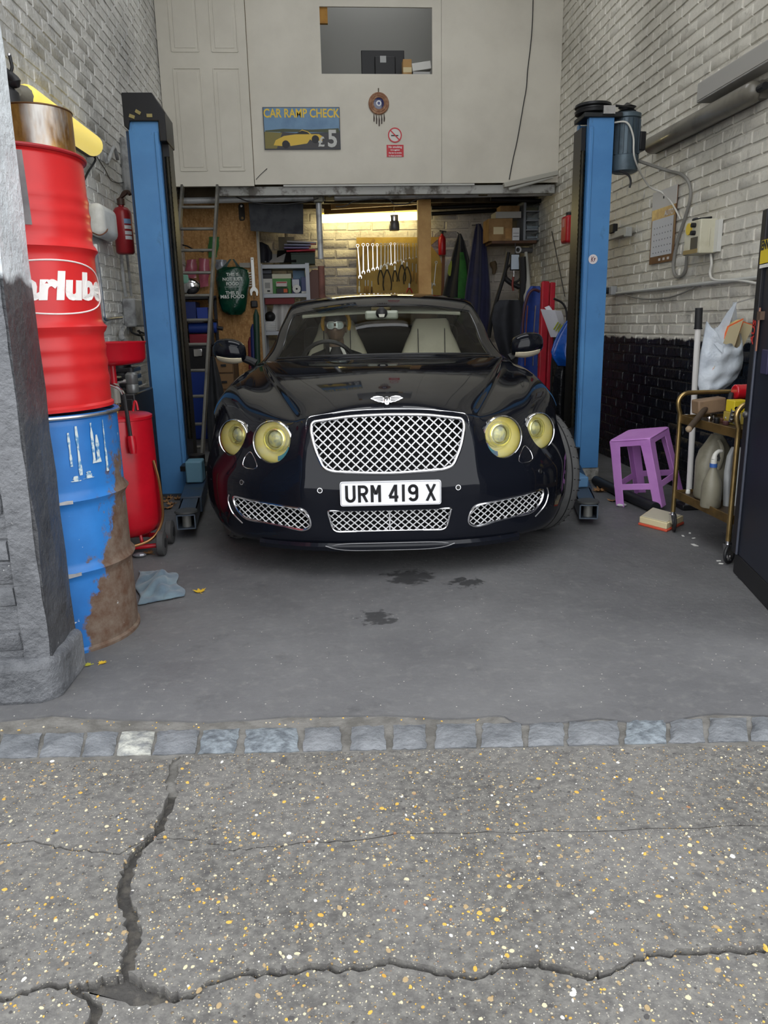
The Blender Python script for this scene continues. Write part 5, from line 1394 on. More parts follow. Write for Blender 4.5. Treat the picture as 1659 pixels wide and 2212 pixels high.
# ---------------------------------------------------------------- rag, leaves, litter on the floor
def rag():
    q = [(297, 1238), (330, 1236), (362, 1242), (398, 1276), (385, 1292), (340, 1310), (297, 1311), (292, 1275)]
    P4 = [on_z(298, 1310), on_z(392, 1292), on_z(372, 1243), on_z(298, 1237)]
    g = []; n = 26; rg = random.Random(3)
    for i in range(n + 1):
        row = []
        for k in range(n + 1):
            u, v = k / n, i / n
            p = (P4[0].lerp(P4[1], u)).lerp(P4[3].lerp(P4[2], u), v)
            e = min(u, 1 - u, v, 1 - v) * 4; e = min(e, 1)
            h = .008 + .030 * e * (0.5 + 0.5 * math.sin(9 * u + 5 * v + 2 * math.sin(6 * v))) + .018 * e * abs(math.sin(13 * v - 7 * u)) + rg.uniform(0, .002)
            wob = .012 * math.sin(11 * u + 3) * (1 - e) + .010 * math.sin(9 * v) * (1 - e)
            row.append((p.x + wob, p.y + wob * .7, h))
        g.append(row)
    m = MB(); m.sheet(g, .005)
    o = m.build('rag', mat('blue_grey_cloth', rgb(104, 124, 134), 0.9, 0, rgb(78, 96, 112), 9, 0.4, 0.65, 0.2, 200, 0.001, sheen=0.3), smooth=70)
    tag(o, 'crumpled blue-grey rag lying on the floor against the blue drum', 'rag')
rag()
LEAFY = mat('leaf_yellow', rgb(214, 178, 46), 0.6, 0, rgb(182, 136, 34), 40); LEAFB = mat('leaf_brown', rgb(164, 122, 76), 0.7, 0, rgb(124, 86, 52), 40); LEAFG = mat('leaf_green_yellow', rgb(168, 164, 50), 0.6)
def leaf(P0, size, rot, m, label, group=None, curl=.35):
    sh_ = [(0, -.10), (.16, -.16), (.42, -.10), (.30, .06), (.55, .22), (.34, .26), (.38, .48), (.16, .40), (0, .75), (-.16, .40), (-.40, .46), (-.33, .25), (-.56, .20), (-.30, .05), (-.42, -.12), (-.15, -.16)]
    mb = MB(); ctr = (0, .15)
    pts = [(ctr[0], ctr[1])] + sh_
    def zz(x, y): return size * (curl * (x * x * 1.2 + (y - .15) ** 2 * .5)) + .0015
    v = [(x * size, y * size, zz(x, y) + .0008) for x, y in pts] + [(x * size, y * size, zz(x, y)) for x, y in pts]
    n = len(sh_); f = []
    for k in range(n):
        a, b_ = 1 + k, 1 + (k + 1) % n
        f += [(0, a, b_), (n + 1, n + 1 + b_, n + 1 + a), (a, n + 1 + a, n + 1 + b_, b_)]
    mb.add(v, f); mb.tube([(0, -.10 * size, zz(0, -.1)), (0, -.3 * size, .003), (.05 * size, -.5 * size, .003)], .0012, 5)
    Mx = Matrix.Translation(Vector((P0.x, P0.y, P0.z))) @ RZ(rot)
    mb.v = [tuple(Mx @ Vector(v_)) for v_ in mb.v]
    return tag(mb.build('leaf', m, smooth=50), label, 'leaf', group)
leaf(on_z(432, 1280), .055, 20, LEAFY, 'yellow maple leaf lying alone on the concrete floor', curl=.6)
leaf(on_z(324, 1197), .06, 60, LEAFB, 'dry brown leaf beside the oil drainer wheel', curl=.8)
leaf(on_z(193, 1437), .030, 100, LEAFG, 'small green-yellow leaf at the foot of the blue drum')
leaf(on_z(219, 1434), .032, -30, LEAFY, 'small ochre leaf at the foot of the blue drum')
leaf(on_z(1300, 1062), .11, 80, LEAFB, 'curled brown leaf near the purple stool', curl=.7)
leaf(on_z(1322, 1082), .06, 150, LEAFB, 'small withered brown leaf by the black floor pipe', curl=.7)
for i, (x, y) in enumerate(((358, 1085), (368, 1078), (374, 1090), (362, 1098), (380, 1080))):
    leaf(on_z(x, y), .075, 70 * i, LEAFB, 'dead brown leaf in the heap beside the lift arm', 'heap of dead leaves by the lift arm', .9)
tag(MB().ball(tuple(on_z(302, 1204) + Vector((0, 0, .014))), (.035, .02, .014), 9, 6).build('foil_scrap', mat('grey_foil', rgb(150, 150, 156), 0.35, 0.6, (0.3, 0.3, 0.32, 1), 30), smooth=15), 'crumpled grey foil scrap by the blue drum', 'litter')

# ================================================================ loft front: things fixed to it and standing in the hatch
YP = YLOFT - 0.002
def rect(px0, py0, px1, py1, Y):
    a, c = on_y(px0, py0, Y), on_y(px1, py1, Y); return min(a.x, c.x), max(a.x, c.x), min(a.z, c.z), max(a.z, c.z)
def YPL(y, z0=0.0): return Matrix(((1, 0, 0, 0), (0, 0, -1, y), (0, 1, 0, 0), (0, 0, 0, 1)))      # draw in (x, z), extrude towards the viewer
def flat(name, m, parent, poly, y, th=.002, **kw): return MB().prism(poly, 0, th, YPL(y)).build(name, m, parent, **kw)
x0, x1, z0, z1 = rect(567, 232, 736, 323, YP)
sg = thing('ramp_check_sign', 'printed sign with yellow car offering a ramp check for five pounds', 'sign', ((x0 + x1) / 2, YP, z0))
flat('board', mat('sign_night_blue', rgb(42, 46, 58), 0.4), sg, [(x0, z0), (x1, z0), (x1, z1), (x0, z1)], YP, .012)
W_, H_ = x1 - x0, z1 - z0; X_ = lambda u: x0 + W_ * u; Z_ = lambda v: z0 + H_ * v
ys = YP - .012
flat('sky_print', mat('sign_sky', rgb(104, 140, 172), 0.4, 0, rgb(78, 112, 148), 3), sg, [(X_(.01), Z_(.34)), (X_(.99), Z_(.42)), (X_(.99), Z_(.985)), (X_(.01), Z_(.985))], ys, .001)
flat('field_print', mat('sign_field', rgb(126, 116, 62), 0.5), sg, [(X_(.01), Z_(.02)), (X_(.16), Z_(.02)), (X_(.24), Z_(.40)), (X_(.01), Z_(.42))], ys, .0012)
flat('tarmac_print', mat('sign_tarmac', rgb(66, 64, 66), 0.5), sg, [(X_(.14), Z_(.02)), (X_(.99), Z_(.02)), (X_(.99), Z_(.44)), (X_(.75), Z_(.34)), (X_(.22), Z_(.42))], ys, .0011)
flat('tree_line_print', mat('sign_trees', rgb(70, 76, 52), 0.5), sg, [(X_(.02), Z_(.42)), (X_(.99), Z_(.40)), (X_(.98), Z_(.50)), (X_(.62), Z_(.47)), (X_(.25), Z_(.49)), (X_(.02), Z_(.45))], ys, .0013)
carp = [(.12, .10), (.15, .22), (.26, .32), (.42, .36), (.50, .47), (.58, .42), (.62, .36), (.72, .36), (.77, .30), (.76, .20), (.66, .16), (.60, .24), (.56, .14), (.34, .08), (.33, .16), (.27, .18), (.23, .08)]
cp = flat('car_print', mat('sign_car_yellow', rgb(214, 178, 52), 0.4), sg, [(X_(u), Z_(v)) for u, v in carp], ys - .001, .001)
flat('car_roof_print', M_BLACKP, cp, [(X_(u), Z_(v)) for u, v in ((.40, .36), (.50, .45), (.57, .41), (.60, .36))], ys - .002, .0006)
for u, v in ((.28, .12), (.67, .24)):
    flat('car_wheel_print', M_BLACKP, cp, [(X_(u) + .036 * math.cos(a), Z_(v) + .036 * math.sin(a)) for a in [2 * PI * k / 20 for k in range(20)]], ys - .002, .0008)
mt = lambda u, v, y: frame((X_(u), y, Z_(v)), (1, 0, 0), (0, 0, 1), (0, -1, 0))
MB().text('CAR RAMP CHECK', .108, mt(.5, .845, ys - .002), bold=.0022, wscale=.80, ext=.001).build('sign_lettering', mat('sign_yellow', rgb(226, 190, 50), 0.4), sg, smooth=0, fixn=False)
MB().text('5', .21, mt(.895, .235, ys - .003), bold=.006, wscale=.95, ext=.001).build('price_lettering', mat('sign_grey', rgb(190, 190, 186), 0.4), sg, smooth=0, fixn=False)
MB().text('\u00a3', .12, mt(.745, .17, ys - .003), bold=.003, ext=.001).build('pound_lettering', mat('sign_grey', rgb(190, 190, 186), 0.4), sg, smooth=0, fixn=False)

c_ = on_y(818, 224, YP)
ee = thing('eye_charm', 'round woven evil-eye charm with dark tassels below the hatch', 'charm', (c_.x, YP, c_.z - .14))
fr0 = frame((c_.x, YP, c_.z), (1, 0, 0), (0, 0, 1), (0, -1, 0))
MB().lathe([(.098, .0), (.10, .008), (.092, .016), (.080, .012), (.072, .017), (.064, .012), (.056, .015), (.05, .010)], 40, fr0, cap=False).build('woven_rim', mat('woven_brown', rgb(140, 100, 76), 0.8, 0, rgb(176, 140, 112), 40), ee)
MB().lathe([(.052, .006), (.05, .012), (.03, .014), (.001, .0145)], 32, fr0, cap=False).build('blue_glass', mat('eye_blue', rgb(22, 28, 82), 0.15, coat=.5), ee)
MB().lathe([(.026, .0142), (.024, .0165), (.001, .0168)], 24, fr0, cap=False).build('white_ring', mat('eye_white', rgb(220, 222, 226), 0.3), ee)
MB().lathe([(.0135, .0166), (.012, .018), (.001, .0182)], 20, fr0, cap=False).build('pupil', mat('eye_navy', rgb(20, 40, 110), 0.2), ee)
for k in range(5):
    x = c_.x - .05 + .025 * k; zb = c_.z - .10 - .02 * (2 - abs(k - 2)) * .4
    MB().tube([(x, YP - .006, zb + .01), (x + .002, YP - .006, zb - .03), (x, YP - .006, zb - .06 - .012 * (2 - abs(k - 2)))], [.002, .006, .004], 6).build('tassel', mat('tassel_brown', rgb(60, 46, 40), 0.8), ee)
MB().tube([(c_.x, YP - .004, c_.z + .10), (c_.x, YP - .004, c_.z + .135)], .005, 6).build('hanger', mat('hanger_brown', rgb(80, 66, 50), 0.7), ee)

c_ = on_y(853, 292, YP)
ns = thing('no_smoking_sign', 'round red and white no smoking prohibition sign on the loft board', 'sign', (c_.x, YP, c_.z - .07))
fr0 = frame((c_.x, YP, c_.z), (1, 0, 0), (0, 0, 1), (0, -1, 0))
M_SRED = mat('sign_red', rgb(196, 30, 44), 0.4)
MB().lathe([(.062, .0), (.062, .0015), (.001, .0018)], 40, fr0, cap=False).build('disc', mat('sign_white', rgb(216, 214, 208), 0.5), ns)
MB().lathe([(.068, 0), (.068, .003), (.057, .003), (.057, 0)], 40, fr0, cap=False).build('ring', M_SRED, ns)
MB().box((0, 0, .0032), (.118, .011, .001), fr0 @ RZ(-45)).build('slash', M_SRED, ns)
cg = MB(); cg.box((-.002, -.004, .0024), (.07, .011, .001), fr0); cg.build('cigarette', M_BLACKP, ns)
x0, x1, z0, z1 = rect(835, 313, 872, 339, YP)
nn = thing('red_notice', 'small red notice with white no smoking text under the round sign', 'sign', ((x0 + x1) / 2, YP, z0))
flat('plate', M_SRED, nn, [(x0, z0), (x1, z0), (x1, z1), (x0, z1)], YP, .003)
tx = MB()
for k, (s_, sz) in enumerate((('No smoking', .027), ('It is against', .020), ('the law to smoke', .018), ('in these premises', .018))):
    tx.text(s_, sz, frame(((x0 + x1) / 2, YP - .0035, z1 - .020 - .0265 * k), (1, 0, 0), (0, 0, 1), (0, -1, 0)), bold=.0006, ext=.0004)
tx.build('notice_lettering', mat('notice_white', rgb(228, 224, 222), 0.5), nn, smooth=0, fixn=False)
tag(MB().tube(smooth_path([on_y(x, y, YP - .006) for x, y in ((1152, -20), (1150, 50), (1146, 100), (1140, 150), (1137, 190), (1130, 230), (1118, 300), (1108, 345), (1100, 388))], 5), .0045, 6).build('wire', M_BLACKP), 'long black wire hanging down the loft board beside the brick wall', 'wire')
tag(MB().tube(smooth_path([on_y(x, y, YP - .005) for x, y in ((553, 388), (562, 378), (577, 364))], 4), .003, 5).build('wire', M_BLACKP), 'short black wire end by the edge of the panelled door leaf', 'wire')
# in the hatch
YH = YLOFT + .30
HF = ZLOFT + .05
x0, x1, z0, z1 = rect(780, 108, 874, 172, YH)
tb = thing('work_table', 'grey table top just inside the loft hatch', 'table', (.75, 8.6, HF))
zt_ = 3.47
MB().bx(.40, 1.16, 8.14, 9.0, zt_ - .03, zt_).build('table_top', mat('table_grey', rgb(120, 118, 112), 0.6), tb)
for x in (.43, 1.13):
    for y in (8.20, 8.97): MB().bx(x - .02, x + .02, y - .02, y + .02, HF + .002, zt_ - .03).build('leg', M_STEEL, tb)
tv = thing('monitor', 'black flat monitor seen from behind in the loft hatch', 'monitor', ((x0 + x1) / 2, YH + .03, zt_))
MB().bx(x0, x1, YH, YH + .035, zt_ + .03, z1).build('case', M_BLACKP, tv, bevel=.006)
MB().bx(x0 + .13, x1 - .09, YH - .025, YH, zt_ + .06, z1 - .06).build('rear_housing', M_BLACKP, tv, bevel=.01)
MB().bx((x0 + x1) / 2 - .03, (x0 + x1) / 2 + .03, YH - .028, YH - .024, zt_ + .20, zt_ + .26).build('mount_label', mat('monitor_label', rgb(170, 172, 172), 0.5), tv)
MB().bx((x0 + x1) / 2 - .09, (x0 + x1) / 2 + .09, YH - .06, YH + .10, zt_, zt_ + .012).build('foot', M_BLACKP, tv, bevel=.003)
MB().bx((x0 + x1) / 2 - .03, (x0 + x1) / 2 + .03, YH, YH + .02, zt_ + .01, zt_ + .08).build('neck', M_BLACKP, tv)
M_CARD = mat('cardboard', rgb(176, 138, 88), 0.8, 0, rgb(150, 112, 66), 5); M_CARDD = mat('cardboard_dull', rgb(150, 118, 78), 0.85, 0, rgb(124, 94, 58), 6)
x0, x1, z0, z1 = rect(870, 129, 889, 158, 8.22)
def carton(name, label, cat, x0, x1, z0, z1, Y, dep, m, bevel=.003, lid=None, tape=None, face=None, group=None):
    t = thing(name, label, cat, ((x0 + x1) / 2, Y + dep / 2, z0), group=group)
    MB().bx(x0, x1, Y, Y + dep, z0, z1).build('body', m, t, bevel=bevel)
    if lid: MB().bx(x0 - .004, x1 + .004, Y - .004, Y + dep + .004, z1 - lid[0], z1 + .002).build('lid', lid[1], t, bevel=bevel)
    if tape: MB().bx(x0 + (x1 - x0) * tape[0], x0 + (x1 - x0) * tape[1], Y - .002, Y, z0 + (z1 - z0) * tape[2], z0 + (z1 - z0) * tape[3]).build('label', tape[4], t)
    if face:
        for f in face: MB().bx(x0 + (x1 - x0) * f[0], x0 + (x1 - x0) * f[1], Y - .0025, Y + .001, z0 + (z1 - z0) * f[2], z0 + (z1 - z0) * f[3]).build('print', f[4], t)
    return t
M_TAPE = mat('paper_label', rgb(206, 190, 150), 0.6)
carton('carton', 'small brown carton beside the monitor in the hatch', 'box', x0, x1, zt_, z1, 8.20, .12, M_CARD, tape=(0, 1, .35, .6, M_TAPE))
x0, x1, z0, z1 = rect(889, 130, 930, 156, 8.22)
pb_ = thing('paper_pack', 'tilted pack of white paper resting in the loft hatch', 'paper', ((x0 + x1) / 2, 8.25, zt_))
MB().box((0, 0, 0), (x1 - x0, .20, .07), TR((x0 + x1) / 2, 8.28, zt_ + .115) @ RY(-8)).build('pack', mat('paper_white', rgb(205, 204, 200), 0.7), pb_, bevel=.004)
MB().box((0, 0, 0), (x1 - x0 - .02, .19, .065), TR((x0 + x1) / 2, 8.28, zt_ + .034)).build('base_sheet', mat('paper_grey', rgb(170, 170, 168), 0.7), pb_)
x0, x1, z0, z1 = rect(690, 20, 708, 52, 8.14)
tag(MB().bx(x0 - .02, x1, 8.122, 8.16, z0, z1 + .06).build('timber_block', mat('orange_timber', rgb(170, 124, 52), 0.7, 0, rgb(146, 100, 38), 8)), 'orange timber block screwed in the hatch corner', 'block')

# ================================================================ under the loft
M_FLAKE = mat('flaking_white_beam', rgb(168, 168, 164), 0.6, 0, rgb(92, 88, 82), 7, 0.5, 0.62, 0.4, 20, .01)
M_GALV = mat('galvanised_tube', rgb(186, 188, 190), 0.4, 0.25, rgb(128, 126, 124), 6, 0.5, 0.7)
def at8(px, py, Y): return on_y(px, py, Y)
za, zb = on_y(800, 402, 8.14).z, on_y(800, 421, 8.14).z
tag(MB().bx(-.95, XR - .02, 8.125, 8.19, zb, za).build('beam', M_FLAKE, smooth=0, bevel=.004), 'flaking white beam under the loft edge', 'beam')
tag(MB().bx(-.30, 1.6, 8.10, 8.12, za - .005, ZLOFT - .035).build('strip_board', mat('thin_white_strip', rgb(186, 186, 180), 0.6)), 'thin white strip along the bottom of the loft boards', 'board')
hp0, hp1 = on_y(392, 434, 8.30), on_y(1195, 416, 8.30)
hp = thing('scaffold_pole', 'horizontal galvanised scaffold pole spanning under the loft', 'pole', tuple(hp0.lerp(hp1, .5) - Vector((0, 0, .03))))
MB().cyl(tuple(hp0), tuple(hp1), .031, n=20).build('tube', M_GALV, hp)
for px in (712, 1043):
    q = on_y(px, 420 if px < 900 else 410, 8.28)
    m = MB(); m.tube([q + Vector((0, -.06, 0)), q + Vector((0, .05, 0))], .030, 16); m.tube([q + Vector((0, -.061, 0)), q + Vector((0, -.05, 0))], .024, 16)
    m.build('cross_tube', M_GALV, hp)
    m = MB(); m.bx(q.x - .045, q.x + .045, q.y - .03, q.y + .03, q.z - .06, q.z + .015); m.cyl(tuple(q + Vector((-.05, -.03, -.05))), tuple(q + Vector((-.05, -.03, .03))), .010, n=8)
    m.build('clamp', mat('clamp_brass', rgb(96, 86, 58), 0.5, 0.6), hp, bevel=.006)
v0, v1 = on_y(688, 432, 8.32), on_y(694, 640, 8.32)
vp = thing('scaffold_pole', 'upright white scaffold pole with rusty foot left of the bright strip light'.replace(' left of', ' before'), 'pole', (v1.x, 8.32, 0))
MB().cyl((v0.x, 8.32, on_y(690, 560, 8.32).z), tuple(v0), .030, n=20).build('tube', M_GALV, vp)
MB().cyl((v0.x, 8.32, 0), (v0.x, 8.32, on_y(690, 575, 8.32).z), .034, n=20).build('rusty_sleeve', mat('rusty_sleeve', rgb(128, 86, 76), 0.8, 0, rgb(96, 66, 60), 8), vp)
m = MB(); m.bx(v0.x - .05, v0.x + .05, 8.26, 8.36, v0.z - .03, v0.z + .05); m.build('clamp', mat('clamp_grey', rgb(110, 108, 96), 0.5, 0.5), vp, bevel=.008)
w0 = on_y(903, 435, 8.45); w1 = on_y(929, 640, 8.45)
M_TIMB = mat('new_timber', rgb(196, 156, 98), 0.65, 0, rgb(172, 130, 76), 5, 0.4, 0.65)
tag(MB().bx(w0.x, on_y(931, 435, 8.45).x, 8.45, 8.55, 0, w0.z + .02).build('timber_post', M_TIMB, bevel=.004), 'square raw timber post standing in front of the tool board', 'post')
# timber rails and dark pipes up under the deck
for k, (xa, ya, xb, yb, Y, r, m_, lab) in enumerate(((715, 447, 905, 436, 9.1, .03, M_TIMB, 'pale timber rail above the bright strip light'), (700, 458, 905, 448, 9.35, .03, mat('old_timber', rgb(120, 96, 58), 0.8), 'dull timber rail fixed over the strip light'))):
    a, c = on_y(xa, ya, Y), on_y(xb, yb, Y)
    tag(MB().bar(a, c, .04, .055).build('timber_rail', m_), lab, 'rail')
for k, (xa, ya, xb, yb, Y, lab) in enumerate(((932, 449, 1150, 440, 9.2, 'dark pipe running under the deck behind the timber post'), (932, 462, 1130, 452, 9.45, 'lower dark pipe running along the block wall'), (1060, 430, 1230, 436, 8.7, 'black pipe under the deck above the drawer unit'))):
    tag(MB().cyl(tuple(on_y(xa, ya, Y)), tuple(on_y(xb, yb, Y)), .022, n=12).build('pipe', M_BLACKM), lab, 'pipe')
a, c = on_y(1088, 401, 8.0), on_y(1204, 374, 8.0)
bt = thing('batten_light', 'unlit white strip light slung under the loft corner', 'light', tuple((a + c) / 2 - Vector((0, 0, .03))))
MB().bar(a, c, .07, .045).build('housing', mat('batten_white', rgb(170, 168, 158), 0.5), bt, bevel=.006)
MB().tube([a + Vector((.05, -.005, -.035)), c + Vector((-.05, -.005, -.035))], .016, 12).build('tube', mat('tube_white', rgb(190, 190, 184), 0.3), bt)
MB().bar(a + Vector((.05, .0, .028)), a + Vector((.15, 0, .045)), .04, .01).build('bracket', M_BLACKM, bt)
tag(MB().tube(smooth_path([on_y(x, y, 8.26) for x, y in ((472, 405), (500, 420), (540, 436), (600, 442), (660, 436), (688, 428))], 6), .005, 6).build('wire', M_BLACKP), 'black cable looping along the scaffold pole above the grey mat', 'wire')
tag(MB().tube(smooth_path([on_y(x, y, 8.26) for x, y in ((725, 446), (745, 445), (770, 434), (835, 430), (852, 441), (880, 440), (905, 430), (960, 428))], 6), .005, 6).build('wire', M_BLACKP), 'black cable looping below the scaffold pole by the strip light', 'wire')

# the lit strip light
a, c = on_y(690, 473, 9.42), on_y(906, 466, 9.42)
fl_ = thing('strip_light', 'lit warm white fluorescent strip light over the tool board', 'light', tuple((a + c) / 2))
MB().bar(a + Vector((0, .03, .045)), c + Vector((0.03, .03, .045)), .08, .05).build('reflector', mat('strip_housing', rgb(214, 196, 110), 0.5), fl_, bevel=.005)
MB().cyl(tuple(a), tuple(c), .045, n=16).build('lit_tube', glow('fluorescent_tube', (1.0, 0.86, 0.42, 1), 4.0), fl_)
x0, x1, z0, z1 = rect(840, 465, 863, 498, 9.2)
ln = thing('lantern', 'small grey camping lantern hanging in front of the strip light', 'lantern', ((x0 + x1) / 2, 9.2, z0))
r = (x1 - x0) / 2; h = z1 - z0
MB().lathe([(r * .9, 0), (r, .01), (r, h * .55), (r * .95, h * .6)], 24).build('base', mat('lantern_grey', rgb(130, 130, 134), 0.35, 0.3), ln, w=False)
MB().lathe([(r * .85, h * .6), (r * .85, h * .95), (r * .9, h), (r * .2, h * 1.02)], 24).build('chrome_top', M_CHROME, ln, w=False)
MB().tube([(0, 0, h), (0, 0, h + .12), (0, -.10, h + .20)], .003, 6).build('hook', M_BLACKM, ln, w=False)
# tool board with its tools
bx = rect(770, 513, 955, 700, YB - .03)
tb = thing('tool_board', 'yellow plywood tool board on the block wall with a cut corner', 'tool board', ((bx[0] + bx[1]) / 2, YB - .02, bx[2]))
P2 = lambda px, py: (lambda q: (q.x, q.z))(on_y(px, py, YB - .03))
MB().prism([P2(771, 700), P2(956, 700), P2(955, 572), P2(950, 555), P2(931, 530), P2(950, 512), P2(770, 513)][::-1], 0, .018, YPL(YB - .012)).build('board', mat('yellow_ply', rgb(172, 142, 66), 0.6, 0, rgb(150, 120, 54), 4), tb)
MB().bar(on_y(779, 560, YB - .034), on_y(808, 516, YB - .034), .03, .004, (0, 1, 0)).build('tape_strip', mat('brown_tape', rgb(140, 110, 56), 0.6), tb)
M_SPAN = mat('spanner_steel', (0.72, 0.72, 0.72, 1), 0.22, 1.0); M_SPAND = mat('spanner_dull', (0.36, 0.35, 0.31, 1), 0.35, 0.9)
SP = [(772.5, 531, 778, 601, 1), (784.5, 529, 785, 591, 1), (794, 529, 796, 588, 1), (805, 529, 806, 584, 1), (814.5, 529, 815, 582, 1), (823, 528.5, 823, 578, 0), (831.5, 528.5, 831, 575, 0), (838, 528, 838, 572, 0), (844, 527, 845, 573, 1), (852.5, 527, 853, 570, 1), (858.5, 527, 859, 566, 0), (865.5, 527, 866, 564.5, 0), (871, 527, 872, 568, 1), (877, 527, 877, 562, 0), (883, 527, 884.5, 560, 1), (892, 527, 892, 560, 0), (898.5, 527, 899, 557, 0)]
ords = ['longest', 'second longest', 'third longest', 'fourth longest', 'fifth longest', 'sixth longest', 'seventh longest', 'eighth longest', 'ninth longest', 'tenth longest', 'eleventh longest', 'twelfth longest', 'thirteenth longest', 'fourteenth longest', 'fifteenth longest', 'second shortest', 'shortest']
def spanner(p, q, wd, m, label, name='spanner', group='spanners hung on the tool board', cat='spanner', jaw=True):
    t = thing(name, label, cat, tuple(q), group=group)
    d = (q - p).normalized(); sd = Vector((d.z, 0, -d.x)); nn_ = Vector((0, -1, 0))
    M1 = frame(p, sd, d, nn_)
    L = (q - p).length
    MB().tube([M1 @ Vector((wd * .95 * math.cos(a), wd * .95 * math.sin(a), .004)) for a in [2 * PI * k / 18 for k in range(18)]], wd * .36, 6, closed=True).build('ring_end', m, t)
    MB().prism([(-wd * .36, wd * .9), (wd * .36, wd * .9), (wd * .46, L - wd * 1.5), (-wd * .46, L - wd * 1.5)], 0, .008, M1).build('shaft', m, t, bevel=.001)
    if jaw:
        J_ = [(-.46, -1.7), (.46, -1.7), (1.15, -1.0), (1.3, -.2), (.95, .75), (.55, .6), (.55, -.3), (0, -.75), (-.55, -.3), (-.55, .85), (-1.0, .9), (-1.3, -.2), (-1.15, -1.0)]
        MB().prism([(a * wd, L - wd * .4 + b_ * wd) for a, b_ in J_], 0, .010, M1).build('jaw', m, t, bevel=.001)
    return t
for k, (xa, ya, xb, yb, br) in enumerate(SP):
    p, q = on_y(xa, ya, YB - .045), on_y(xb, yb, YB - .045)
    L0 = .415 - .0135 * k; q = p + (q - p).normalized() * min((q - p).length, L0)
    spanner(p, q, .0175 - .0006 * k, M_SPAN if br else M_SPAND, ('bright' if br else 'dull') + ' steel spanner, the %s in the row on the tool board' % ords[k])
spanner(on_y(942, 567, YB - .045), on_y(937, 617, YB - .045), .014, M_SPAND, 'dull double spanner beside the timber post on the tool board')
def pliers(px, py, w_, h_, m, label, flip=1):
    p = on_y(px, py, YB - .05); t = thing('pliers', label, 'pliers', (p.x, p.y, p.z - h_), group='pliers hung on the tool board')
    MB().prism([(-.012, .0), (.012, .0), (.010, .045), (.0, .06), (-.010, .045)], 0, .010, frame(p, (1, 0, 0), (0, 0, 1), (0, -1, 0))).build('jaws', M_SPAND, t, bevel=.002)
    for s in (-1, 1):
        MB().tube(smooth_path([p + Vector((s * .006, -.004, .0)), p + Vector((s * w_ * .45, -.006, -h_ * .35)), p + Vector((s * w_ * .6, -.006, -h_ * .7)), p + Vector((s * w_ * .5, -.006, -h_))], 4), .007, 8).build('grip', m, t)
pliers(822, 583, .055, .17, M_BLACKP, 'black handled pliers hanging under the dull spanners')
pliers(836, 582, .085, .24, M_BLACKP, 'large black pipe pliers hanging at the board centre')
pliers(853, 584, .045, .13, M_BLACKP, 'small black pliers hanging under the bright middle spanners')
pliers(868, 572, .07, .19, M_BLACKP, 'black side cutters hanging near the short spanners')
pliers(879, 576, .075, .20, mat('worn_grip', rgb(50, 46, 40), 0.6), 'worn grey-brown pliers hanging next to the timber post')
pliers(884, 622, .06, .10, mat('red_grip', rgb(170, 36, 44), 0.5), 'red handled pliers low on the tool board')
def driver_tool(px, y0, y1, m, label, tip=True):
    p, q = on_y(px, y0, YB - .05), on_y(px, y1, YB - .05)
    t = thing('screwdriver', label, 'screwdriver', tuple(q), group='small tools on the tool board')
    MB().tube([p, p.lerp(q, .25), p.lerp(q, .5)], [.006, .007, .006], 10).build('head', M_SPAND, t)
    MB().tube([p.lerp(q, .45), p.lerp(q, .55), p.lerp(q, .9), q], [.008, .012, .012, .008], 10).build('handle', m, t)
M_TAN = mat('tan_wood', rgb(150, 116, 62), 0.5)
driver_tool(776, 606, 632, M_WHITEP, 'pale handled screwdriver at the board edge'); driver_tool(789, 605, 634, M_TAN, 'tan file handle on the tool board, beside its twin'); driver_tool(795, 605, 634, M_TAN, 'second tan file handle on the tool board')
driver_tool(803, 607, 634, mat('brown_wood', rgb(92, 68, 40), 0.5), 'brown chisel on the tool board under the long spanners'); driver_tool(891, 568, 608, M_TAN, 'long tan handled driver near the timber post'); driver_tool(899, 570, 612, M_TAN, 'slim tan driver half hidden by the timber post')
driver_tool(933, 610, 640, M_WHITEP, 'pale stub driver beyond the timber post')
# extinguisher and coats on the block wall
p, q = on_y(955, 505, YB - .09), on_y(955, 551, YB - .09)
er = thing('fire_extinguisher', 'slim red extinguisher hung high on the block wall beside the tool board', 'extinguisher', (q.x, q.y, q.z))
h = p.z - q.z; r = .045
MB().lathe([(r * .9, 0), (r, .01), (r, h * .72), (r * .8, h * .85), (r * .4, h * .93), (r * .35, h)], 24).build('cylinder', mat('extinguisher_dark_red', rgb(166, 24, 34), 0.3), er, w=False, smooth=60)
m = MB(); m.tube([(0, 0, h), (0, 0, h + .03)], .018, 10); m.bar((-.03, 0, h + .035), (.05, -.01, h + .02), .012, .014); m.build('valve', M_BLACKP, er, w=False)
tag(MB().bar(on_y(958, 552, YB - .03), on_y(954, 700, YB - .03), .035, .02, (0, 1, 0)).build('wall_batten', mat('brown_batten', rgb(112, 72, 50), 0.7)), 'narrow brown batten on the wall under the slim extinguisher', 'batten')
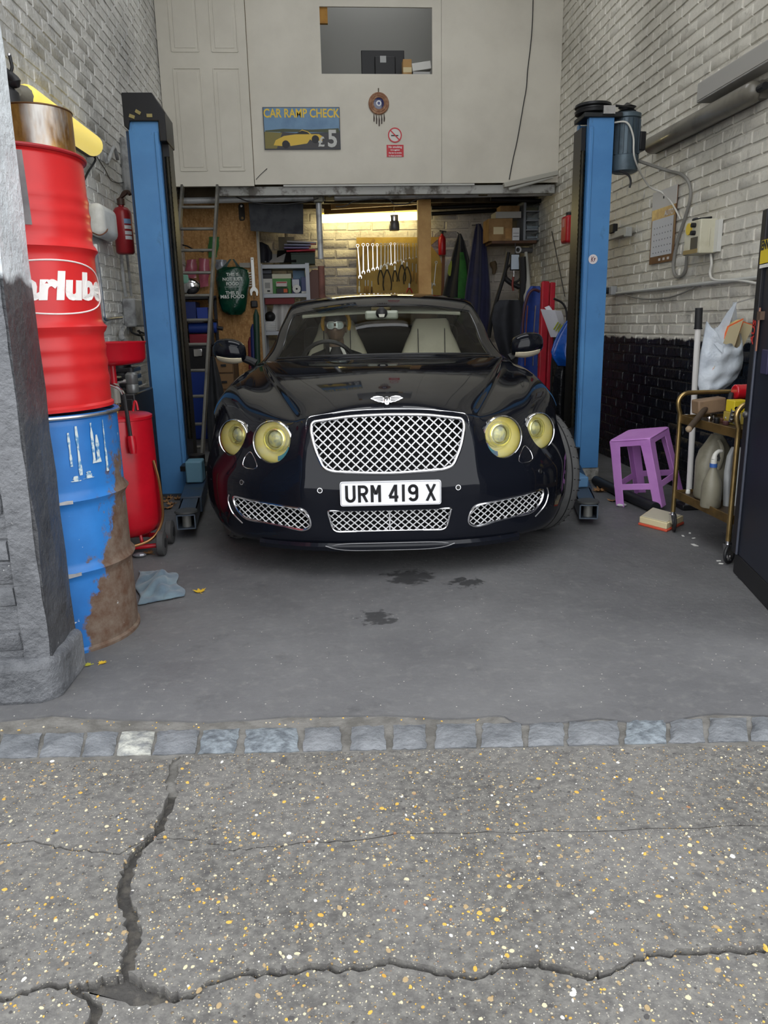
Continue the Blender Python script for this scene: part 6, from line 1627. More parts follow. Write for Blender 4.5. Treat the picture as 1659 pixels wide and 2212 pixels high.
def coat(name, label, cat, rows, Y, m, dep=.09, folds=5, seed=1, base=None):
    """rows: (py, px_a, px_b); a garment hanging in folds"""
    t = thing(name, label, cat, (on_y((rows[0][1] + rows[0][2]) / 2, rows[0][0], Y).x, Y, on_y(rows[-1][1], rows[-1][0], Y).z))
    front, back = [], []; n = 22; N = 5
    rws = []
    for i in range(len(rows) - 1):
        for k in range(N):
            u = k / N; rws.append(tuple(a + (b_ - a) * u for a, b_ in zip(rows[i], rows[i + 1])))
    rws.append(rows[-1])
    for i, (py, xa, xb) in enumerate(rws):
        A, B_2 = on_y(xa, py, Y), on_y(xb, py, Y); ring = []; v = i / len(rws)
        for k in range(2 * n):
            th = 2 * PI * k / (2 * n); u = .5 - .5 * math.cos(th)
            P = A.lerp(B_2, u); dy = -math.sin(th) * dep * (.35 + .65 * v) * (.6 + .4 * math.sin(folds * u * PI + seed + v * 1.3))
            ring.append((P.x, P.y + (dy if dy < 0 else dy * .3), P.z if base is None or i < len(rws) - 1 else base))
        front.append(ring + [ring[0]])
    mb = MB(); mb.sheet(front); mb.f.append(tuple(range(2 * n - 1, -1, -1))); mb.mi.append(0)
    mb.build('cloth', m, t, smooth=70)
    if cat == 'coat': tp_ = on_y((rows[0][1] + rows[0][2]) / 2, rows[0][0], Y); MB().tube([tp_ + Vector((0, 0, -.01)), Vector((tp_.x, YB - .004, tp_.z + .03))], .006, 8).build('hook', M_BLACKM, t)
    return t
ct = coat('coat', 'black hooded coat with green panel hanging on the block wall', 'coat', [(505, 990, 996), (520, 985, 1003), (545, 978, 1010), (570, 972, 1016), (610, 962, 1020), (660, 950, 1024), (720, 945, 1024)], YB - .16, mat('coat_black', (0.012, 0.013, 0.016, 1), 0.8, sheen=.3), .11)
MB().sheet([[on_y(xa + (xb - xa) * k / 4, py, YB - .285) + Vector((0, -.012 * math.sin(PI * k / 4), 0)) for k in range(5)] for py, xa, xb in ((545, 994, 1000), (570, 993, 1006), (600, 990, 1009), (640, 989, 1007), (700, 988, 1004))], .012).build('green_panel', mat('coat_green', rgb(44, 104, 40), 0.8, 0, rgb(30, 76, 30), 9), ct, smooth=60)
MB().sheet([[on_y(xa + (xb - xa) * k / 3, py, YB - .27) for k in range(4)] for py, xa, xb in ((563, 974, 976), (575, 969, 976), (590, 967, 974), (596, 970, 973))], .01).build('lime_cuff', mat('coat_lime', rgb(140, 150, 60), 0.8), ct, smooth=60)
coat('coat', 'long navy coat hanging in a cone on the block wall', 'coat', [(484, 1028, 1038), (500, 1024, 1045), (530, 1019, 1051), (570, 1013, 1055), (620, 1006, 1059), (660, 1002, 1060), (700, 1000, 1058), (740, 998, 1052)], YB - .36, mat('coat_navy', rgb(34, 36, 72), 0.75, 0, rgb(26, 28, 58), 6, sheen=.3), .13, 4, 2)

# ---------------------------------------------------------------- corner shelf with boxes, drawer unit
YS = 8.75
sx0, sx1, sz0, sz1 = rect(1118, 518, 1204, 526, YS)
szt = on_y(1160, 519, YS).z
cs = thing('corner_shelf', 'dark brown shelf board on scaffold tubes in the far corner', 'shelf', ((sx0 + sx1) / 2, YS + .2, szt - .03))
MB().bx(on_y(1062, 540, YS).x, XR - .02, YS, YS + .33, szt - .03, szt).build('board', mat('brown_shelf', rgb(84, 54, 34), 0.6, 0, rgb(60, 38, 24), 5), cs, bevel=.003)
u0 = on_y(1167, 545, YS + .1); MB().cyl((u0.x, YS + .1, 0), (u0.x, YS + .1, szt - .05), .028, n=16).build('upright', M_GALV, cs)
h0 = on_y(1118, 540, YS - .02); MB().cyl((h0.x, YS + .02, h0.z), (XR - .06, YS + .05, h0.z), .030, n=16).build('rail', mat('grey_rail', rgb(90, 90, 92), 0.5, 0.4), cs)
MB().tube([(h0.x, YS - .05 + .028 * 0, h0.z) + Vector((0, 0, 0)) if False else Vector((h0.x + .03 * math.cos(a), YS - .04, h0.z + .03 * math.sin(a))) for a in [2 * PI * k / 20 for k in range(20)]], .010, 8, closed=True).build('rail_collar', M_GALV, cs)
x0, x1, z0, z1 = rect(1056, 472, 1108, 545, YS + .02)
carton('carton', 'big worn cardboard box with pale labels on the corner shelf', 'box', x0, x1 - .01, szt, z1, YS + .02, .30, M_CARDD, tape=(.20, .62, .30, .62, M_TAPE), face=[(.70, .95, .1, .55, M_CARD)])
z_on = z1 + .001
x0, x1, z0, z1 = rect(1072, 476, 1131, 490, YS)
carton('flat_box', 'flat pale grey box lying across the worn cardboard box', 'box', x0, x1 - .02, z_on + .002, z_on + (z1 - z0), YS + .03, .24, mat('pale_grey_card', rgb(168, 166, 160), 0.6))
z_on += z1 - z0
x0, x1, z0, z1 = rect(1083, 463, 1129, 476, YS)
carton('carton', 'small brown carton on top of the flat grey box', 'box', x0, x1 - .02, z_on + .002, z_on + z1 - z0, YS + .06, .18, M_CARDD)
x0, x1, z0, z1 = rect(1105, 492, 1122, 520, YS)
carton('white_box', 'small white box standing between the cardboard box and drawer unit', 'box', x0 + .012, x1, szt + .001, z1, YS, .18, mat('white_card', rgb(205, 206, 208), 0.5), face=[(.1, .9, .30, .34, M_BLACKP), (.1, .9, .55, .58, M_BLACKP)])
x0, x1, z0, z1 = rect(1132, 432, 1190, 518, YS)
du = thing('drawer_unit', 'grey plastic unit with four clear drawers on the corner shelf', 'drawer unit', ((x0 + x1) / 2, YS + .2, szt))
M_GPL = mat('grey_plastic', rgb(126, 130, 136), 0.45)
m = MB(); m.bx(x0, x0 + .03, YS, YS + .31, szt, z1); m.bx(x1 - .03, x1, YS, YS + .31, szt, z1); m.bx(x0, x1, YS, YS + .31, z1 - .02, z1); m.bx(x0, x1, YS + .29, YS + .31, szt, z1); m.bx(x0, x1, YS, YS + .31, szt, szt + .012)
m.build('frame', M_GPL, du, bevel=.006)
dh = (z1 - szt - .03) / 4
for k in range(4):
    zz = szt + .012 + dh * k
    if k: MB().bx(x0 + .03, x1 - .03, YS + .004, YS + .29, zz - .006, zz + .006).build('divider', M_GPL, du)
    dr_ = MB().bx(x0 + .036, x1 - .036, YS + .004, YS + .012, zz + .012, zz + dh - .012).build('drawer', clear_glass('clear_drawer', (0.72, 0.76, 0.78, 1), 0.1, 1.5), du, bevel=.003)
    MB().bx(x0 + .05, x1 - .05, YS + .05, YS + .25, zz + .012, zz + dh * (.35 + .12 * (k % 2))).build('drawer_contents', mat('drawer_stuff', rgb(*((210, 210, 214), (200, 204, 210), (190, 192, 190), (150, 142, 110))[k]), 0.5), dr_)
x0, x1, z0, z1 = rect(1187, 502, 1201, 519, YS)
rs = thing('red_torch', 'small red lamp unit beside the drawer unit', 'torch', ((x0 + x1) / 2, YS + .05, szt))
r = (x1 - x0) / 2
MB().lathe([(r * .9, 0), (r, .01), (r, z1 - szt - .03), (r * .8, z1 - szt - .008), (r * .3, z1 - szt)], 20).build('case', mat('torch_red', rgb(190, 34, 30), 0.4), rs, w=False)
MB().box((0, -r - .0005, .05), (.008, .003, .05)).build('marking', M_WHITEP, rs, w=False)
x0, x1, z0, z1 = rect(1103, 549, 1123, 584, YS - .06)
wl_ = thing('work_light', 'flat white work light hanging under the corner shelf', 'light', ((x0 + x1) / 2, YS - .06, z0))
MB().bx(x0, x1, YS - .06, YS - .03, z0, z1).build('frame', M_BLACKP, wl_, bevel=.006)
MB().bx(x0 + .008, x1 - .012, YS - .064, YS - .059, z0 + .012, z1 - .006).build('panel', mat('pale_blue_panel', rgb(205, 218, 232), 0.3), wl_)
MB().tube([((x0 + x1) / 2, YS - .045, z1), ((x0 + x1) / 2, YS - .045, szt - .03)], .006, 8).build('hanger', M_BLACKM, wl_)
# black pushchair-like frame, bag and white horn under the shelf
fr_ = thing('folded_frame', 'folded black tubular trolley frame with a wheel under the corner shelf', 'trolley', (2.05, 8.7, 0))
Bq = lambda px, py, Y=8.62: on_y(px, py, Y)
MB().tube(smooth_path([Bq(1098, 545), Bq(1090, 590), Bq(1075, 640), Bq(1062, 690), Bq(1056, 730)], 5), .022, 10).build('side_tube', M_BLACKM, fr_)
MB().tube(smooth_path([Bq(1092, 602), Bq(1105, 612), Bq(1122, 620)], 4), .028, 10).build('cross_strap', M_BLACKP, fr_)
MB().tube(smooth_path([Bq(1128, 555), Bq(1130, 600), Bq(1128, 660), Bq(1125, 720)], 4), .040, 10).build('folded_seat', M_BLACKP, fr_)
wc = Bq(1110, 590, 8.7); MB().tube([wc + Vector((.09 * math.cos(a), 0, .10 * math.sin(a))) for a in [2 * PI * k / 28 for k in range(28)]], .012, 8, closed=True).build('wheel', M_BLACKP, fr_)
for k in range(8):
    a = 2 * PI * k / 8; MB().tube([wc, wc + Vector((.09 * math.cos(a), 0, .10 * math.sin(a)))], .002, 5).build('spoke', M_STEEL, fr_)
MB().tube(smooth_path([Bq(1109, 598, 8.58), Bq(1107, 615, 8.58), Bq(1109, 628, 8.58)], 4), .012, 8).build('red_lever', mat('dull_red', rgb(120, 44, 36), 0.5), fr_)
coat('kit_bag', 'large black kit bag slumped under the corner shelf', 'bag', [(648, 1078, 1122), (660, 1068, 1128), (690, 1062, 1132), (730, 1068, 1130), (780, 1085, 1128), (850, 1090, 1126)], 8.30, mat('bag_black', (0.012, 0.013, 0.018, 1), 0.7, 0, (0.02, 0.022, 0.03, 1), 8), .12, 3, 4, base=.002)
tag(MB().tube(smooth_path([Bq(1136, 545, 8.72), Bq(1141, 612, 8.6), Bq(1140, 632, 8.5), Bq(1136, 642, 8.5), Bq(1138, 665, 8.5)], 5), [.018 + .012 * math.sin(PI * k / 20) for k in range(21)], 12).build('fender', mat('white_bone', rgb(176, 176, 168), 0.6)), 'narrow white plastic mudguard hanging under the corner shelf', 'mudguard')
tag(MB().tube(smooth_path([Bq(1064, 565, 9.56), Bq(1068, 580, 9.56), Bq(1066, 592, 9.56)], 4), [.035, .04, .042, .035, .03, .026, .022, .02, .016], 12).build('glove', mat('tan_glove', rgb(112, 96, 76), 0.8)), 'tan work glove hanging on the block wall by the navy coat', 'glove')
# blue cover, red beam, bags beside the far lift post
bc = coat('blue_cover', 'blue padded cover leaning in the far corner with a dark edge', 'cover', [(618, 1146, 1166), (630, 1138, 1172), (660, 1130, 1176), (720, 1124, 1180), (790, 1118, 1184), (850, 1116, 1186)], 7.9, mat('cover_blue', rgb(34, 66, 150), 0.55, 0, rgb(26, 48, 112), 4), .10, 2, 1, base=.002)
MB().tube(smooth_path([Bq(1128, 740, 7.78), Bq(1131, 680, 7.78), Bq(1140, 640, 7.78), Bq(1152, 626, 7.78), Bq(1166, 630, 7.78)], 6), .014, 8).build('edge_piping', mat('maroon_piping', rgb(70, 34, 44), 0.5), bc)
for k, px in enumerate((1140, 1157, 1168)): MB().tube(smooth_path([Bq(px, 660, 7.77), Bq(px - 4, 720, 7.77), Bq(px - 6, 790, 7.77)], 4), .006, 6).build('tube', M_STEEL if k else mat('copper_tube', rgb(150, 90, 70), 0.4, 0.6), bc)
rb_ = thing('red_beam', 'bright red twin steel beam leaning upright before the blue cover', 'beam', tuple(on_z(1165, 930, 0)))
p0, p1 = Bq(1178, 608, 7.45), Bq(1168, 860, 7.30); p1 = p0 + (p1 - p0) * (p0.z / (p0.z - p1.z))
M_BEAM = mat('beam_red', rgb(176, 22, 44), 0.35, 0, rgb(146, 16, 34), 4)
MB().bar(p0, p1, .075, .06, (0, 1, 0)).build('channel', M_BEAM, rb_, bevel=.012)
MB().bar(p0 + Vector((.075, .02, -.01)), p1 + Vector((.075, .02, 0)), .055, .05, (0, 1, 0)).build('rail', M_BEAM, rb_, bevel=.012)
YG = 6.9
tag(MB().tube([Bq(1190, 668, 6.9), Bq(1190, 664, 7.4)], .006, 6).build('peg', M_STEEL), 'steel peg on the red beam carrying the white paper bag', 'peg')
wb_ = thing('paper_bag', 'white paper bag with lime print hanging by the far lift post', 'bag', tuple(Bq(1195, 725, YG)))
m = MB(); m.sheet([[Bq(xa + (xb - xa) * k / 5, py + dyy * k / 5, YG) + Vector((0, -.05 * math.sin(PI * k / 5), 0)) for k in range(6)] for py, xa, xb, dyy in ((668, 1168, 1212, 4), (680, 1172, 1216, 2), (695, 1178, 1218, 0), (712, 1184, 1214, 0), (728, 1190, 1208, 0))], .006)
m.build('paper', mat('white_paper_bag', rgb(206, 206, 214), 0.5), wb_, smooth=25)
MB().sheet([[Bq(1176, 664, YG - .02), Bq(1186, 660, YG - .02)], [Bq(1186, 676, YG - .03), Bq(1196, 674, YG - .03)]], .005).build('fold', mat('white_fold', rgb(222, 222, 230), 0.5), wb_)
for k in range(3): MB().tube([Bq(1196 + 5 * k, 712 + 3 * k, YG - .06), Bq(1206 + 4 * k, 696 + 3 * k, YG - .06)], .006, 6).build('lime_print', mat('lime_ink', rgb(150, 160, 40), 0.5), wb_)
bb = coat('plastic_bag', 'shiny blue plastic bag bulging behind the far lift post', 'bag', [(684, 1232, 1250), (700, 1218, 1250), (720, 1205, 1250), (740, 1196, 1250), (760, 1190, 1250), (774, 1194, 1250), (790, 1205, 1248)], 6.48, mat('bag_blue', rgb(24, 84, 176), 0.25, 0, rgb(16, 62, 140), 5, bump=.6, bs=14, bd=.02, coat=.4), .12, 3, 3)
coat('bin_bag', 'black bin bag on the floor below the blue plastic bag', 'bag', [(782, 1205, 1250), (820, 1196, 1256), (870, 1192, 1258), (920, 1196, 1258), (962, 1204, 1256)], 6.55, mat('bin_black', (0.01, 0.011, 0.014, 1), 0.25, bump=.8, bs=10, bd=.03), .14, 4, 5, base=.002)
tag(MB().tube(smooth_path([Bq(1196, 645, 7.1), Bq(1215, 655, 7.1), Bq(1224, 675, 7.1), Bq(1222, 705, 7.1), Bq(1200, 740, 7.0), Bq(1192, 790, 7.0), Vector((Bq(1190, 880, 7.0).x, 7.0, .3)), Vector((Bq(1190, 880, 7.0).x, 6.95, .012))], 6), .010, 8).build('hose', M_BLACKP), 'black hose curling beside the white paper bag', 'hose')

# ---------------------------------------------------------------- side by the ladder
M_LAD = mat('aluminium_ladder', rgb(128, 126, 120), 0.4, 0.5, rgb(90, 88, 84), 5, 0.45, 0.7)
t0l, t0r = on_y(394, 408, 8.02), on_y(470, 408, 8.02)
br_ = on_z(436, 1003, 0.0); wlad = t0r.x - t0l.x
b0r = Vector((br_.x, br_.y, 0)); b0l = b0r - Vector((wlad * 1.0, 0, 0))
ld = thing('ladder', 'aluminium ladder leaning up to the loft beside the lift post', 'ladder', tuple((b0l + b0r) / 2))
for a, c in ((b0l, t0l), (b0r, t0r)): MB().bar(a, c + (c - a).normalized() * .03, .024, .062).build('rail', M_LAD, ld, bevel=.004)
rung_y = [447, 494, 541, 589, 638, 691, 744, 800, 856, 916, 965]
for py in rung_y:
    best = min((abs(project(b0r.lerp(t0r, k / 400))[1] - py), k / 400) for k in range(401))[1]
    MB().cyl(tuple(b0l.lerp(t0l, best)), tuple(b0r.lerp(t0r, best)), .014, n=10).build('rung', M_LAD, ld)
def osb():
    t = NT('oriented_strand_board'); o = t.pos()
    v = t.scaled(o, (1.0, 1.0, 0.35))
    c = t.mix(t.ramp(t.noise(v, 30, 5, 0.7), 0.35, 0.65), rgb(190, 146, 92), rgb(146, 104, 58))
    c = t.mix(t.ramp(t.voro(o, 38.0), 0.05, 0.5, 0.5, 0), c, rgb(208, 168, 112))
    c = t.mix(t.ramp(t.noise(o, 55, 4, 0.7), 0.62, 0.70, 0, 0.8), c, rgb(96, 66, 36))
    return t.pbr(c, 0.75, 0, t.bump(t.noise(v, 60, 5), 0.3, 0.003))
ox0, ox1 = on_y(388, 500, 8.70).x, on_y(553, 500, 8.70).x
tag(MB().bx(ox0, ox1, 8.70, 8.72, 0.0, on_y(500, 436, 8.70).z + .02).build('osb_panel', osb()), 'tall strand board panel standing behind the ladder', 'panel')
tag(MB().bx(ox1 + .001, ox1 + .028, 8.685, 8.725, 0.0, on_y(553, 499, 8.69).z).build('edge_strip', mat('white_edge_strip', rgb(172, 168, 158), 0.5)), 'pale edge strip down the side of the strand board', 'strip')
q = on_y(522, 458, 8.68)
sd_ = thing('sanding_tool', 'black oblong plate with two holes screwed to the strand board', 'plate', tuple(q - Vector((0, 0, .09))))
MB().prism(round_poly([(-.032, -.085), (.032, -.085), (.030, .085), (-.030, .085)], .03, 5), 0, .018, frame(q + Vector((0, .018, 0)), (1, 0, .06), (0, 0, 1), (0, -1, 0))).build('plate', mat('dark_rubber', rgb(48, 44, 40), 0.7), sd_, bevel=.003)
MB().lathe([(.012, 0), (.012, .004), (.002, .005)], 16, frame(q + Vector((0, -.001, .06)), (1, 0, 0), (0, 0, 1), (0, -1, 0)), cap=False).build('bolt', M_STEEL, sd_)
MB().lathe([(.013, 0), (.013, .003), (.002, .004)], 16, frame(q + Vector((.004, -.001, -.06)), (1, 0, 0), (0, 0, 1), (0, -1, 0)), cap=False).build('hole', M_TAN, sd_)
g = []
for i in range(10):
    py0 = 440 + (500 - 440) * i / 9; row = []
    for k in range(16):
        u = k / 15; px = 538 + (655 - 538) * u; py = py0 + 6 * u * (i / 9)
        row.append(on_y(px, py, 8.42) + Vector((.02 * (i / 9) * (1 - u), -.02 * math.sin(u * 6) * (i / 9) - .05 * (1 - u) ** 3, 0)))
    g.append(row)
tag(MB().sheet(g, .008).build('rubber_mat', mat('grey_rubber_mat', rgb(66, 68, 72), 0.85, 0, rgb(50, 52, 58), 9, bump=.2, bs=120), smooth=60), 'dark grey rubber mat hanging from the scaffold pole', 'mat')
# green carrier bag
def bag_green():
    Y = 8.55; t = thing('carrier_bag', 'shiny dark green carrier bag with white lettering hung on the strand board', 'bag', tuple(on_y(505, 680, Y)))
    rows = [(577, 482, 524), (584, 468, 536), (605, 466, 540), (630, 470, 536), (655, 474, 533), (672, 480, 530), (680, 492, 522)]
    n = 16; N = 4; R_ = []
    for i in range(len(rows) - 1):
        for k in range(N): R_.append(tuple(a + (b_ - a) * k / N for a, b_ in zip(rows[i], rows[i + 1])))
    R_.append(rows[-1]); g = []
    for i, (py, xa, xb) in enumerate(R_):
        A, B_2 = on_y(xa, py, Y), on_y(xb, py, Y); v = i / (len(R_) - 1); ring = []
        for k in range(2 * n):
            th = 2 * PI * k / (2 * n); u = .5 - .5 * math.cos(th); P = A.lerp(B_2, u)
            dy = -math.sin(th) * .085 * (.3 + .7 * math.sin(PI * min(v * 1.0 + .12, 1) * .8)) + .012 * math.sin(7 * u + 9 * v) * abs(math.sin(th))
            ring.append((P.x, P.y + (dy if math.sin(th) > 0 else dy * .5), P.z))
        g.append(ring + [ring[0]])
    m = MB(); m.sheet(g); m.f.append(tuple(range(2 * n - 1, -1, -1))); m.mi.append(0); b0 = len(m.v) - 2 * n - 1; m.f.append(tuple(range(b0, b0 + 2 * n))); m.mi.append(0)
    m.build('bag_body', mat('green_polythene', rgb(10, 66, 48), 0.22, 0, rgb(6, 48, 36), 5, bump=.5, bs=22, bd=.02, coat=.3), t, smooth=70)
    for s in (-1, 1):
        MB().sheet([[on_y(501 + s * 3, 560, Y) + Vector((-.01, 0, 0)), on_y(501 + s * 3, 560, Y) + Vector((.01, 0, 0))], [on_y(501 + s * 10, 570, Y) + Vector((-.015, -.01, 0)), on_y(501 + s * 10, 570, Y) + Vector((.012, -.01, 0))], [on_y(501 + s * 17, 580, Y) + Vector((-.03, 0, 0)), on_y(501 + s * 17, 580, Y) + Vector((.02, 0, 0))]], .006).build('handle', mat('green_handle', rgb(6, 44, 34), 0.4), t)
    tx = MB()
    for k, (s_, sz) in enumerate((('THIS IS', .042), ('NOT JUST', .046), ('FOOD', .046), ('', .02), ('THIS IS', .046), ('M&S FOOD', .050))):
        c = on_y(502, 593 + 10.2 * k + (2 if k == 4 else 0) - (3 if k > 3 else 0), Y - .100)
        if s_: tx.text(s_, sz, frame(c, (1, 0, 0), (0, .10, 1), (0, -1, 0)), bold=.0008, ext=.002)
    c = on_y(502, 620, Y - .098); tx.box(tuple(c), (.16, .003, .003))
    tx.build('bag_lettering', mat('bag_white_print', rgb(206, 214, 208), 0.5), t, smooth=0, fixn=False)
bag_green()
p, q = on_y(544.5, 556, 8.64), on_y(549.5, 640, 8.64)
d = (q - p).normalized(); sdv = Vector((d.z, 0, -d.x)); M1 = frame(p, sdv, d, (0, -1, 0)); L = (q - p).length
bs_ = thing('spanner', 'oversized white open-ended spanner hung on the strand board', 'spanner', tuple(q))
M_WSP = mat('white_spanner', rgb(226, 226, 222), 0.35, 0.3)
MB().prism([(-.017, 0), (.017, 0), (.018, L - .08), (-.018, L - .08)], 0, .012, M1).build('shaft', M_WSP, bs_, bevel=.003)
MB().prism([(a * .036, L - .035 + b_ * .036) for a, b_ in ((-.46, -1.7), (.46, -1.7), (1.1, -1.0), (1.25, -.2), (1.0, .85), (.6, .7), (.5, -.2), (0, -.6), (-.5, -.2), (-.6, .8), (-1.0, .9), (-1.25, -.2), (-1.1, -1.0))], 0, .014, M1).build('jaw', M_WSP, bs_, bevel=.002)
MB().lathe([(.006, .012), (.006, .0135), (.001, .0136)], 12, M1 @ TR(0, .02, 0), cap=False).build('hole', M_BLACKP, bs_)
tm_ = thing('tape_measure', 'small black tape measure hanging on a cord under the big spanner', 'tape measure', tuple(on_y(548, 664, 8.64)))
c = on_y(549, 657, 8.64); MB().box(tuple(c), (.075, .03, .075)).build('case', M_BLACKP, tm_, bevel=.02, seg=4)
MB().tube([c + Vector((0, 0, .03)), on_y(549, 638, 8.64)], .003, 6).build('cord', M_BLACKP, tm_)
sp_ = thing('spring_stack', 'row of white coil clips behind the big spanner', 'clips', tuple(on_y(541, 622, 8.66)))
for k in range(6): MB().bar(on_y(536.5, 590 + 5.6 * k, 8.66), on_y(543.5, 589 + 5.6 * k, 8.66), .012, .010).build('clip', M_WHITEP, sp_)
tag(MB().bx(*rect(517, 568, 541, 578, 8.66)[:2], 8.655, 8.70, *rect(517, 568, 541, 578, 8.66)[2:]).build('sanding_block', mat('pale_block', rgb(150, 146, 138), 0.7)), 'pale rectangular block fixed beside the big spanner', 'block')
# hanging packs and mask seen through the ladder
def drape(name, label, cat, quad, Y, m, th=.012, bulge=.03):
    a, b_, c, d2 = [on_y(x, y, Y) for x, y in quad]; g = []
    for i in range(8):
        v = i / 7; g.append([(a.lerp(b_, u)).lerp(d2.lerp(c, u), v) + Vector((.006 * math.sin(9 * v + u * 4), -bulge * math.sin(PI * u) * (.6 + .4 * math.sin(4 * v)), 0)) for u in [k / 9 for k in range(10)]])
    return tag(MB().sheet(g, th).build(name, m, smooth=60), label, cat)
M_PINK = mat('pink_plastic', rgb(170, 88, 104), 0.25, 0, rgb(140, 64, 80), 6, coat=.4)
drape('pink_pouch', 'glossy pink pouch hanging behind the ladder rungs', 'pouch', [(404, 562), (424, 560), (424, 600), (400, 604)], 8.62, M_PINK)
drape('pink_pouch', 'longer glossy pink pouch hanging beside the green bag behind the ladder', 'pouch', [(430, 558), (452, 560), (450, 618), (432, 622)], 8.60, M_PINK)
drape('clear_pack', 'crinkled clear plastic pack hanging beside the green bag', 'pack', [(466, 561), (490, 562), (489, 590), (468, 588)], 8.64, mat('clear_pack', rgb(150, 154, 160), 0.2, 0.2, rgb(110, 112, 120), 20))
drape('green_strip', 'green plastic strip hanging against the strand board by the ladder rail', 'strip', [(452, 512), (474, 512), (468, 556), (450, 556)], 8.66, mat('green_strip', rgb(60, 118, 66), 0.35))
mk = thing('face_shield', 'silver face shield with pale green pad behind the ladder', 'face shield', tuple(on_y(408, 634, 8.45)))
c = on_y(412, 618, 8.45); MB().ball(tuple(c), (.10, .07, .085), 20, 12).build('shell', M_CHROME, mk)
c2 = on_y(400, 603, 8.40); MB().box(tuple(c2), (.07, .03, .09)).build('pad', mat('mint_pad', rgb(120, 168, 148), 0.6), mk, bevel=.02, seg=3)
MB().tube(smooth_path([on_y(388, 528, 8.6), on_y(405, 532, 8.55), on_y(420, 540, 8.5), on_y(440, 544, 8.5)], 4), .008, 8).build('strap', M_BLACKP, mk)
# bench of crates under the strand board, files, cases
YK = 8.25
def zof(py, Y=YK): return on_y(430, py, Y).z
bnk = thing('steel_rack', 'dark steel rack with three shelves behind the ladder', 'rack', (-1.02, 8.4, 0))
M_RACK = mat('rack_dark', rgb(40, 40, 44), 0.5, 0.3)
rx0, rx1 = on_y(384, 700, YK).x - .08, on_y(492, 700, YK).x
rx1 = on_y(460, 700, YK).x
for zz in (zof(641), zof(690), zof(745)): MB().bx(rx0, rx1, YK, 8.68, zz - .02, zz).build('shelf', M_RACK, bnk)
for x in (rx0 + .015, rx1 - .015):
    for y in (YK + .015, 8.66): MB().bx(x - .015, x + .015, y - .015, y + .015, 0, zof(636)).build('upright', M_RACK, bnk)
M_NAVY = mat('navy_plastic', rgb(30, 48, 110), 0.4); M_DKRED = mat('dark_red_case', rgb(130, 26, 42), 0.4)
def crate(px0, px1, py0, base, Y, dep, m, name, label, cat, **kw):
    x0, x1 = on_y(px0, py0, Y).x, on_y(px1, py0, Y).x; z1 = on_y((px0 + px1) / 2, py0, Y).z
    return carton(name, label, cat, x0, x1, base + .001, max(z1, base + .02), Y, dep, m, **kw)
crate(390, 422, 652, zof(690), YK + .03, .30, M_NAVY, 'crate', 'dark blue crate on the middle rack shelf behind the ladder', 'crate')
crate(424, 448, 664, zof(690), YK + .02, .30, mat('royal_blue', rgb(36, 62, 150), 0.45), 'crate', 'royal blue folded case on the middle rack shelf', 'crate')
crate(408, 452, 722, zof(745), YK + .02, .32, M_DKRED, 'tool_case', 'dark red tool case lying on the lower rack shelf', 'case', bevel=.01)
zr = zof(722)
x0, x1 = on_y(404, 712, YK).x, on_y(466, 712, YK).x
bt_ = thing('rolled_tarp', 'rolled blue tarpaulin on top of the dark red tool case', 'tarpaulin', ((x0 + x1) / 2, YK + .12, zr))
MB().cyl((x0, YK + .12, zr + .062), (x1, YK + .12, zr + .062), .055, n=20).build('roll', mat('tarp_blue', rgb(32, 62, 140), 0.45), bt_, bevel=.01)
MB().cyl((x1, YK + .12, zr + .062), (x1 + .06, YK + .12, zr + .05), .02, n=12).build('core', M_BLACKP, bt_)
x0, x1 = on_y(404, 702, YK).x, on_y(436, 702, YK).x
carton('envelope_box', 'flat white box on the rolled blue tarpaulin', 'box', x0, x1, zr + .119, zr + .145, YK + .06, .14, mat('white_flatbox', rgb(200, 200, 204), 0.5))
eqc = crate(398, 446, 750, on_y(420, 800, YK - .05).z, YK - .02, .40, M_BLACKM, 'equipment_case', 'black equipment case with a chrome latch behind the ladder', 'case', bevel=.008)
x0, x1, z0, z1 = rect(418, 754, 438, 770, YK - .03)
MB().bx(x0, x1, YK - .045, YK - .022, z0, z1).build('latch', M_CHROME, eqc, bevel=.006)
crate(398, 448, 802, 0.0, YK + .0, .40, mat('blue_drawer_case', rgb(28, 58, 140), 0.4), 'storage_case', 'tall dark blue storage case on the floor behind the ladder', 'case', bevel=.01)
# brown drawer chest and dark bags between ladder and car
xa, xb = on_y(464, 800, 7.7).x, on_y(492, 800, 7.7).x
dc = thing('drawer_chest', 'old brown wooden drawer chest beside the car', 'chest', ((xa + xb) / 2, 7.9, 0))
ztp = on_y(478, 762, 7.7).z
MB().bx(xa, xb + .06, 7.7, 8.15, 0, ztp).build('carcass', mat('brown_chest', rgb(96, 70, 44), 0.6, 0, rgb(70, 50, 30), 5), dc, bevel=.004)
for k in range(5):
    zz = ztp - .03 - .16 * (k + 1)
    if zz > .02:
        dw = MB().bx(xa + .01, xb + .05, 7.69, 7.70, zz, zz + .145).build('drawer', mat('brown_drawer', rgb(120, 90, 56), 0.55), dc, bevel=.003)
        MB().bx((xa + xb) / 2, (xa + xb) / 2 + .05, 7.675, 7.69, zz + .06, zz + .08).build('handle', M_BLACKM, dw)
coat('seat_cover', 'dark grey padded bag slumped beside the brown drawer chest', 'bag', [(770, 452, 464), (800, 448, 472), (840, 446, 482), (880, 446, 490), (930, 448, 492), (960, 450, 490)], 7.45, mat('bag_charcoal', rgb(46, 48, 52), 0.7, 0, rgb(34, 36, 40), 6), .12, 3, 7, base=.002)
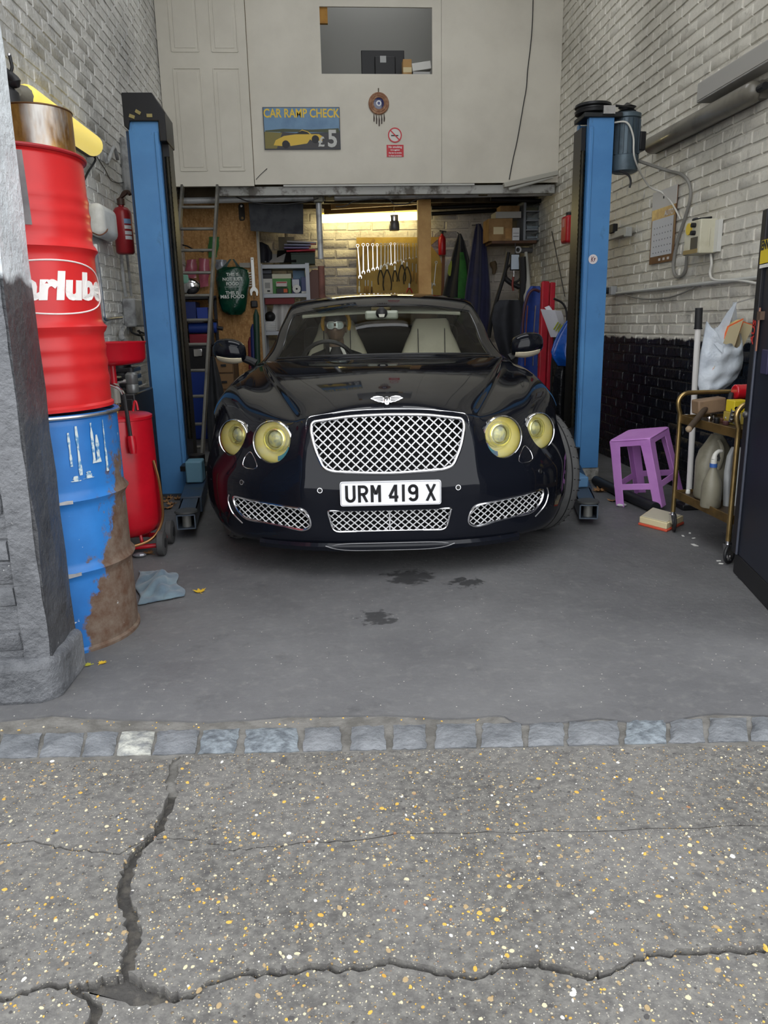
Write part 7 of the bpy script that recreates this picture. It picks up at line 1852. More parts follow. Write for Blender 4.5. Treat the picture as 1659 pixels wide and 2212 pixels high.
# leaning rolls by the strand board edge
for k, (xa, ya, xb, yb, r, col, lab) in enumerate(((553, 668, 540, 745, .045, (16, 52, 40), 'dark green rolled banner leaning by the strand board edge'), (546, 700, 532, 775, .040, (30, 44, 104), 'navy rolled banner leaning by the strand board edge'), (540, 728, 528, 790, .035, (110, 26, 40), 'dark red rolled banner leaning by the strand board edge'))):
    p, q = on_y(xa, ya, 8.35 + .08 * k), on_y(xb, yb, 8.2 + .08 * k); q = Vector((p.x - .03, p.y - .06, .001)); r *= .7
    tag(MB().tube([p, p.lerp(q, .05), q], [r * .3, r, r * .8], 14).build('rolled_banner', mat('banner_%d' % k, rgb(*col), 0.5)), lab, 'banner')

# ---------------------------------------------------------------- grey metal shelving with its load
YM = 9.05
sx0 = on_y(558, 570, YM).x; sx1 = on_y(667, 570, YM).x
su = thing('shelving_unit', 'grey metal shelving unit against the block wall', 'shelving', ((sx0 + sx1) / 2, YM + .2, 0))
M_SHF = mat('shelf_grey', rgb(160, 164, 170), 0.4, 0.3)
zS = [on_y(610, 578, YM).z + .035, on_y(610, 641, YM).z + .035, on_y(610, 715, YM).z, .30]
for zz in zS: 
    MB().bx(sx0, sx1, YM, YM + .40, zz - .045, zz).build('shelf', M_SHF, su, bevel=.003)
for x in (sx0 + .02, sx1 - .02):
    for y in (YM - .004, YM + .385): MB().bx(x - .022, x + .022, y - .004, y + .014, 0, zS[0] + .01).build('upright', M_SHF, su)
S0, S1, S2 = zS[0], zS[1], zS[2]
YI = YM + .03
coat('kit_bag', 'small black bag with a silver badge on the top shelf', 'bag', [(523, 556, 566), (530, 556, 580), (545, 556, 588), (560, 557, 588), (567.5, 558, 586)], YI + .05, mat('bag_navy_black', (0.012, 0.014, 0.026, 1), 0.6), .06, 2, 1)
crate(628, 680, 546, S0, YI, .25, mat('dark_green_crate', rgb(42, 62, 48), 0.5), 'crate', 'dark green crate on the top shelf carrying folders', 'crate', lid=(.015, mat('green_rim', rgb(34, 50, 40), 0.5)))
zc_ = on_y(650, 546, YI).z + .003
for k, (col, nm, xa, xb, rot) in enumerate((((206, 40, 70), 'pink-red', 618, 681, -1.5), ((150, 140, 190), 'lilac', 613, 668, 1), ((176, 182, 214), 'pale blue', 614, 672, 1.5), ((214, 212, 220), 'white', 620, 684, 3))):
    xa_, xb_ = on_y(xa, 540, YI).x, on_y(xb, 540, YI).x
    tag(MB().box((0, 0, 0), (xb_ - xa_, .22, .018), TR((xa_ + xb_) / 2, YI + .13, zc_ + .024 + .030 * k) @ RY(rot)).build('folder', mat('folder_%d' % k, rgb(*col), 0.5), bevel=.004), '%s folder in the pile on the dark green crate' % nm, 'folder', 'folders on the green crate')
x0, x1, z0, z1 = rect(600, 510, 636, 534, YI + .2)
tag(MB().bx(x0, x1, YI + .30, YI + .31, S0, z1).build('card_sheet', mat('grey_card', rgb(150, 146, 134), 0.7)), 'pale card sheet standing behind the folders on the top shelf', 'card')
for k, (xa, ya, xb, yb) in enumerate(((586, 566, 588, 550), (613, 566, 610, 542))):
    tag(MB().bar(on_y(xa + 6, 566, YI), on_y(xb + 10, yb, YI + .1), .22, .018, (0, 0, 1)).build('clip_file', (mat('white_file', rgb(190, 190, 190), 0.5), M_BLACKP)[k]), ('white', 'black')[k] + ' file leaning on the top shelf beside the black bag', 'file')
crate(561, 586, 583, on_y(575, 592, YI + .12).z + .002, YI + .1, .2, mat('slate_box', rgb(96, 100, 112), 0.5), 'flat_box', 'slate grey flat box at the back of the second shelf', 'box')
crate(561, 590, 592, S1, YI + .12, .2, mat('dark_box', rgb(40, 40, 46), 0.5), 'dark_box', 'dark box at the back of the second shelf', 'box')
crate(564, 588, 602, S1, YI - .01, .10, mat('white_socket_box', rgb(206, 206, 200), 0.5), 'switch_box', 'white switch box with a square socket on the second shelf', 'box', face=[(.32, .78, .36, .74, mat('socket_grey', rgb(150, 150, 146), 0.5)), (.5, .75, .12, .24, M_BLACKP)])
crate(588, 628, 592, S1 + .0, YI + .08, .18, mat('bright_green_box', rgb(60, 140, 50), 0.45), 'lunch_box', 'green plastic box with a cream lid on the second shelf', 'box', lid=(.05, mat('cream_lid', rgb(214, 212, 188), 0.5)))
crate(596, 620, 608, S1 + .075, YI - .005, .07, mat('red_print_box', rgb(214, 206, 200), 0.5), 'bulb_box', 'white box with red print in front of the green box', 'box', face=[(.05, .95, .68, .92, mat('red_print', rgb(176, 60, 50), 0.5))])
crate(597, 622, 623, S1, YI - .01, .09, M_BLACKP, 'tool_tray', 'black tray with orange fittings on the second shelf', 'tray', face=[(.62, .95, .2, .9, mat('orange_fitting', rgb(214, 96, 36), 0.5))])
crate(630, 647, 602, S1, YI - .01, .10, M_NAVY, 'boxed_part', 'navy and white boxed part on the second shelf', 'box', face=[(.05, .92, .45, .95, mat('boxed_white', rgb(200, 204, 214), 0.5))])
crate(650, 661, 598, S1, YI, .12, M_NAVY, 'boxed_part', 'plain navy box at the shelf upright', 'box', face=[(.0, 1, .0, .12, M_WHITEP)])
crate(632, 658, 584, S1, YI + .16, .15, mat('blue_grey_file', rgb(96, 130, 160), 0.5), 'file_box', 'blue-grey file box at the back of the second shelf', 'box')
q = on_y(641, 625, YI - .03)
wt = thing('tape_roll', 'white tape roll standing before the navy boxed part', 'tape', (q.x, q.y, S1))
MB().lathe([(.012, -.012), (.045, -.012), (.047, 0), (.045, .012), (.012, .012), (.012, -.012)], 28, TR(0, 0, .048) @ RX(90), cap=False).build('roll', M_WHITEP, wt, w=False)
MB().lathe([(.011, -.010), (.011, .010)], 20, TR(0, 0, .048) @ RX(90)).build('core', M_BLACKP, wt, w=False)
tag(MB().bx(sx0 + .05, on_y(636, 648, YM).x, YM + .02, YM + .12, on_y(600, 657, YM).z, on_y(600, 644, YM).z).build('red_plank', mat('dull_red_plank', rgb(120, 36, 40), 0.6)), 'dull red plank stored below the second shelf', 'plank')
coat('carrier_bag', 'white carrier bag slumped on the third shelf', 'bag', [(652, 596, 628), (660, 590, 634), (675, 588, 640), (700, 590, 640), (714, 592, 636)], YI + .1, mat('white_polythene', rgb(196, 194, 192), 0.35, bump=.5, bs=18, bd=.02), .08, 4, 2)
q = on_y(577, 680, YI + .05)
hm = thing('helmet', 'black helmet on the third shelf beside the white carrier bag', 'helmet', (q.x + .03, q.y + .04, S2 + .001))
MB().ball((0, 0, .16), (.062, .075, .06), 20, 12).build('shell', M_BLACKP, hm, w=False)
MB().bx(-.06, .06, -.06, .06, 0, .11).build('box_base', mat('silver_slats', rgb(150, 150, 152), 0.4, 0.4), hm, w=False)
for k in range(4): MB().bx(-.058, .062, -.064, -.06, .02 + .022 * k, .030 + .022 * k).build('slat', M_WHITEP, hm, w=False)
q = on_y(668, 590, 9.1)
tag(MB().prism(round_poly([(-.09, 0), (.10, 0), (.10, .42), (-.02, .46), (-.09, .36)], .06, 5), 0, .03, frame((q.x + .06, 9.15, on_y(672, 650, 9.1).z - .1), (1, 0, 0), (0, 0, 1), (0, -1, 0))).build('upholstered_panel', mat('mauve_panel', rgb(126, 96, 90), 0.7), bevel=.01), 'mauve upholstered panel leaning behind the scaffold pole', 'panel')

# ================================================================ far lift post with motor
rp_, w, d = post(1.925, 5.545, 2.47, -1, 'blue steel lift post with grey motor beside the black and white brick wall', .17, .03)
for o in list(rp_.children):
    if o.name.startswith('base_plate'): bpy.data.objects.remove(o)
MB().bx(1.925 - .075, 1.925 + .10, 5.43, 5.68, 0, .10).build('plinth', mat('chalky_concrete', rgb(176, 174, 168), 0.9, 0, rgb(120, 118, 112), 12, bump=.6, bs=30, bd=.02), rp_, bevel=.01)
for o in rp_.children:
    if o.type == 'MESH' and o.name.split('.')[0] in ('column', 'edge_fold', 'side_rail'):
        for v in o.data.vertices:
            if v.co.z < .05: v.co.z = .10
st_ = frame((1.925 - .02, 5.418, on_y(1284, 560, 5.42).z), (1, 0, 0), (0, 0, 1), (0, -1, 0))
sk = MB().lathe([(.032, 0), (.032, .001), (.001, .0012)], 28, st_, cap=False).build('sticker', mat('sticker_white', rgb(222, 214, 214), 0.5), rp_)
m = MB()
for a, b_ in (((-.012, -.018), (-.010, .018)), ((-.010, 0), (.006, .018)), ((-.008, .0), (.002, -.018)), ((.004, .0), (.018, .004)), ((.010, -.014), (.012, .010))): m.bar(st_ @ Vector((a[0], a[1], .0015)), st_ @ Vector((b_[0], b_[1], .0015)), .004, .001, (0, 1, 0))
m.build('sticker_print', mat('sticker_maroon', rgb(96, 30, 40), 0.5), sk)
zp = 2.50
pu = MB(); pu.lathe([(.10, 0), (.118, .004), (.122, .02), (.108, .028), (.108, .036), (.122, .044), (.118, .06), (.10, .064), (.02, .066)], 40, TR(1.89, 5.50, zp))
pu.build('drive_pulley', M_BLACKM, rp_)
MB().bx(1.80, 2.06, 5.40, 5.62, zp - .035, zp - .004).build('top_plate', mat('dark_steel_plate', rgb(44, 46, 48), 0.5, 0.4), rp_, bevel=.006)
MB().bx(1.92, 2.0, 5.38, 5.40, zp - .02, zp + .03).build('bright_bracket', M_STEEL, rp_)
mx, my = 2.125, 5.50
mo = MB(); mo.lathe([(.07, 2.135), (.088, 2.145), (.092, 2.20), (.092, 2.24), (.084, 2.245), (.084, 2.47), (.095, 2.475), (.095, 2.50), (.06, 2.515)], 32, TR(mx, my, 0))
mt_ = mo.build('motor', mat('motor_grey', rgb(84, 100, 110), 0.45, 0.3, rgb(60, 70, 78), 6), rp_)
for k in range(18):
    a = 2 * PI * k / 18; MB().bar((mx + .088 * math.cos(a), my + .088 * math.sin(a), 2.25), (mx + .088 * math.cos(a), my + .088 * math.sin(a), 2.465), .006, .016, (math.cos(a), math.sin(a), 0)).build('fin', mat('motor_fin', rgb(70, 82, 90), 0.5, 0.3), mt_)
MB().lathe([(.05, 0), (.06, .006), (.045, .016), (.045, .024), (.06, .032), (.02, .05), (.008, .06)], 24, TR(mx, my, 2.515)).build('motor_pulley', M_BLACKM, mt_)
MB().bx(mx + .08, mx + .125, my - .05, my + .05, 2.27, 2.39).build('terminal_box', M_BLACKM, mt_, bevel=.008)
MB().tube([(1.89 + .115, 5.39, zp + .03), (mx + .03, my - .045, 2.535)], .008, 8).build('belt', M_BLACKP, rp_)
MB().tube(smooth_path([(mx - .06, my - .07, 2.14), (mx, my - .08, 2.11), (mx + .02, my - .08, 2.07), (mx + .015, my - .08, 2.03)], 5), .007, 8).build('loose_lead', M_BLACKP, mt_)
pe = on_z(1272, 1106, .085); lift_arm(rp_, (1.80, 5.40), (pe.x, pe.y), z=.085)
MB().cyl((1.80, 5.40, .02), (1.80, 5.40, .26), .06, n=20).build('arm_pivot', M_BLACKM, rp_)
MB().bx(1.56, 1.66, 4.62, 4.82, .13, .20).build('arm_bracket', mat('faded_blue_bracket2', rgb(90, 132, 170), 0.5), rp_, bevel=.01)

# ---------------------------------------------------------------- fixed to the brick wall
wallX = XR - .004
def onw(px, py, off=.01): return on_x(px, py, XR - off)
la, lb2 = onw(1402, 318, .06), onw(1640, 192, .06); d_ = (lb2 - la).normalized()
wl2 = thing('tube_lamp', 'long unlit brown-grey tube lamp sloping along the white brick wall', 'lamp', tuple((la + lb2) / 2 - Vector((0, 0, .06))))
pts, rr = (lambda r: ([la + d_ * (r * (1 - math.cos(t))) for t in (R(8), R(30), R(55), R(90))] + [lb2 - d_ * (r * (1 - math.sin(t))) for t in (R(0), R(35), R(60), R(82))], [r * math.sin(t) for t in (R(8), R(30), R(55), R(90))] + [r * math.cos(t) for t in (R(0), R(35), R(60), R(82))]))(.058)
MB().tube(pts, rr, 20).build('diffuser', mat('dusty_diffuser', rgb(112, 108, 98), 0.35, 0, rgb(84, 80, 72), 4, coat=.2), wl2, smooth=60)
MB().bar(la + Vector((.035, 0, 0)), lb2 + Vector((.035, 0, 0)), .05, .09).build('batten', mat('dirty_batten', rgb(92, 88, 80), 0.6), wl2)
MB().cyl(tuple(lb2), tuple(lb2 + d_ * .06), .02, n=10).build('end_gland', M_BLACKP, wl2)
a = onw(1540, 202, .0)
tk = thing('trunking', 'white box trunking fixed high on the white brick wall', 'trunking', (XR - .05, 4.2, 2.42))
MB().bx(XR - .10, XR - .004, 2.75, a.y, a.z - .055, a.z + .055).build('channel', mat('trunking_white', rgb(170, 168, 162), 0.5), tk, bevel=.004)
MB().bx(XR - .104, XR - .098, 2.75, a.y - .01, a.z - .045, a.z + .045).build('cover', mat('trunking_cover', rgb(160, 158, 152), 0.5), tk)
# calendar
cy0, cy1, cz0, cz1 = 5.325, 5.715, 1.545, 2.035
cal = thing('calendar', 'brown and white wall calendar pinned to the white brick wall', 'calendar', (XR, (cy0 + cy1) / 2, cz0))
def wpanel(name, m, parent, y0, y1, z0, z1, off, th=.002): return MB().bx(XR - off - th, XR - off, y0, y1, z0, z1).build(name, m, parent)
wpanel('back_sheet', mat('calendar_brown', rgb(96, 60, 42), 0.35, 0, rgb(120, 84, 52), 5), cal, cy0, cy1, cz0, cz1, .012, .004)
wpanel('top_sheet', mat('calendar_top', rgb(196, 194, 190), 0.5), cal, cy0, cy1, cz1 - .12, cz1, .016)
wpanel('month_page', mat('calendar_page', rgb(198, 200, 204), 0.5), cal, cy0 + .03, cy1 - .02, cz0 + .05, cz0 + .30, .0165)
wpanel('picture_band', mat('calendar_gold', rgb(140, 96, 50), 0.3, 0, rgb(196, 160, 90), 9), cal, cy0 + .01, cy1 - .01, cz0 + .30, cz1 - .12, .0165)
m = MB()
for k in range(7):
    for q in range(5): m.bx(XR - .0205, XR - .0185, cy0 + .05 + k * .045, cy0 + .058 + k * .045, cz0 + .07 + q * .042, cz0 + .078 + q * .042)
o = m.build('page_numerals', mat('numeral_grey', rgb(120, 120, 126), 0.5), cal); o['kind'] = 'stuff'
m = MB(); 
MB().text('AUTO', .05, frame((XR - .0205, cy0 + .10, cz1 - .165), (0, -1, 0), (0, 0, 1), (-1, 0, 0)), bold=.001, ext=.0005).build('heading', mat('calendar_white', rgb(214, 210, 206), 0.5), cal, smooth=0, fixn=False)
wpanel('pin', M_BLACKP, cal, (cy0 + cy1) / 2, (cy0 + cy1) / 2 + .012, cz1 - .06, cz1 - .045, .018, .004)
for k in range(3): wpanel('footer_mark', mat('footer_white', rgb(206, 200, 196), 0.5), cal, cy0 + .06 + .07 * k, cy0 + .09 + .07 * k, cz0 + .015, cz0 + .032, .017)
# control box
cb2 = thing('control_box', 'cream electric control box with two black buttons on the white brick wall', 'control box', (XR, 4.85, 1.545))
M_CBX = mat('cream_enclosure', rgb(206, 202, 180), 0.45, 0, rgb(184, 178, 152), 6)
MB().bx(XR - .12, XR - .012, 4.745, 4.955, 1.545, 1.745).build('case', M_CBX, cb2, bevel=.006)
MB().bx(XR - .03, XR - .004, 4.70, 4.98, 1.55, 1.735).build('back_plate', mat('white_plate', rgb(214, 214, 208), 0.5), cb2)
for k in range(2): MB().cyl((XR - .12, 4.815, 1.715 - .045 * k), (XR - .145, 4.815, 1.715 - .045 * k), .014, n=14).build('button', M_BLACKP, cb2)
MB().cyl((XR - .12, 4.89, 1.70), (XR - .128, 4.89, 1.70), .035, n=24).build('yellow_disc', mat('warning_yellow', rgb(220, 190, 60), 0.4), cb2)
MB().bx(XR - .1225, XR - .119, 4.77, 4.86, 1.575, 1.645).build('window', mat('smoked_window', rgb(92, 84, 66), 0.2), cb2)
MB().bx(XR - .124, XR - .119, 4.765, 4.95, 1.55, 1.575).build('brown_strip', mat('brown_label', rgb(150, 130, 84), 0.5), cb2)
MB().tube(smooth_path([(XR - .06, 4.743, 1.69), (XR - .065, 4.74, 1.64), (XR - .06, 4.743, 1.585)], 4), .004, 6).build('hook', M_CBX, cb2)
tl = thing('spanner_tool', 'small black tool lying on top of the cream control box', 'tool', (XR - .06, 4.84, 1.746))
MB().tube([(XR - .08, 4.92, 1.752), (XR - .07, 4.86, 1.757), (XR - .05, 4.76, 1.752)], .007, 8).build('bar', M_BLACKM, tl)
MB().ball((XR - .08, 4.90, 1.757), (.02, .03, .012), 12, 8).build('knob', M_BLACKP, tl)
def cable(name, pts, r, m, label, off=.015):
    return tag(MB().tube(smooth_path([onw(x, y, off) for x, y in pts], 6), r, 8).build(name, m), label, 'cable')
M_CABW = mat('white_cable', rgb(206, 204, 196), 0.5); M_CABG = mat('grey_cable', rgb(130, 128, 122), 0.5)
p_ = smooth_path([(2.02, 5.44, 2.44), (2.09, 5.40, 2.43), (2.13, 5.38, 2.34), (2.15, 5.38, 2.20), Vector(onw(1400, 400, .12)), Vector(onw(1430, 416, .02)), Vector(onw(1452, 440, .02)), Vector(onw(1470, 474, .02))], 6)
tag(MB().tube(p_, .006, 8).build('cable', M_CABW), 'thin white cable drooping from the post top to the calendar', 'cable')
MB_ = smooth_path([Vector((2.20, 5.50, 2.22)), Vector(onw(1440, 368, .03)), Vector(onw(1474, 378, .015)), Vector(onw(1490, 400, .015)), Vector(onw(1491, 430, .015)), Vector(onw(1480, 470, .015)), Vector(onw(1464, 520, .015)), Vector(onw(1455, 565, .015)), Vector(onw(1457, 592, .015)), Vector(onw(1468, 598, .015)), Vector(onw(1480, 585, .015)), Vector(onw(1484, 550, .03))], 6)
tag(MB().tube(MB_, .011, 8).build('cable', M_CABG), 'thick grey cable looping from the motor down past the calendar', 'cable')
cable('conduit', [(1332, 634), (1400, 626), (1480, 617), (1560, 608), (1659, 597), (1720, 590)], .012, mat('painted_conduit', rgb(186, 186, 180), 0.5), 'white painted conduit running along the white brick wall', .02)
cable('cable', [(1345, 634), (1370, 642), (1405, 646), (1450, 641), (1490, 626), (1504, 616)], .006, M_CABG, 'sagging grey cable below the white conduit', .02)
cable('cable', [(1535, 548), (1537, 570), (1534, 592), (1545, 605), (1600, 606), (1659, 618)], .008, M_CABW, 'white cable dropping from the control box to the conduit', .025)
sb = thing('junction_box', 'small grey junction box with taps at the end of the white conduit', 'junction box', tuple(onw(1326, 640, .03)))
a = onw(1322, 628, .03); MB().box(tuple(a), (.05, .10, .07)).build('case', M_GALV, sb, bevel=.006)
a = onw(1314, 628, .05); MB().box(tuple(a), (.05, .06, .05)).build('plug', M_BLACKP, sb, bevel=.01)
wbk = thing('wall_bracket', 'white metal bracket beside the lift post on the white brick wall', 'bracket', tuple(onw(1340, 512, .02)))
p, q = onw(1310, 515, .04), onw(1358, 498, .04)
MB().bar(p, q, .03, .05).build('arm', mat('bracket_white', rgb(184, 184, 178), 0.5), wbk, bevel=.004)
MB().box(tuple(q + Vector((-.005, 0, -.01))), (.05, .05, .07)).build('end_block', mat('bracket_white2', rgb(196, 196, 190), 0.5), wbk, bevel=.006)
MB().box(tuple(onw(1325, 494, .05)), (.04, .09, .07)).build('black_clip', M_BLACKP, wbk, bevel=.006)
T, Bq2 = onw(1229, 455, .08), onw(1227, 526, .08)
ew = thing('fire_extinguisher', 'squat red canister hung on the white brick wall by the far corner', 'extinguisher', (Bq2.x, Bq2.y, Bq2.z))
h = T.z - Bq2.z
MB().box((0, 0, h * .42), (.10, .17, h * .84)).build('body', mat('canister_red', rgb(172, 28, 36), 0.35), ew, w=False, bevel=.025, seg=4)
MB().cyl((0, 0, h * .84), (0, 0, h * .94), .03, n=14).build('neck', M_BLACKP, ew, w=False)
MB().bx(-.053, -.049, -.03, .03, h * .5, h * .75).build('label', mat('canister_label', rgb(180, 120, 120), 0.5), ew, w=False)
cable('cable', [(1192, 500), (1200, 540), (1212, 600), (1220, 640)], .005, M_BLACKP, 'thin dark cable running down the far end of the white wall', .02)

# ---------------------------------------------------------------- gold trolley
TX0, TX1, TY0, TY1 = 1.925, 2.30, 3.40, 3.995
tr_ = thing('trolley', 'two-tier gold framed trolley standing by the black wall', 'trolley', ((TX0 + TX1) / 2, (TY0 + TY1) / 2, 0))
M_GOLD = mat('gold_tube', rgb(176, 150, 100), 0.25, 0.85, rgb(140, 116, 74), 8); M_TRAY = mat('brown_tray', rgb(74, 58, 38), 0.45, 0.3, rgb(50, 40, 28), 6)
for y in (TY0, TY1):
    hz = .772
    hp_ = [(TX0, y, .115), (TX0, y, .40), (TX0, y, .66)]
    top = smooth_path([(TX0, y, .66), (TX0 - .012, y, .70), (TX0 - .012, y, .735), (TX0 + .01, y, .762), (TX0 + .05, y, hz), (TX0 + .2, y, hz), (TX1 - .05, y, hz), (TX1 - .01, y, .762), (TX1 + .012, y, .735), (TX1 + .012, y, .70), (TX1, y, .66)], 4)
    MB().tube(hp_[:2] + [(TX0, y, .6)] + top + [(TX1, y, .4), (TX1, y, .115)], .0125, 12).build('end_frame', M_GOLD, tr_)
for zt2 in (.225, .640):
    m = MB(); m.bx(TX0 + .005, TX1 - .005, TY0, TY1, zt2 - .004, zt2)
    t_ = m.build('tray', M_TRAY, tr_)
    m = MB(); hgt = .045
    m.bx(TX0, TX0 + .006, TY0, TY1, zt2 - .03, zt2 + .015); m.bx(TX1 - .006, TX1, TY0, TY1, zt2 - .03, zt2 + .015)
    m.bx(TX0, TX1, TY0, TY0 + .006, zt2 - .03, zt2 + .015); m.bx(TX0, TX1, TY1 - .006, TY1, zt2 - .03, zt2 + .015)
    m.build('tray_rim', mat('tray_rim_brass', rgb(120, 96, 58), 0.4, 0.5, rgb(86, 68, 42), 8), t_, bevel=.002)
for (x, y) in ((TX0, TY0), (TX0, TY1), (TX1, TY0), (TX1, TY1)):
    ck = MB(); ck.tube([(x, y, .13), (x, y, .10)], .011, 10); ck.prism([(-.018, .10), (.012, .10), (.022, .05), (-.006, .045)], -.016, .016, TR(x, y, .0) @ Matrix(((1, 0, 0, 0), (0, 0, 1, 0), (0, 1, 0, 0), (0, 0, 0, 1))))
    co = ck.build('castor_fork', M_STEEL, tr_)
    rot = 35 if y == TY0 else 70
    Mx = TR(x + .012, y, .052) @ RZ(rot) @ RX(90)
    MB().tube([Mx @ Vector((.044 * math.cos(a), .044 * math.sin(a), 0)) for a in [2 * PI * k / 28 for k in range(28)]], .0085, 8, closed=True).build('castor_tyre', M_BLACKP, co)
    sp2 = MB(); sp2.cyl(tuple(Mx @ Vector((0, 0, -.012))), tuple(Mx @ Vector((0, 0, .012))), .010, n=12)
    for k in range(5):
        a = 2 * PI * k / 5; sp2.bar(Mx @ Vector((0, 0, 0)), Mx @ Vector((.042 * math.cos(a), .042 * math.sin(a), 0)), .010, .006)
    sp2.build('castor_spokes', M_CHROME, co)
# mallet lying across the top tray
ml = thing('mallet', 'wooden mallet with a grey-brown head lying on the trolley top', 'mallet', (2.02, 3.86, .642))
p, q = on_y(1501, 880, 3.87), on_y(1561, 872, 3.87)
ax_ = (q - p); hc = (p + q) / 2
mq = MB(); L = ax_.length; mq.box((0, 0, 0), (L, .085, .075), frame(hc, ax_.normalized(), Vector((0, 1, 0)) - ax_.normalized() * ax_.normalized().y, ax_.normalized().cross(Vector((0, 1, 0)))))
mq.build('head', mat('mallet_wood', rgb(132, 108, 84), 0.6, 0, rgb(104, 82, 62), 6), ml, bevel=.008)
hs, he = on_y(1522, 885, 3.83), on_y(1488, 927, 3.68)
MB().tube([hs + (hs - he) * .15, hs, he], [.013, .015, .016], 12).build('handle', mat('mallet_handle', rgb(70, 58, 48), 0.55), ml)
MB().ball(tuple(he), .0165, 12, 8).build('handle_end', mat('mallet_end', rgb(150, 130, 104), 0.6), ml)
# clutter on the top tray
rt2 = random.Random(12)
names = (('socket', 'chrome socket'), ('bolt', 'dark bolt'))
def tray_pt(px, py, z=.642): return on_z(px, py, z)
for i, (px, py, r, h, m, nm, lb) in enumerate(((1532, 908, .014, .022, M_CHROME, 'socket', 'chrome socket on the trolley top beside the mallet'), (1541, 905, .017, .026, M_CHROME, 'socket', 'larger chrome socket on the trolley top beside the mallet'), (1548, 914, .015, .03, M_BLACKM, 'socket', 'black impact socket on the trolley top'), (1556, 912, .016, .022, mat('rust_bolt', rgb(96, 60, 48), 0.6), 'bolt', 'rusty bolt lying on the trolley top'), (1568, 917, .016, .02, mat('maroon_nut', rgb(80, 50, 50), 0.5), 'nut', 'maroon locking nut on the trolley top'), (1483, 899, .012, .012, M_STEEL, 'washer', 'steel washer at the trolley corner'))):
    q = tray_pt(px, py); tag(MB().lathe([(r * .9, 0), (r, .003), (r, h - .003), (r * .85, h), (r * .5, h), (r * .5, h * .5), (.001, h * .5)], 16, TR(q.x, q.y, .6405)).build(nm, m), lb, nm)
kn = thing('screwdriver', 'black screwdriver standing in the trolley top clutter', 'screwdriver', (2.14, 3.72, .641))
p, q = on_y(1568, 905, 3.72), on_y(1580, 850, 3.80)
MB().tube([p, p.lerp(q, .45)], .006, 8).build('blade', M_STEEL, kn); MB().tube([p.lerp(q, .4), p.lerp(q, .5), q], [.010, .014, .012], 10).build('handle', M_BLACKP, kn)
x0, x1, z0, z1 = rect(1587, 866, 1618, 889, 3.66)
carton('spares_box', 'yellow carton with black print on the trolley top', 'box', x0, x1, .700, z1, 3.66, .08, mat('yellow_carton', rgb(214, 190, 40), 0.5), face=[(.08, .55, .18, .40, M_BLACKP)])
x0, x1, z0, z1 = rect(1583, 890, 1622, 912, 3.66)
carton('spares_box', 'ochre and white carton under the yellow carton', 'box', x0, x1, .641, .699, 3.65, .10, mat('ochre_carton', rgb(170, 150, 70), 0.5), face=[(0, .35, .1, .9, mat('silver_print', rgb(170, 176, 180), 0.4))])
sr_ = thing('socket_rail', 'rail of chrome sockets leaning by the yellow carton', 'socket rail', (2.17, 3.70, .641))
p, q = on_y(1578, 912, 3.64), on_y(1588, 868, 3.70)
MB().bar(p, q, .02, .006).build('rail', M_BLACKM, sr_)
for k in range(5): c = p.lerp(q, .1 + .2 * k); MB().cyl(tuple(c + Vector((0, -.004, 0))), tuple(c + Vector((0, -.024, 0))), .009, n=12).build('socket', M_CHROME, sr_)
c = on_y(1602, 846, 3.80)
rl_ = thing('beacon', 'round red lamp standing behind the yellow carton', 'lamp', (c.x, c.y, .641))
MB().lathe([(.03, 0), (.032, .01), (.03, c.z - .641 - .045), (.042, c.z - .641 - .04)], 24).build('base', M_BLACKP, rl_, w=False)
MB().cyl((-.04, 0, c.z - .641), (.045, 0, c.z - .641), .038, n=28).build('lens', mat('beacon_red', rgb(196, 26, 40), 0.2, coat=.6), rl_, w=False, bevel=.008, seg=3)
# lower tray: can, spray bottle, sack
can = thing('plastic_can', 'grimy translucent plastic can with a moulded handle on the lower tray', 'can', (2.055, 3.83, .226))
cw = []
for z, hw, hd_ in ((0, .085, .06), (.01, .092, .066), (.20, .094, .068), (.255, .080, .06), (.30, .050, .045), (.335, .030, .032), (.345, .024, .026)):
    ring = []
    for k in range(24):
        a = 2 * PI * k / 24; ca, sa = math.cos(a), math.sin(a)
        ring.append((hw * math.copysign(abs(ca) ** .6, ca), hd_ * math.copysign(abs(sa) ** .6, sa), z))
    cw.append(ring + [ring[0]])
M_CAN = mat('grimy_can', rgb(140, 136, 120), 0.45, 0, rgb(110, 106, 92), 6)
m = MB(); m.sheet(cw); m.f.append(tuple(range(24))); m.mi.append(0); m.build('body', M_CAN, can, w=False, smooth=60)
MB().tube(smooth_path([(-.015, -.05, .315), (-.012, -.085, .28), (-.01, -.082, .22), (-.01, -.06, .17)], 5), .012, 10).build('handle', M_CAN, can, w=False)
MB().cyl((0, 0, .335), (0, 0, .36), .02, n=16).build('cap', mat('can_cap', rgb(120, 118, 108), 0.5), can, w=False)
pz = on_z(1532, 1100, .226)
sb_ = thing('spray_bottle', 'grey trigger spray bottle with a blue collar on the lower tray', 'spray bottle', (pz.x + .03, pz.y + .05, .226))
MB().lathe([(.046, 0), (.049, .006), (.049, .105), (.044, .13), (.022, .185), (.016, .20), (.016, .208)], 28).build('body', mat('spray_grey', rgb(128, 124, 108), 0.4, 0, rgb(108, 104, 90), 8), sb_, w=False, smooth=60)
MB().cyl((0, 0, .205), (0, 0, .224), .0185, n=18).build('collar', mat('blue_collar', rgb(52, 92, 160), 0.4), sb_, w=False)
m = MB(); m.cyl((0, 0, .224), (0, 0, .245), .015, n=14); m.tube(smooth_path([(0, 0, .245), (.005, 0, .27), (.02, 0, .285), (.038, 0, .286)], 4), [.014, .014, .013, .012, .012, .011, .011, .010, .010, .010, .009, .009, .008], 12)
m.build('trigger_head', mat('spray_white', rgb(206, 204, 196), 0.4), sb_, w=False)
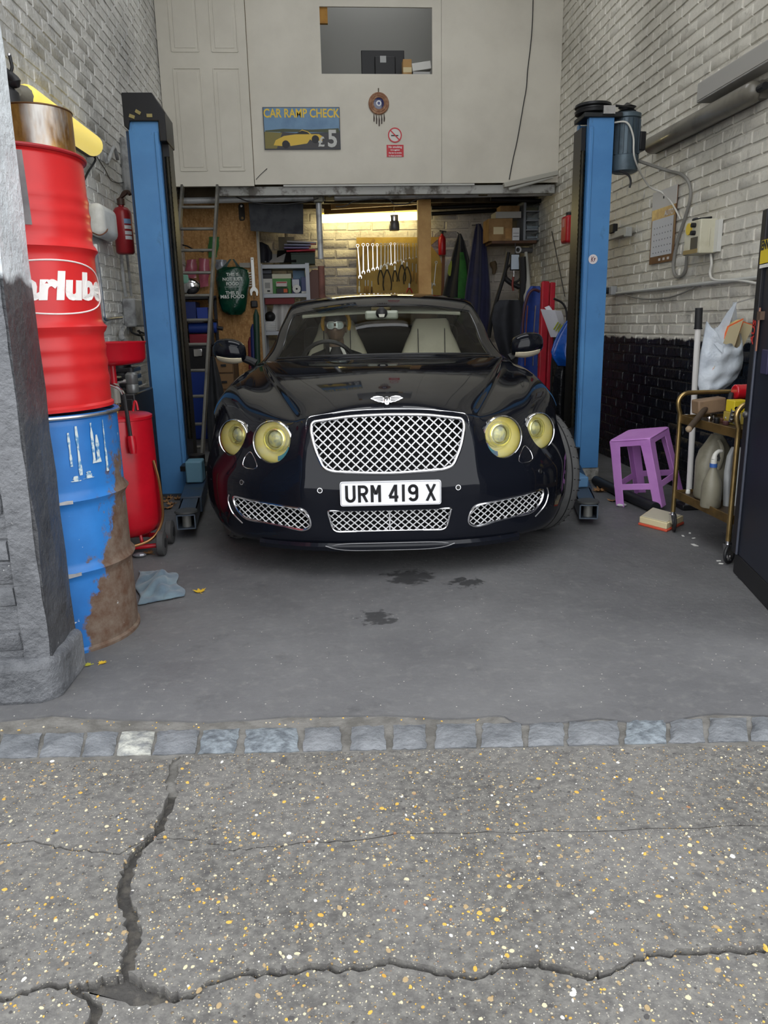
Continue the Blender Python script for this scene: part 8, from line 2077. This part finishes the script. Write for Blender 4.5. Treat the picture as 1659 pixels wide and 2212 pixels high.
MB().tube([(.018, 0, .272), (.026, 0, .25), (.022, 0, .235)], .006, 8).build('trigger', M_BLACKP, sb_, w=False)
sk_ = coat('plastic_sack', 'pale grey plastic sack standing on the lower tray near the metal door', 'sack', [(965, 1580, 1602), (985, 1570, 1612), (1020, 1564, 1618), (1060, 1562, 1622), (1100, 1562, 1622), (1112, 1564, 1618)], 3.66, mat('pale_sack', rgb(170, 172, 172), 0.4, bump=.5, bs=12, bd=.02), .07, 3, 1)
tag(MB().lathe([(.012, 0), (.013, .004), (.011, .02), (.006, .024)], 14, TR(*tuple(on_z(1486, 1066, .226)))).build('bottle_cap', M_WHITEP), 'white bottle cap on the lower tray corner', 'cap')
gd = on_y(1655, 930, 3.40)

# ---------------------------------------------------------------- pole, carrier bag with air filters
pb0 = on_y(1510, 665, 4.5); 
jk = thing('jack_handle', 'white metal pole with a long black grip standing by the black wall', 'pole', (2.27, 4.5, 0))
MB().cyl((2.265, 4.5, 0), (2.24, 4.5, 1.13), .018, n=16).build('pole', mat('white_pole', rgb(228, 226, 222), 0.4), jk)
MB().cyl((2.241, 4.5, 1.10), (2.237, 4.5, pb0.z), .0215, n=16).build('grip', mat('grip_black', (0.02, 0.02, 0.022, 1), 0.6), jk)
MB().cyl((2.241, 4.5, 1.096), (2.2412, 4.5, 1.104), .024, n=16).build('grip_collar', M_BLACKP, jk)
MB().bx(2.20, 2.33, 4.44, 4.56, 0, .035).build('foot', M_BLACKM, jk, bevel=.006)
def carrier():
    Y = 4.15; t = thing('carrier_bag', 'white carrier bag stuffed with air filters hung on the wall above the trolley', 'bag', tuple(on_y(1545, 845, Y)))
    rows = [(725, 1526, 1600), (745, 1520, 1604), (770, 1514, 1605), (795, 1511, 1602), (815, 1509, 1592), (832, 1508, 1575), (846, 1512, 1555)]
    n = 16; N = 4; R_ = []
    for i in range(len(rows) - 1):
        for k in range(N): R_.append(tuple(a + (b_ - a) * k / N for a, b_ in zip(rows[i], rows[i + 1])))
    R_.append(rows[-1]); g = []
    for i, (py, xa, xb) in enumerate(R_):
        A, B_2 = on_y(xa, py, Y), on_y(xb, py, Y); v = i / (len(R_) - 1); ring = []
        for k in range(2 * n):
            th = 2 * PI * k / (2 * n); u = .5 - .5 * math.cos(th); P = A.lerp(B_2, u)
            dy = -math.sin(th) * .075 * (.9 - .3 * v) * (1 + .12 * math.sin(16 * u + 5 * v) + .10 * math.sin(20 * v + 6 * u))
            e3 = (1 - v) ** 3; ring.append((P.x, P.y + dy, P.z + e3 * (.075 * (1 - u) - .085 * max(0, math.sin(th)) + .012 * math.sin(14 * u))))
        g.append(ring + [ring[0]])
    M_POLY = mat('white_polythene_bag', rgb(206, 214, 222), 0.35, 0, rgb(184, 194, 206), 5, bump=.5, bs=16, bd=.02)
    m = MB(); m.sheet(g); b0 = len(m.v) - 2 * n - 1; m.f.append(tuple(range(b0, b0 + 2 * n))); m.mi.append(0)
    m.build('bag_body', M_POLY, t, smooth=70)
    S = lambda px, py, dy=0: on_y(px, py, Y) + Vector((0, dy, 0))
    MB().sheet([[S(1588, 654), S(1592, 652)], [S(1568, 676, -.01), S(1580, 680, -.01)], [S(1552, 700, -.02), S(1566, 716, -.02)], [S(1536, 716, -.03), S(1552, 740, -.05)], [S(1526, 728, -.02), S(1545, 762, -.075)]], .004).build('handle', M_POLY, t, smooth=60)
    MB().sheet([[S(1588, 653, .02), S(1593, 653, .02)], [S(1588, 676, .04), S(1600, 682, .04)], [S(1592, 700, .05), S(1606, 706, .05)], [S(1596, 728, .05), S(1606, 732, .05)]], .004).build('handle', M_POLY, t, smooth=60)
    return t
carrier()
MB_k = on_y(1591, 652, 4.15)
tag(MB().tube([MB_k + Vector((0, 0, -.004)), Vector((XR - .006, 4.2, MB_k.z + .03))], .004, 6).build('wall_hook', M_STEEL), 'steel hook in the wall carrying the white carrier bag', 'hook')
def air_filter(quad, Y, lab, dep=.06, tiltdy=.0):
    a, b_, c, d2 = [on_y(x, y, Y) for x, y in quad]
    t = thing('air_filter', lab, 'air filter', tuple(d2))
    ex, ez = (b_ - a), (a - d2); nrm = Vector((0, -1, 0))
    def face(y0, y1, s): 
        cc = (a + b_ + c + d2) / 4; q = [cc + (p - cc) * s for p in (a, b_, c, d2)]
        m = MB(); m.add([p + Vector((0, y0, 0)) for p in q] + [p + Vector((0, y1, 0)) for p in q], [(0, 1, 2, 3), (7, 6, 5, 4), (0, 4, 5, 1), (1, 5, 6, 2), (2, 6, 7, 3), (3, 7, 4, 0)]); return m
    face(0, dep, .96).build('element', mat('filter_cream', rgb(222, 200, 136), 0.6), t)
    face(-.003, .012, 1.0).build('seal', mat('filter_orange', rgb(226, 106, 54), 0.5), t)
    face(-.006, .0, .94).build('pleats', mat('filter_tan', rgb(200, 186, 150), 0.6), t)
    return t
air_filter([(1574, 704), (1606, 688), (1580, 768), (1538, 800)], 4.11, 'tan pleated air filter with orange seal leaning in the carrier bag')
air_filter([(1606, 694), (1628, 702), (1592, 775), (1572, 772)], 4.17, 'cream edged air filter behind the tan one in the carrier bag', .03)

# ---------------------------------------------------------------- purple stool
Ac, Bc, Cc = Vector((1.906, 4.57, .0)), Vector((2.05, 4.40, .035)), Vector((2.22, 4.545, .07))
u_ = (Ac - Bc).normalized(); v_ = (Cc - Bc); v_ = (v_ - u_ * v_.dot(u_)).normalized(); w_ = v_.cross(u_)
if w_.z < 0: w_ = -w_
s_ = .31; cen = Bc + u_ * s_ / 2 + v_ * s_ / 2
MS = frame(cen, u_, v_, w_)
if MS.to_3x3().determinant() < 0: MS = frame(cen, v_, u_, w_)
so_ = thing('stool', 'purple plastic stool tipped slightly beside the trolley', 'stool', M=MS)
M_PUR = mat('purple_plastic', rgb(204, 142, 214), 0.42, 0, rgb(192, 128, 204), 5)
hb, ht_, Hs = .155, .132, .44
def inset(z): return hb + (ht_ - hb) * z / Hs
sm = MB(); pl_ = round_poly([(-ht_ - .006, -ht_ - .006), (ht_ + .006, -ht_ - .006), (ht_ + .006, ht_ + .006), (-ht_ - .006, ht_ + .006)], .035, 5)
sm.prism(pl_, Hs - .012, Hs); sm.build('seat', M_PUR, so_, w=False, bevel=.006, seg=3)
for k in range(4):
    Rk = RZ(90 * k)
    # corner leg: angle section, wide, tapering outwards to the floor
    m = MB(); wl3, th = .056, .006
    def ring(z):
        i = inset(z); wq = wl3 * (1.0 + .25 * (z / Hs) ** 3); return [(i, i, z), (i - wq, i, z), (i - wq, i - th, z), (i - th, i - th, z), (i - th, i - wq, z), (i, i - wq, z)]
    zsx = (0, .12, .25, .36, .41, Hs - .004); vs = [v for z in zsx for v in ring(z)]
    f = [(6 * a + j, 6 * a + (j + 1) % 6, 6 * (a + 1) + (j + 1) % 6, 6 * (a + 1) + j) for a in range(len(zsx) - 1) for j in range(6)] + [tuple(range(5, -1, -1)), tuple(range(6 * (len(zsx) - 1), 6 * len(zsx)))]
    m.add(vs, f, Rk); m.build('leg', M_PUR, so_, w=False, bevel=.004)
    m = MB(); z0_, z1_ = .115, .155; i0 = inset(.13)
    m.add([(-i0, i0 - .006, z0_), (i0, i0 - .006, z0_), (i0, i0, z0_), (-i0, i0, z0_), (-i0, i0 - .007, z1_), (i0, i0 - .007, z1_), (i0, i0 - .001, z1_), (-i0, i0 - .001, z1_)], [(0, 1, 2, 3), (7, 6, 5, 4), (0, 4, 5, 1), (1, 5, 6, 2), (2, 6, 7, 3), (3, 7, 4, 0)], Rk)
    m.build('stretcher', M_PUR, so_, w=False, bevel=.003)
    m = MB(); i1, i2 = inset(.375), inset(Hs)
    ap = [(-i1, .375), (-i1 + .03, .375), (-i1 + .05, .395), (i1 - .05, .395), (i1 - .03, .375), (i1, .375), (i2, Hs - .006), (-i2, Hs - .006)]
    m.prism(ap, 0, .006, Rk @ Matrix(((1, 0, 0, 0), (0, 0, 1, i2 - .003), (0, 1, 0, 0), (0, 0, 0, 1)))); m.build('apron', M_PUR, so_, w=False, bevel=.002)

# ---------------------------------------------------------------- on the floor by the wall
fp = [on_z(1290, 1050), on_z(1330, 1070), on_z(1380, 1094), on_z(1420, 1112)]
tag(MB().tube(smooth_path([p + Vector((0, .03, .036)) for p in fp], 4), .034, 14).build('floor_pipe', mat('black_pipe', rgb(34, 36, 40), 0.5)), 'thick black pipe lying on the floor under the purple stool', 'pipe')
fb2 = thing('air_filter', 'flat cream air filter with an orange base lying on the floor by the trolley wheel', 'air filter', tuple(on_z(1428, 1140)))
P4 = [on_z(1378, 1134), on_z(1440, 1150), on_z(1478, 1132), on_z(1408, 1112)]
def slab4(P, z0, z1, s, name, m):
    cc = (P[0] + P[1] + P[2] + P[3]) / 4; q = [cc + (p - cc) * s for p in P]
    mb = MB(); mb.add([p + Vector((0, 0, z0)) for p in q] + [p + Vector((0, 0, z1)) for p in q], [(3, 2, 1, 0), (4, 5, 6, 7), (0, 1, 5, 4), (1, 2, 6, 5), (2, 3, 7, 6), (3, 0, 4, 7)]); return mb.build(name, m, fb2, bevel=.004)
slab4(P4, 0, .014, 1.0, 'seal', mat('filter_red', rgb(204, 84, 60), 0.5)); slab4(P4, .014, .05, .95, 'element', mat('filter_cream2', rgb(214, 200, 160), 0.6)); slab4(P4, .050, .054, .85, 'pleats', mat('filter_tan2', rgb(196, 190, 168), 0.6))
tag(MB().ball(tuple(on_z(1343, 1094) + Vector((0, 0, .010))), (.035, .02, .010), 9, 6).build('foil_scrap', mat('white_foil', rgb(205, 205, 205), 0.4, 0, rgb(120, 120, 120), 40), smooth=15), 'crumpled white foil by the purple stool leg', 'litter')
rl3 = random.Random(9); lit = []
for k, (px, py) in enumerate(((1475, 1158), (1490, 1152), (1498, 1163), (1558, 1218), (1552, 1212), (1607, 1247), (1618, 1252), (1640, 1268), (1500, 1178))):
    q = on_z(px, py); s2 = .012 if k < 5 else .022
    tag(MB().prism([(-s2, -s2 * .4), (s2 * .8, -s2 * .5), (s2, s2 * .3), (-s2 * .6, s2 * .5)], 0.0005, .003, TR(q.x, q.y, 0) @ RZ(rl3.uniform(0, 180))).build('paper_scrap', M_WHITEP), 'torn white paper scrap on the floor near the trolley wheels', 'litter', 'paper scraps by the trolley')

# ---------------------------------------------------------------- dark metal door leaf
D0, D1 = Vector((1.887, 3.30, 0)), Vector((1.737, 2.675, 0)); dd = (D1 - D0).normalized(); nn2 = Vector((-dd.y, dd.x, 0))
if nn2.x > 0: nn2 = -nn2
MD = frame(D0, dd, -nn2, (0, 0, 1))
md = thing('metal_door', 'dark blue-black steel door leaf standing open beside the trolley', 'door', M=MD)
M_DOOR = mat('door_blueblack', rgb(38, 42, 54), 0.4, 0.2, rgb(28, 30, 38), 3, 0.4, 0.7)
Ld = (D1 - D0).length
MB().bx(.06, Ld, .012, .045, .10, 1.60).build('leaf', M_DOOR, md, w=False, bevel=.003)
MB().bx(0, .058, 0, .05, .098, 1.60).build('edge_channel', mat('door_edge_black', rgb(30, 30, 34), 0.5, 0.2, rgb(52, 34, 32), 6, 0.55, 0.7), md, w=False, bevel=.004)
MB().bx(.02, Ld, .010, .06, .0, .098).build('bottom_rail', mat('door_rail', rgb(24, 24, 27), 0.5), md, w=False, bevel=.004)
MB().cyl((.064, .006, .10), (.064, .006, 1.2), .006, n=10).build('edge_highlight', mat('edge_highlight_grey', rgb(78, 82, 94), 0.4, 0.3), md, w=False)  # paler strip stands for the faint highlight along the leaf's fold
MB().cyl((.09, .0, 1.02), (.09, .0, 1.20), .005, n=10).build('bolt_rod', mat('copper_rod', rgb(150, 108, 90), 0.4, 0.6), md, w=False)
MB().bx(.075, .12, -.006, .012, 1.15, 1.185).build('bolt_keeper', mat('keeper', rgb(110, 90, 76), 0.5, 0.5), md, w=False)
MB().lathe([(.016, 0), (.016, .006), (.009, .012), (.001, .013)], 14, Matrix(((1, 0, 0, .03), (0, 0, -1, 0), (0, 1, 0, .74), (0, 0, 0, 1)))).build('bolt_head', M_STEEL, md, w=False)
MB().bx(.16, .24, .002, .012, .93, 1.03).build('lock_plate', mat('lock_plate', rgb(54, 52, 80), 0.4), md, w=False, bevel=.003)
gf = MB(); gm = Matrix(((1, 0, 0, .03), (0, 0, -1, -.0015), (0, 1, 0, 1.10), (0, 0, 0, 1)))
gf.text('AUS', .055, gm @ RZ(80), bold=.001, ext=.0006)
gf.build('red_graffiti', mat('graffiti_red', rgb(190, 50, 44), 0.6), md, w=False, smooth=0, fixn=False)
sgn = MB().bx(.035, .30, -.003, .0, 1.38, 1.475).build('warning_sign', mat('door_sign_yellow', rgb(214, 190, 40), 0.5), md, w=False)
MB().text('ENVI', .05, Matrix(((1, 0, 0, .04), (0, 0, -1, -.004), (0, 1, 0, 1.452), (0, 0, 0, 1))), bold=.002, ext=.0005, align='LEFT').build('sign_lettering', M_BLACKP, sgn, w=False, smooth=0, fixn=False)
MB().bx(.04, .30, -.004, -.003, 1.362, 1.376).build('sign_edge', M_WHITEP, sgn, w=False)
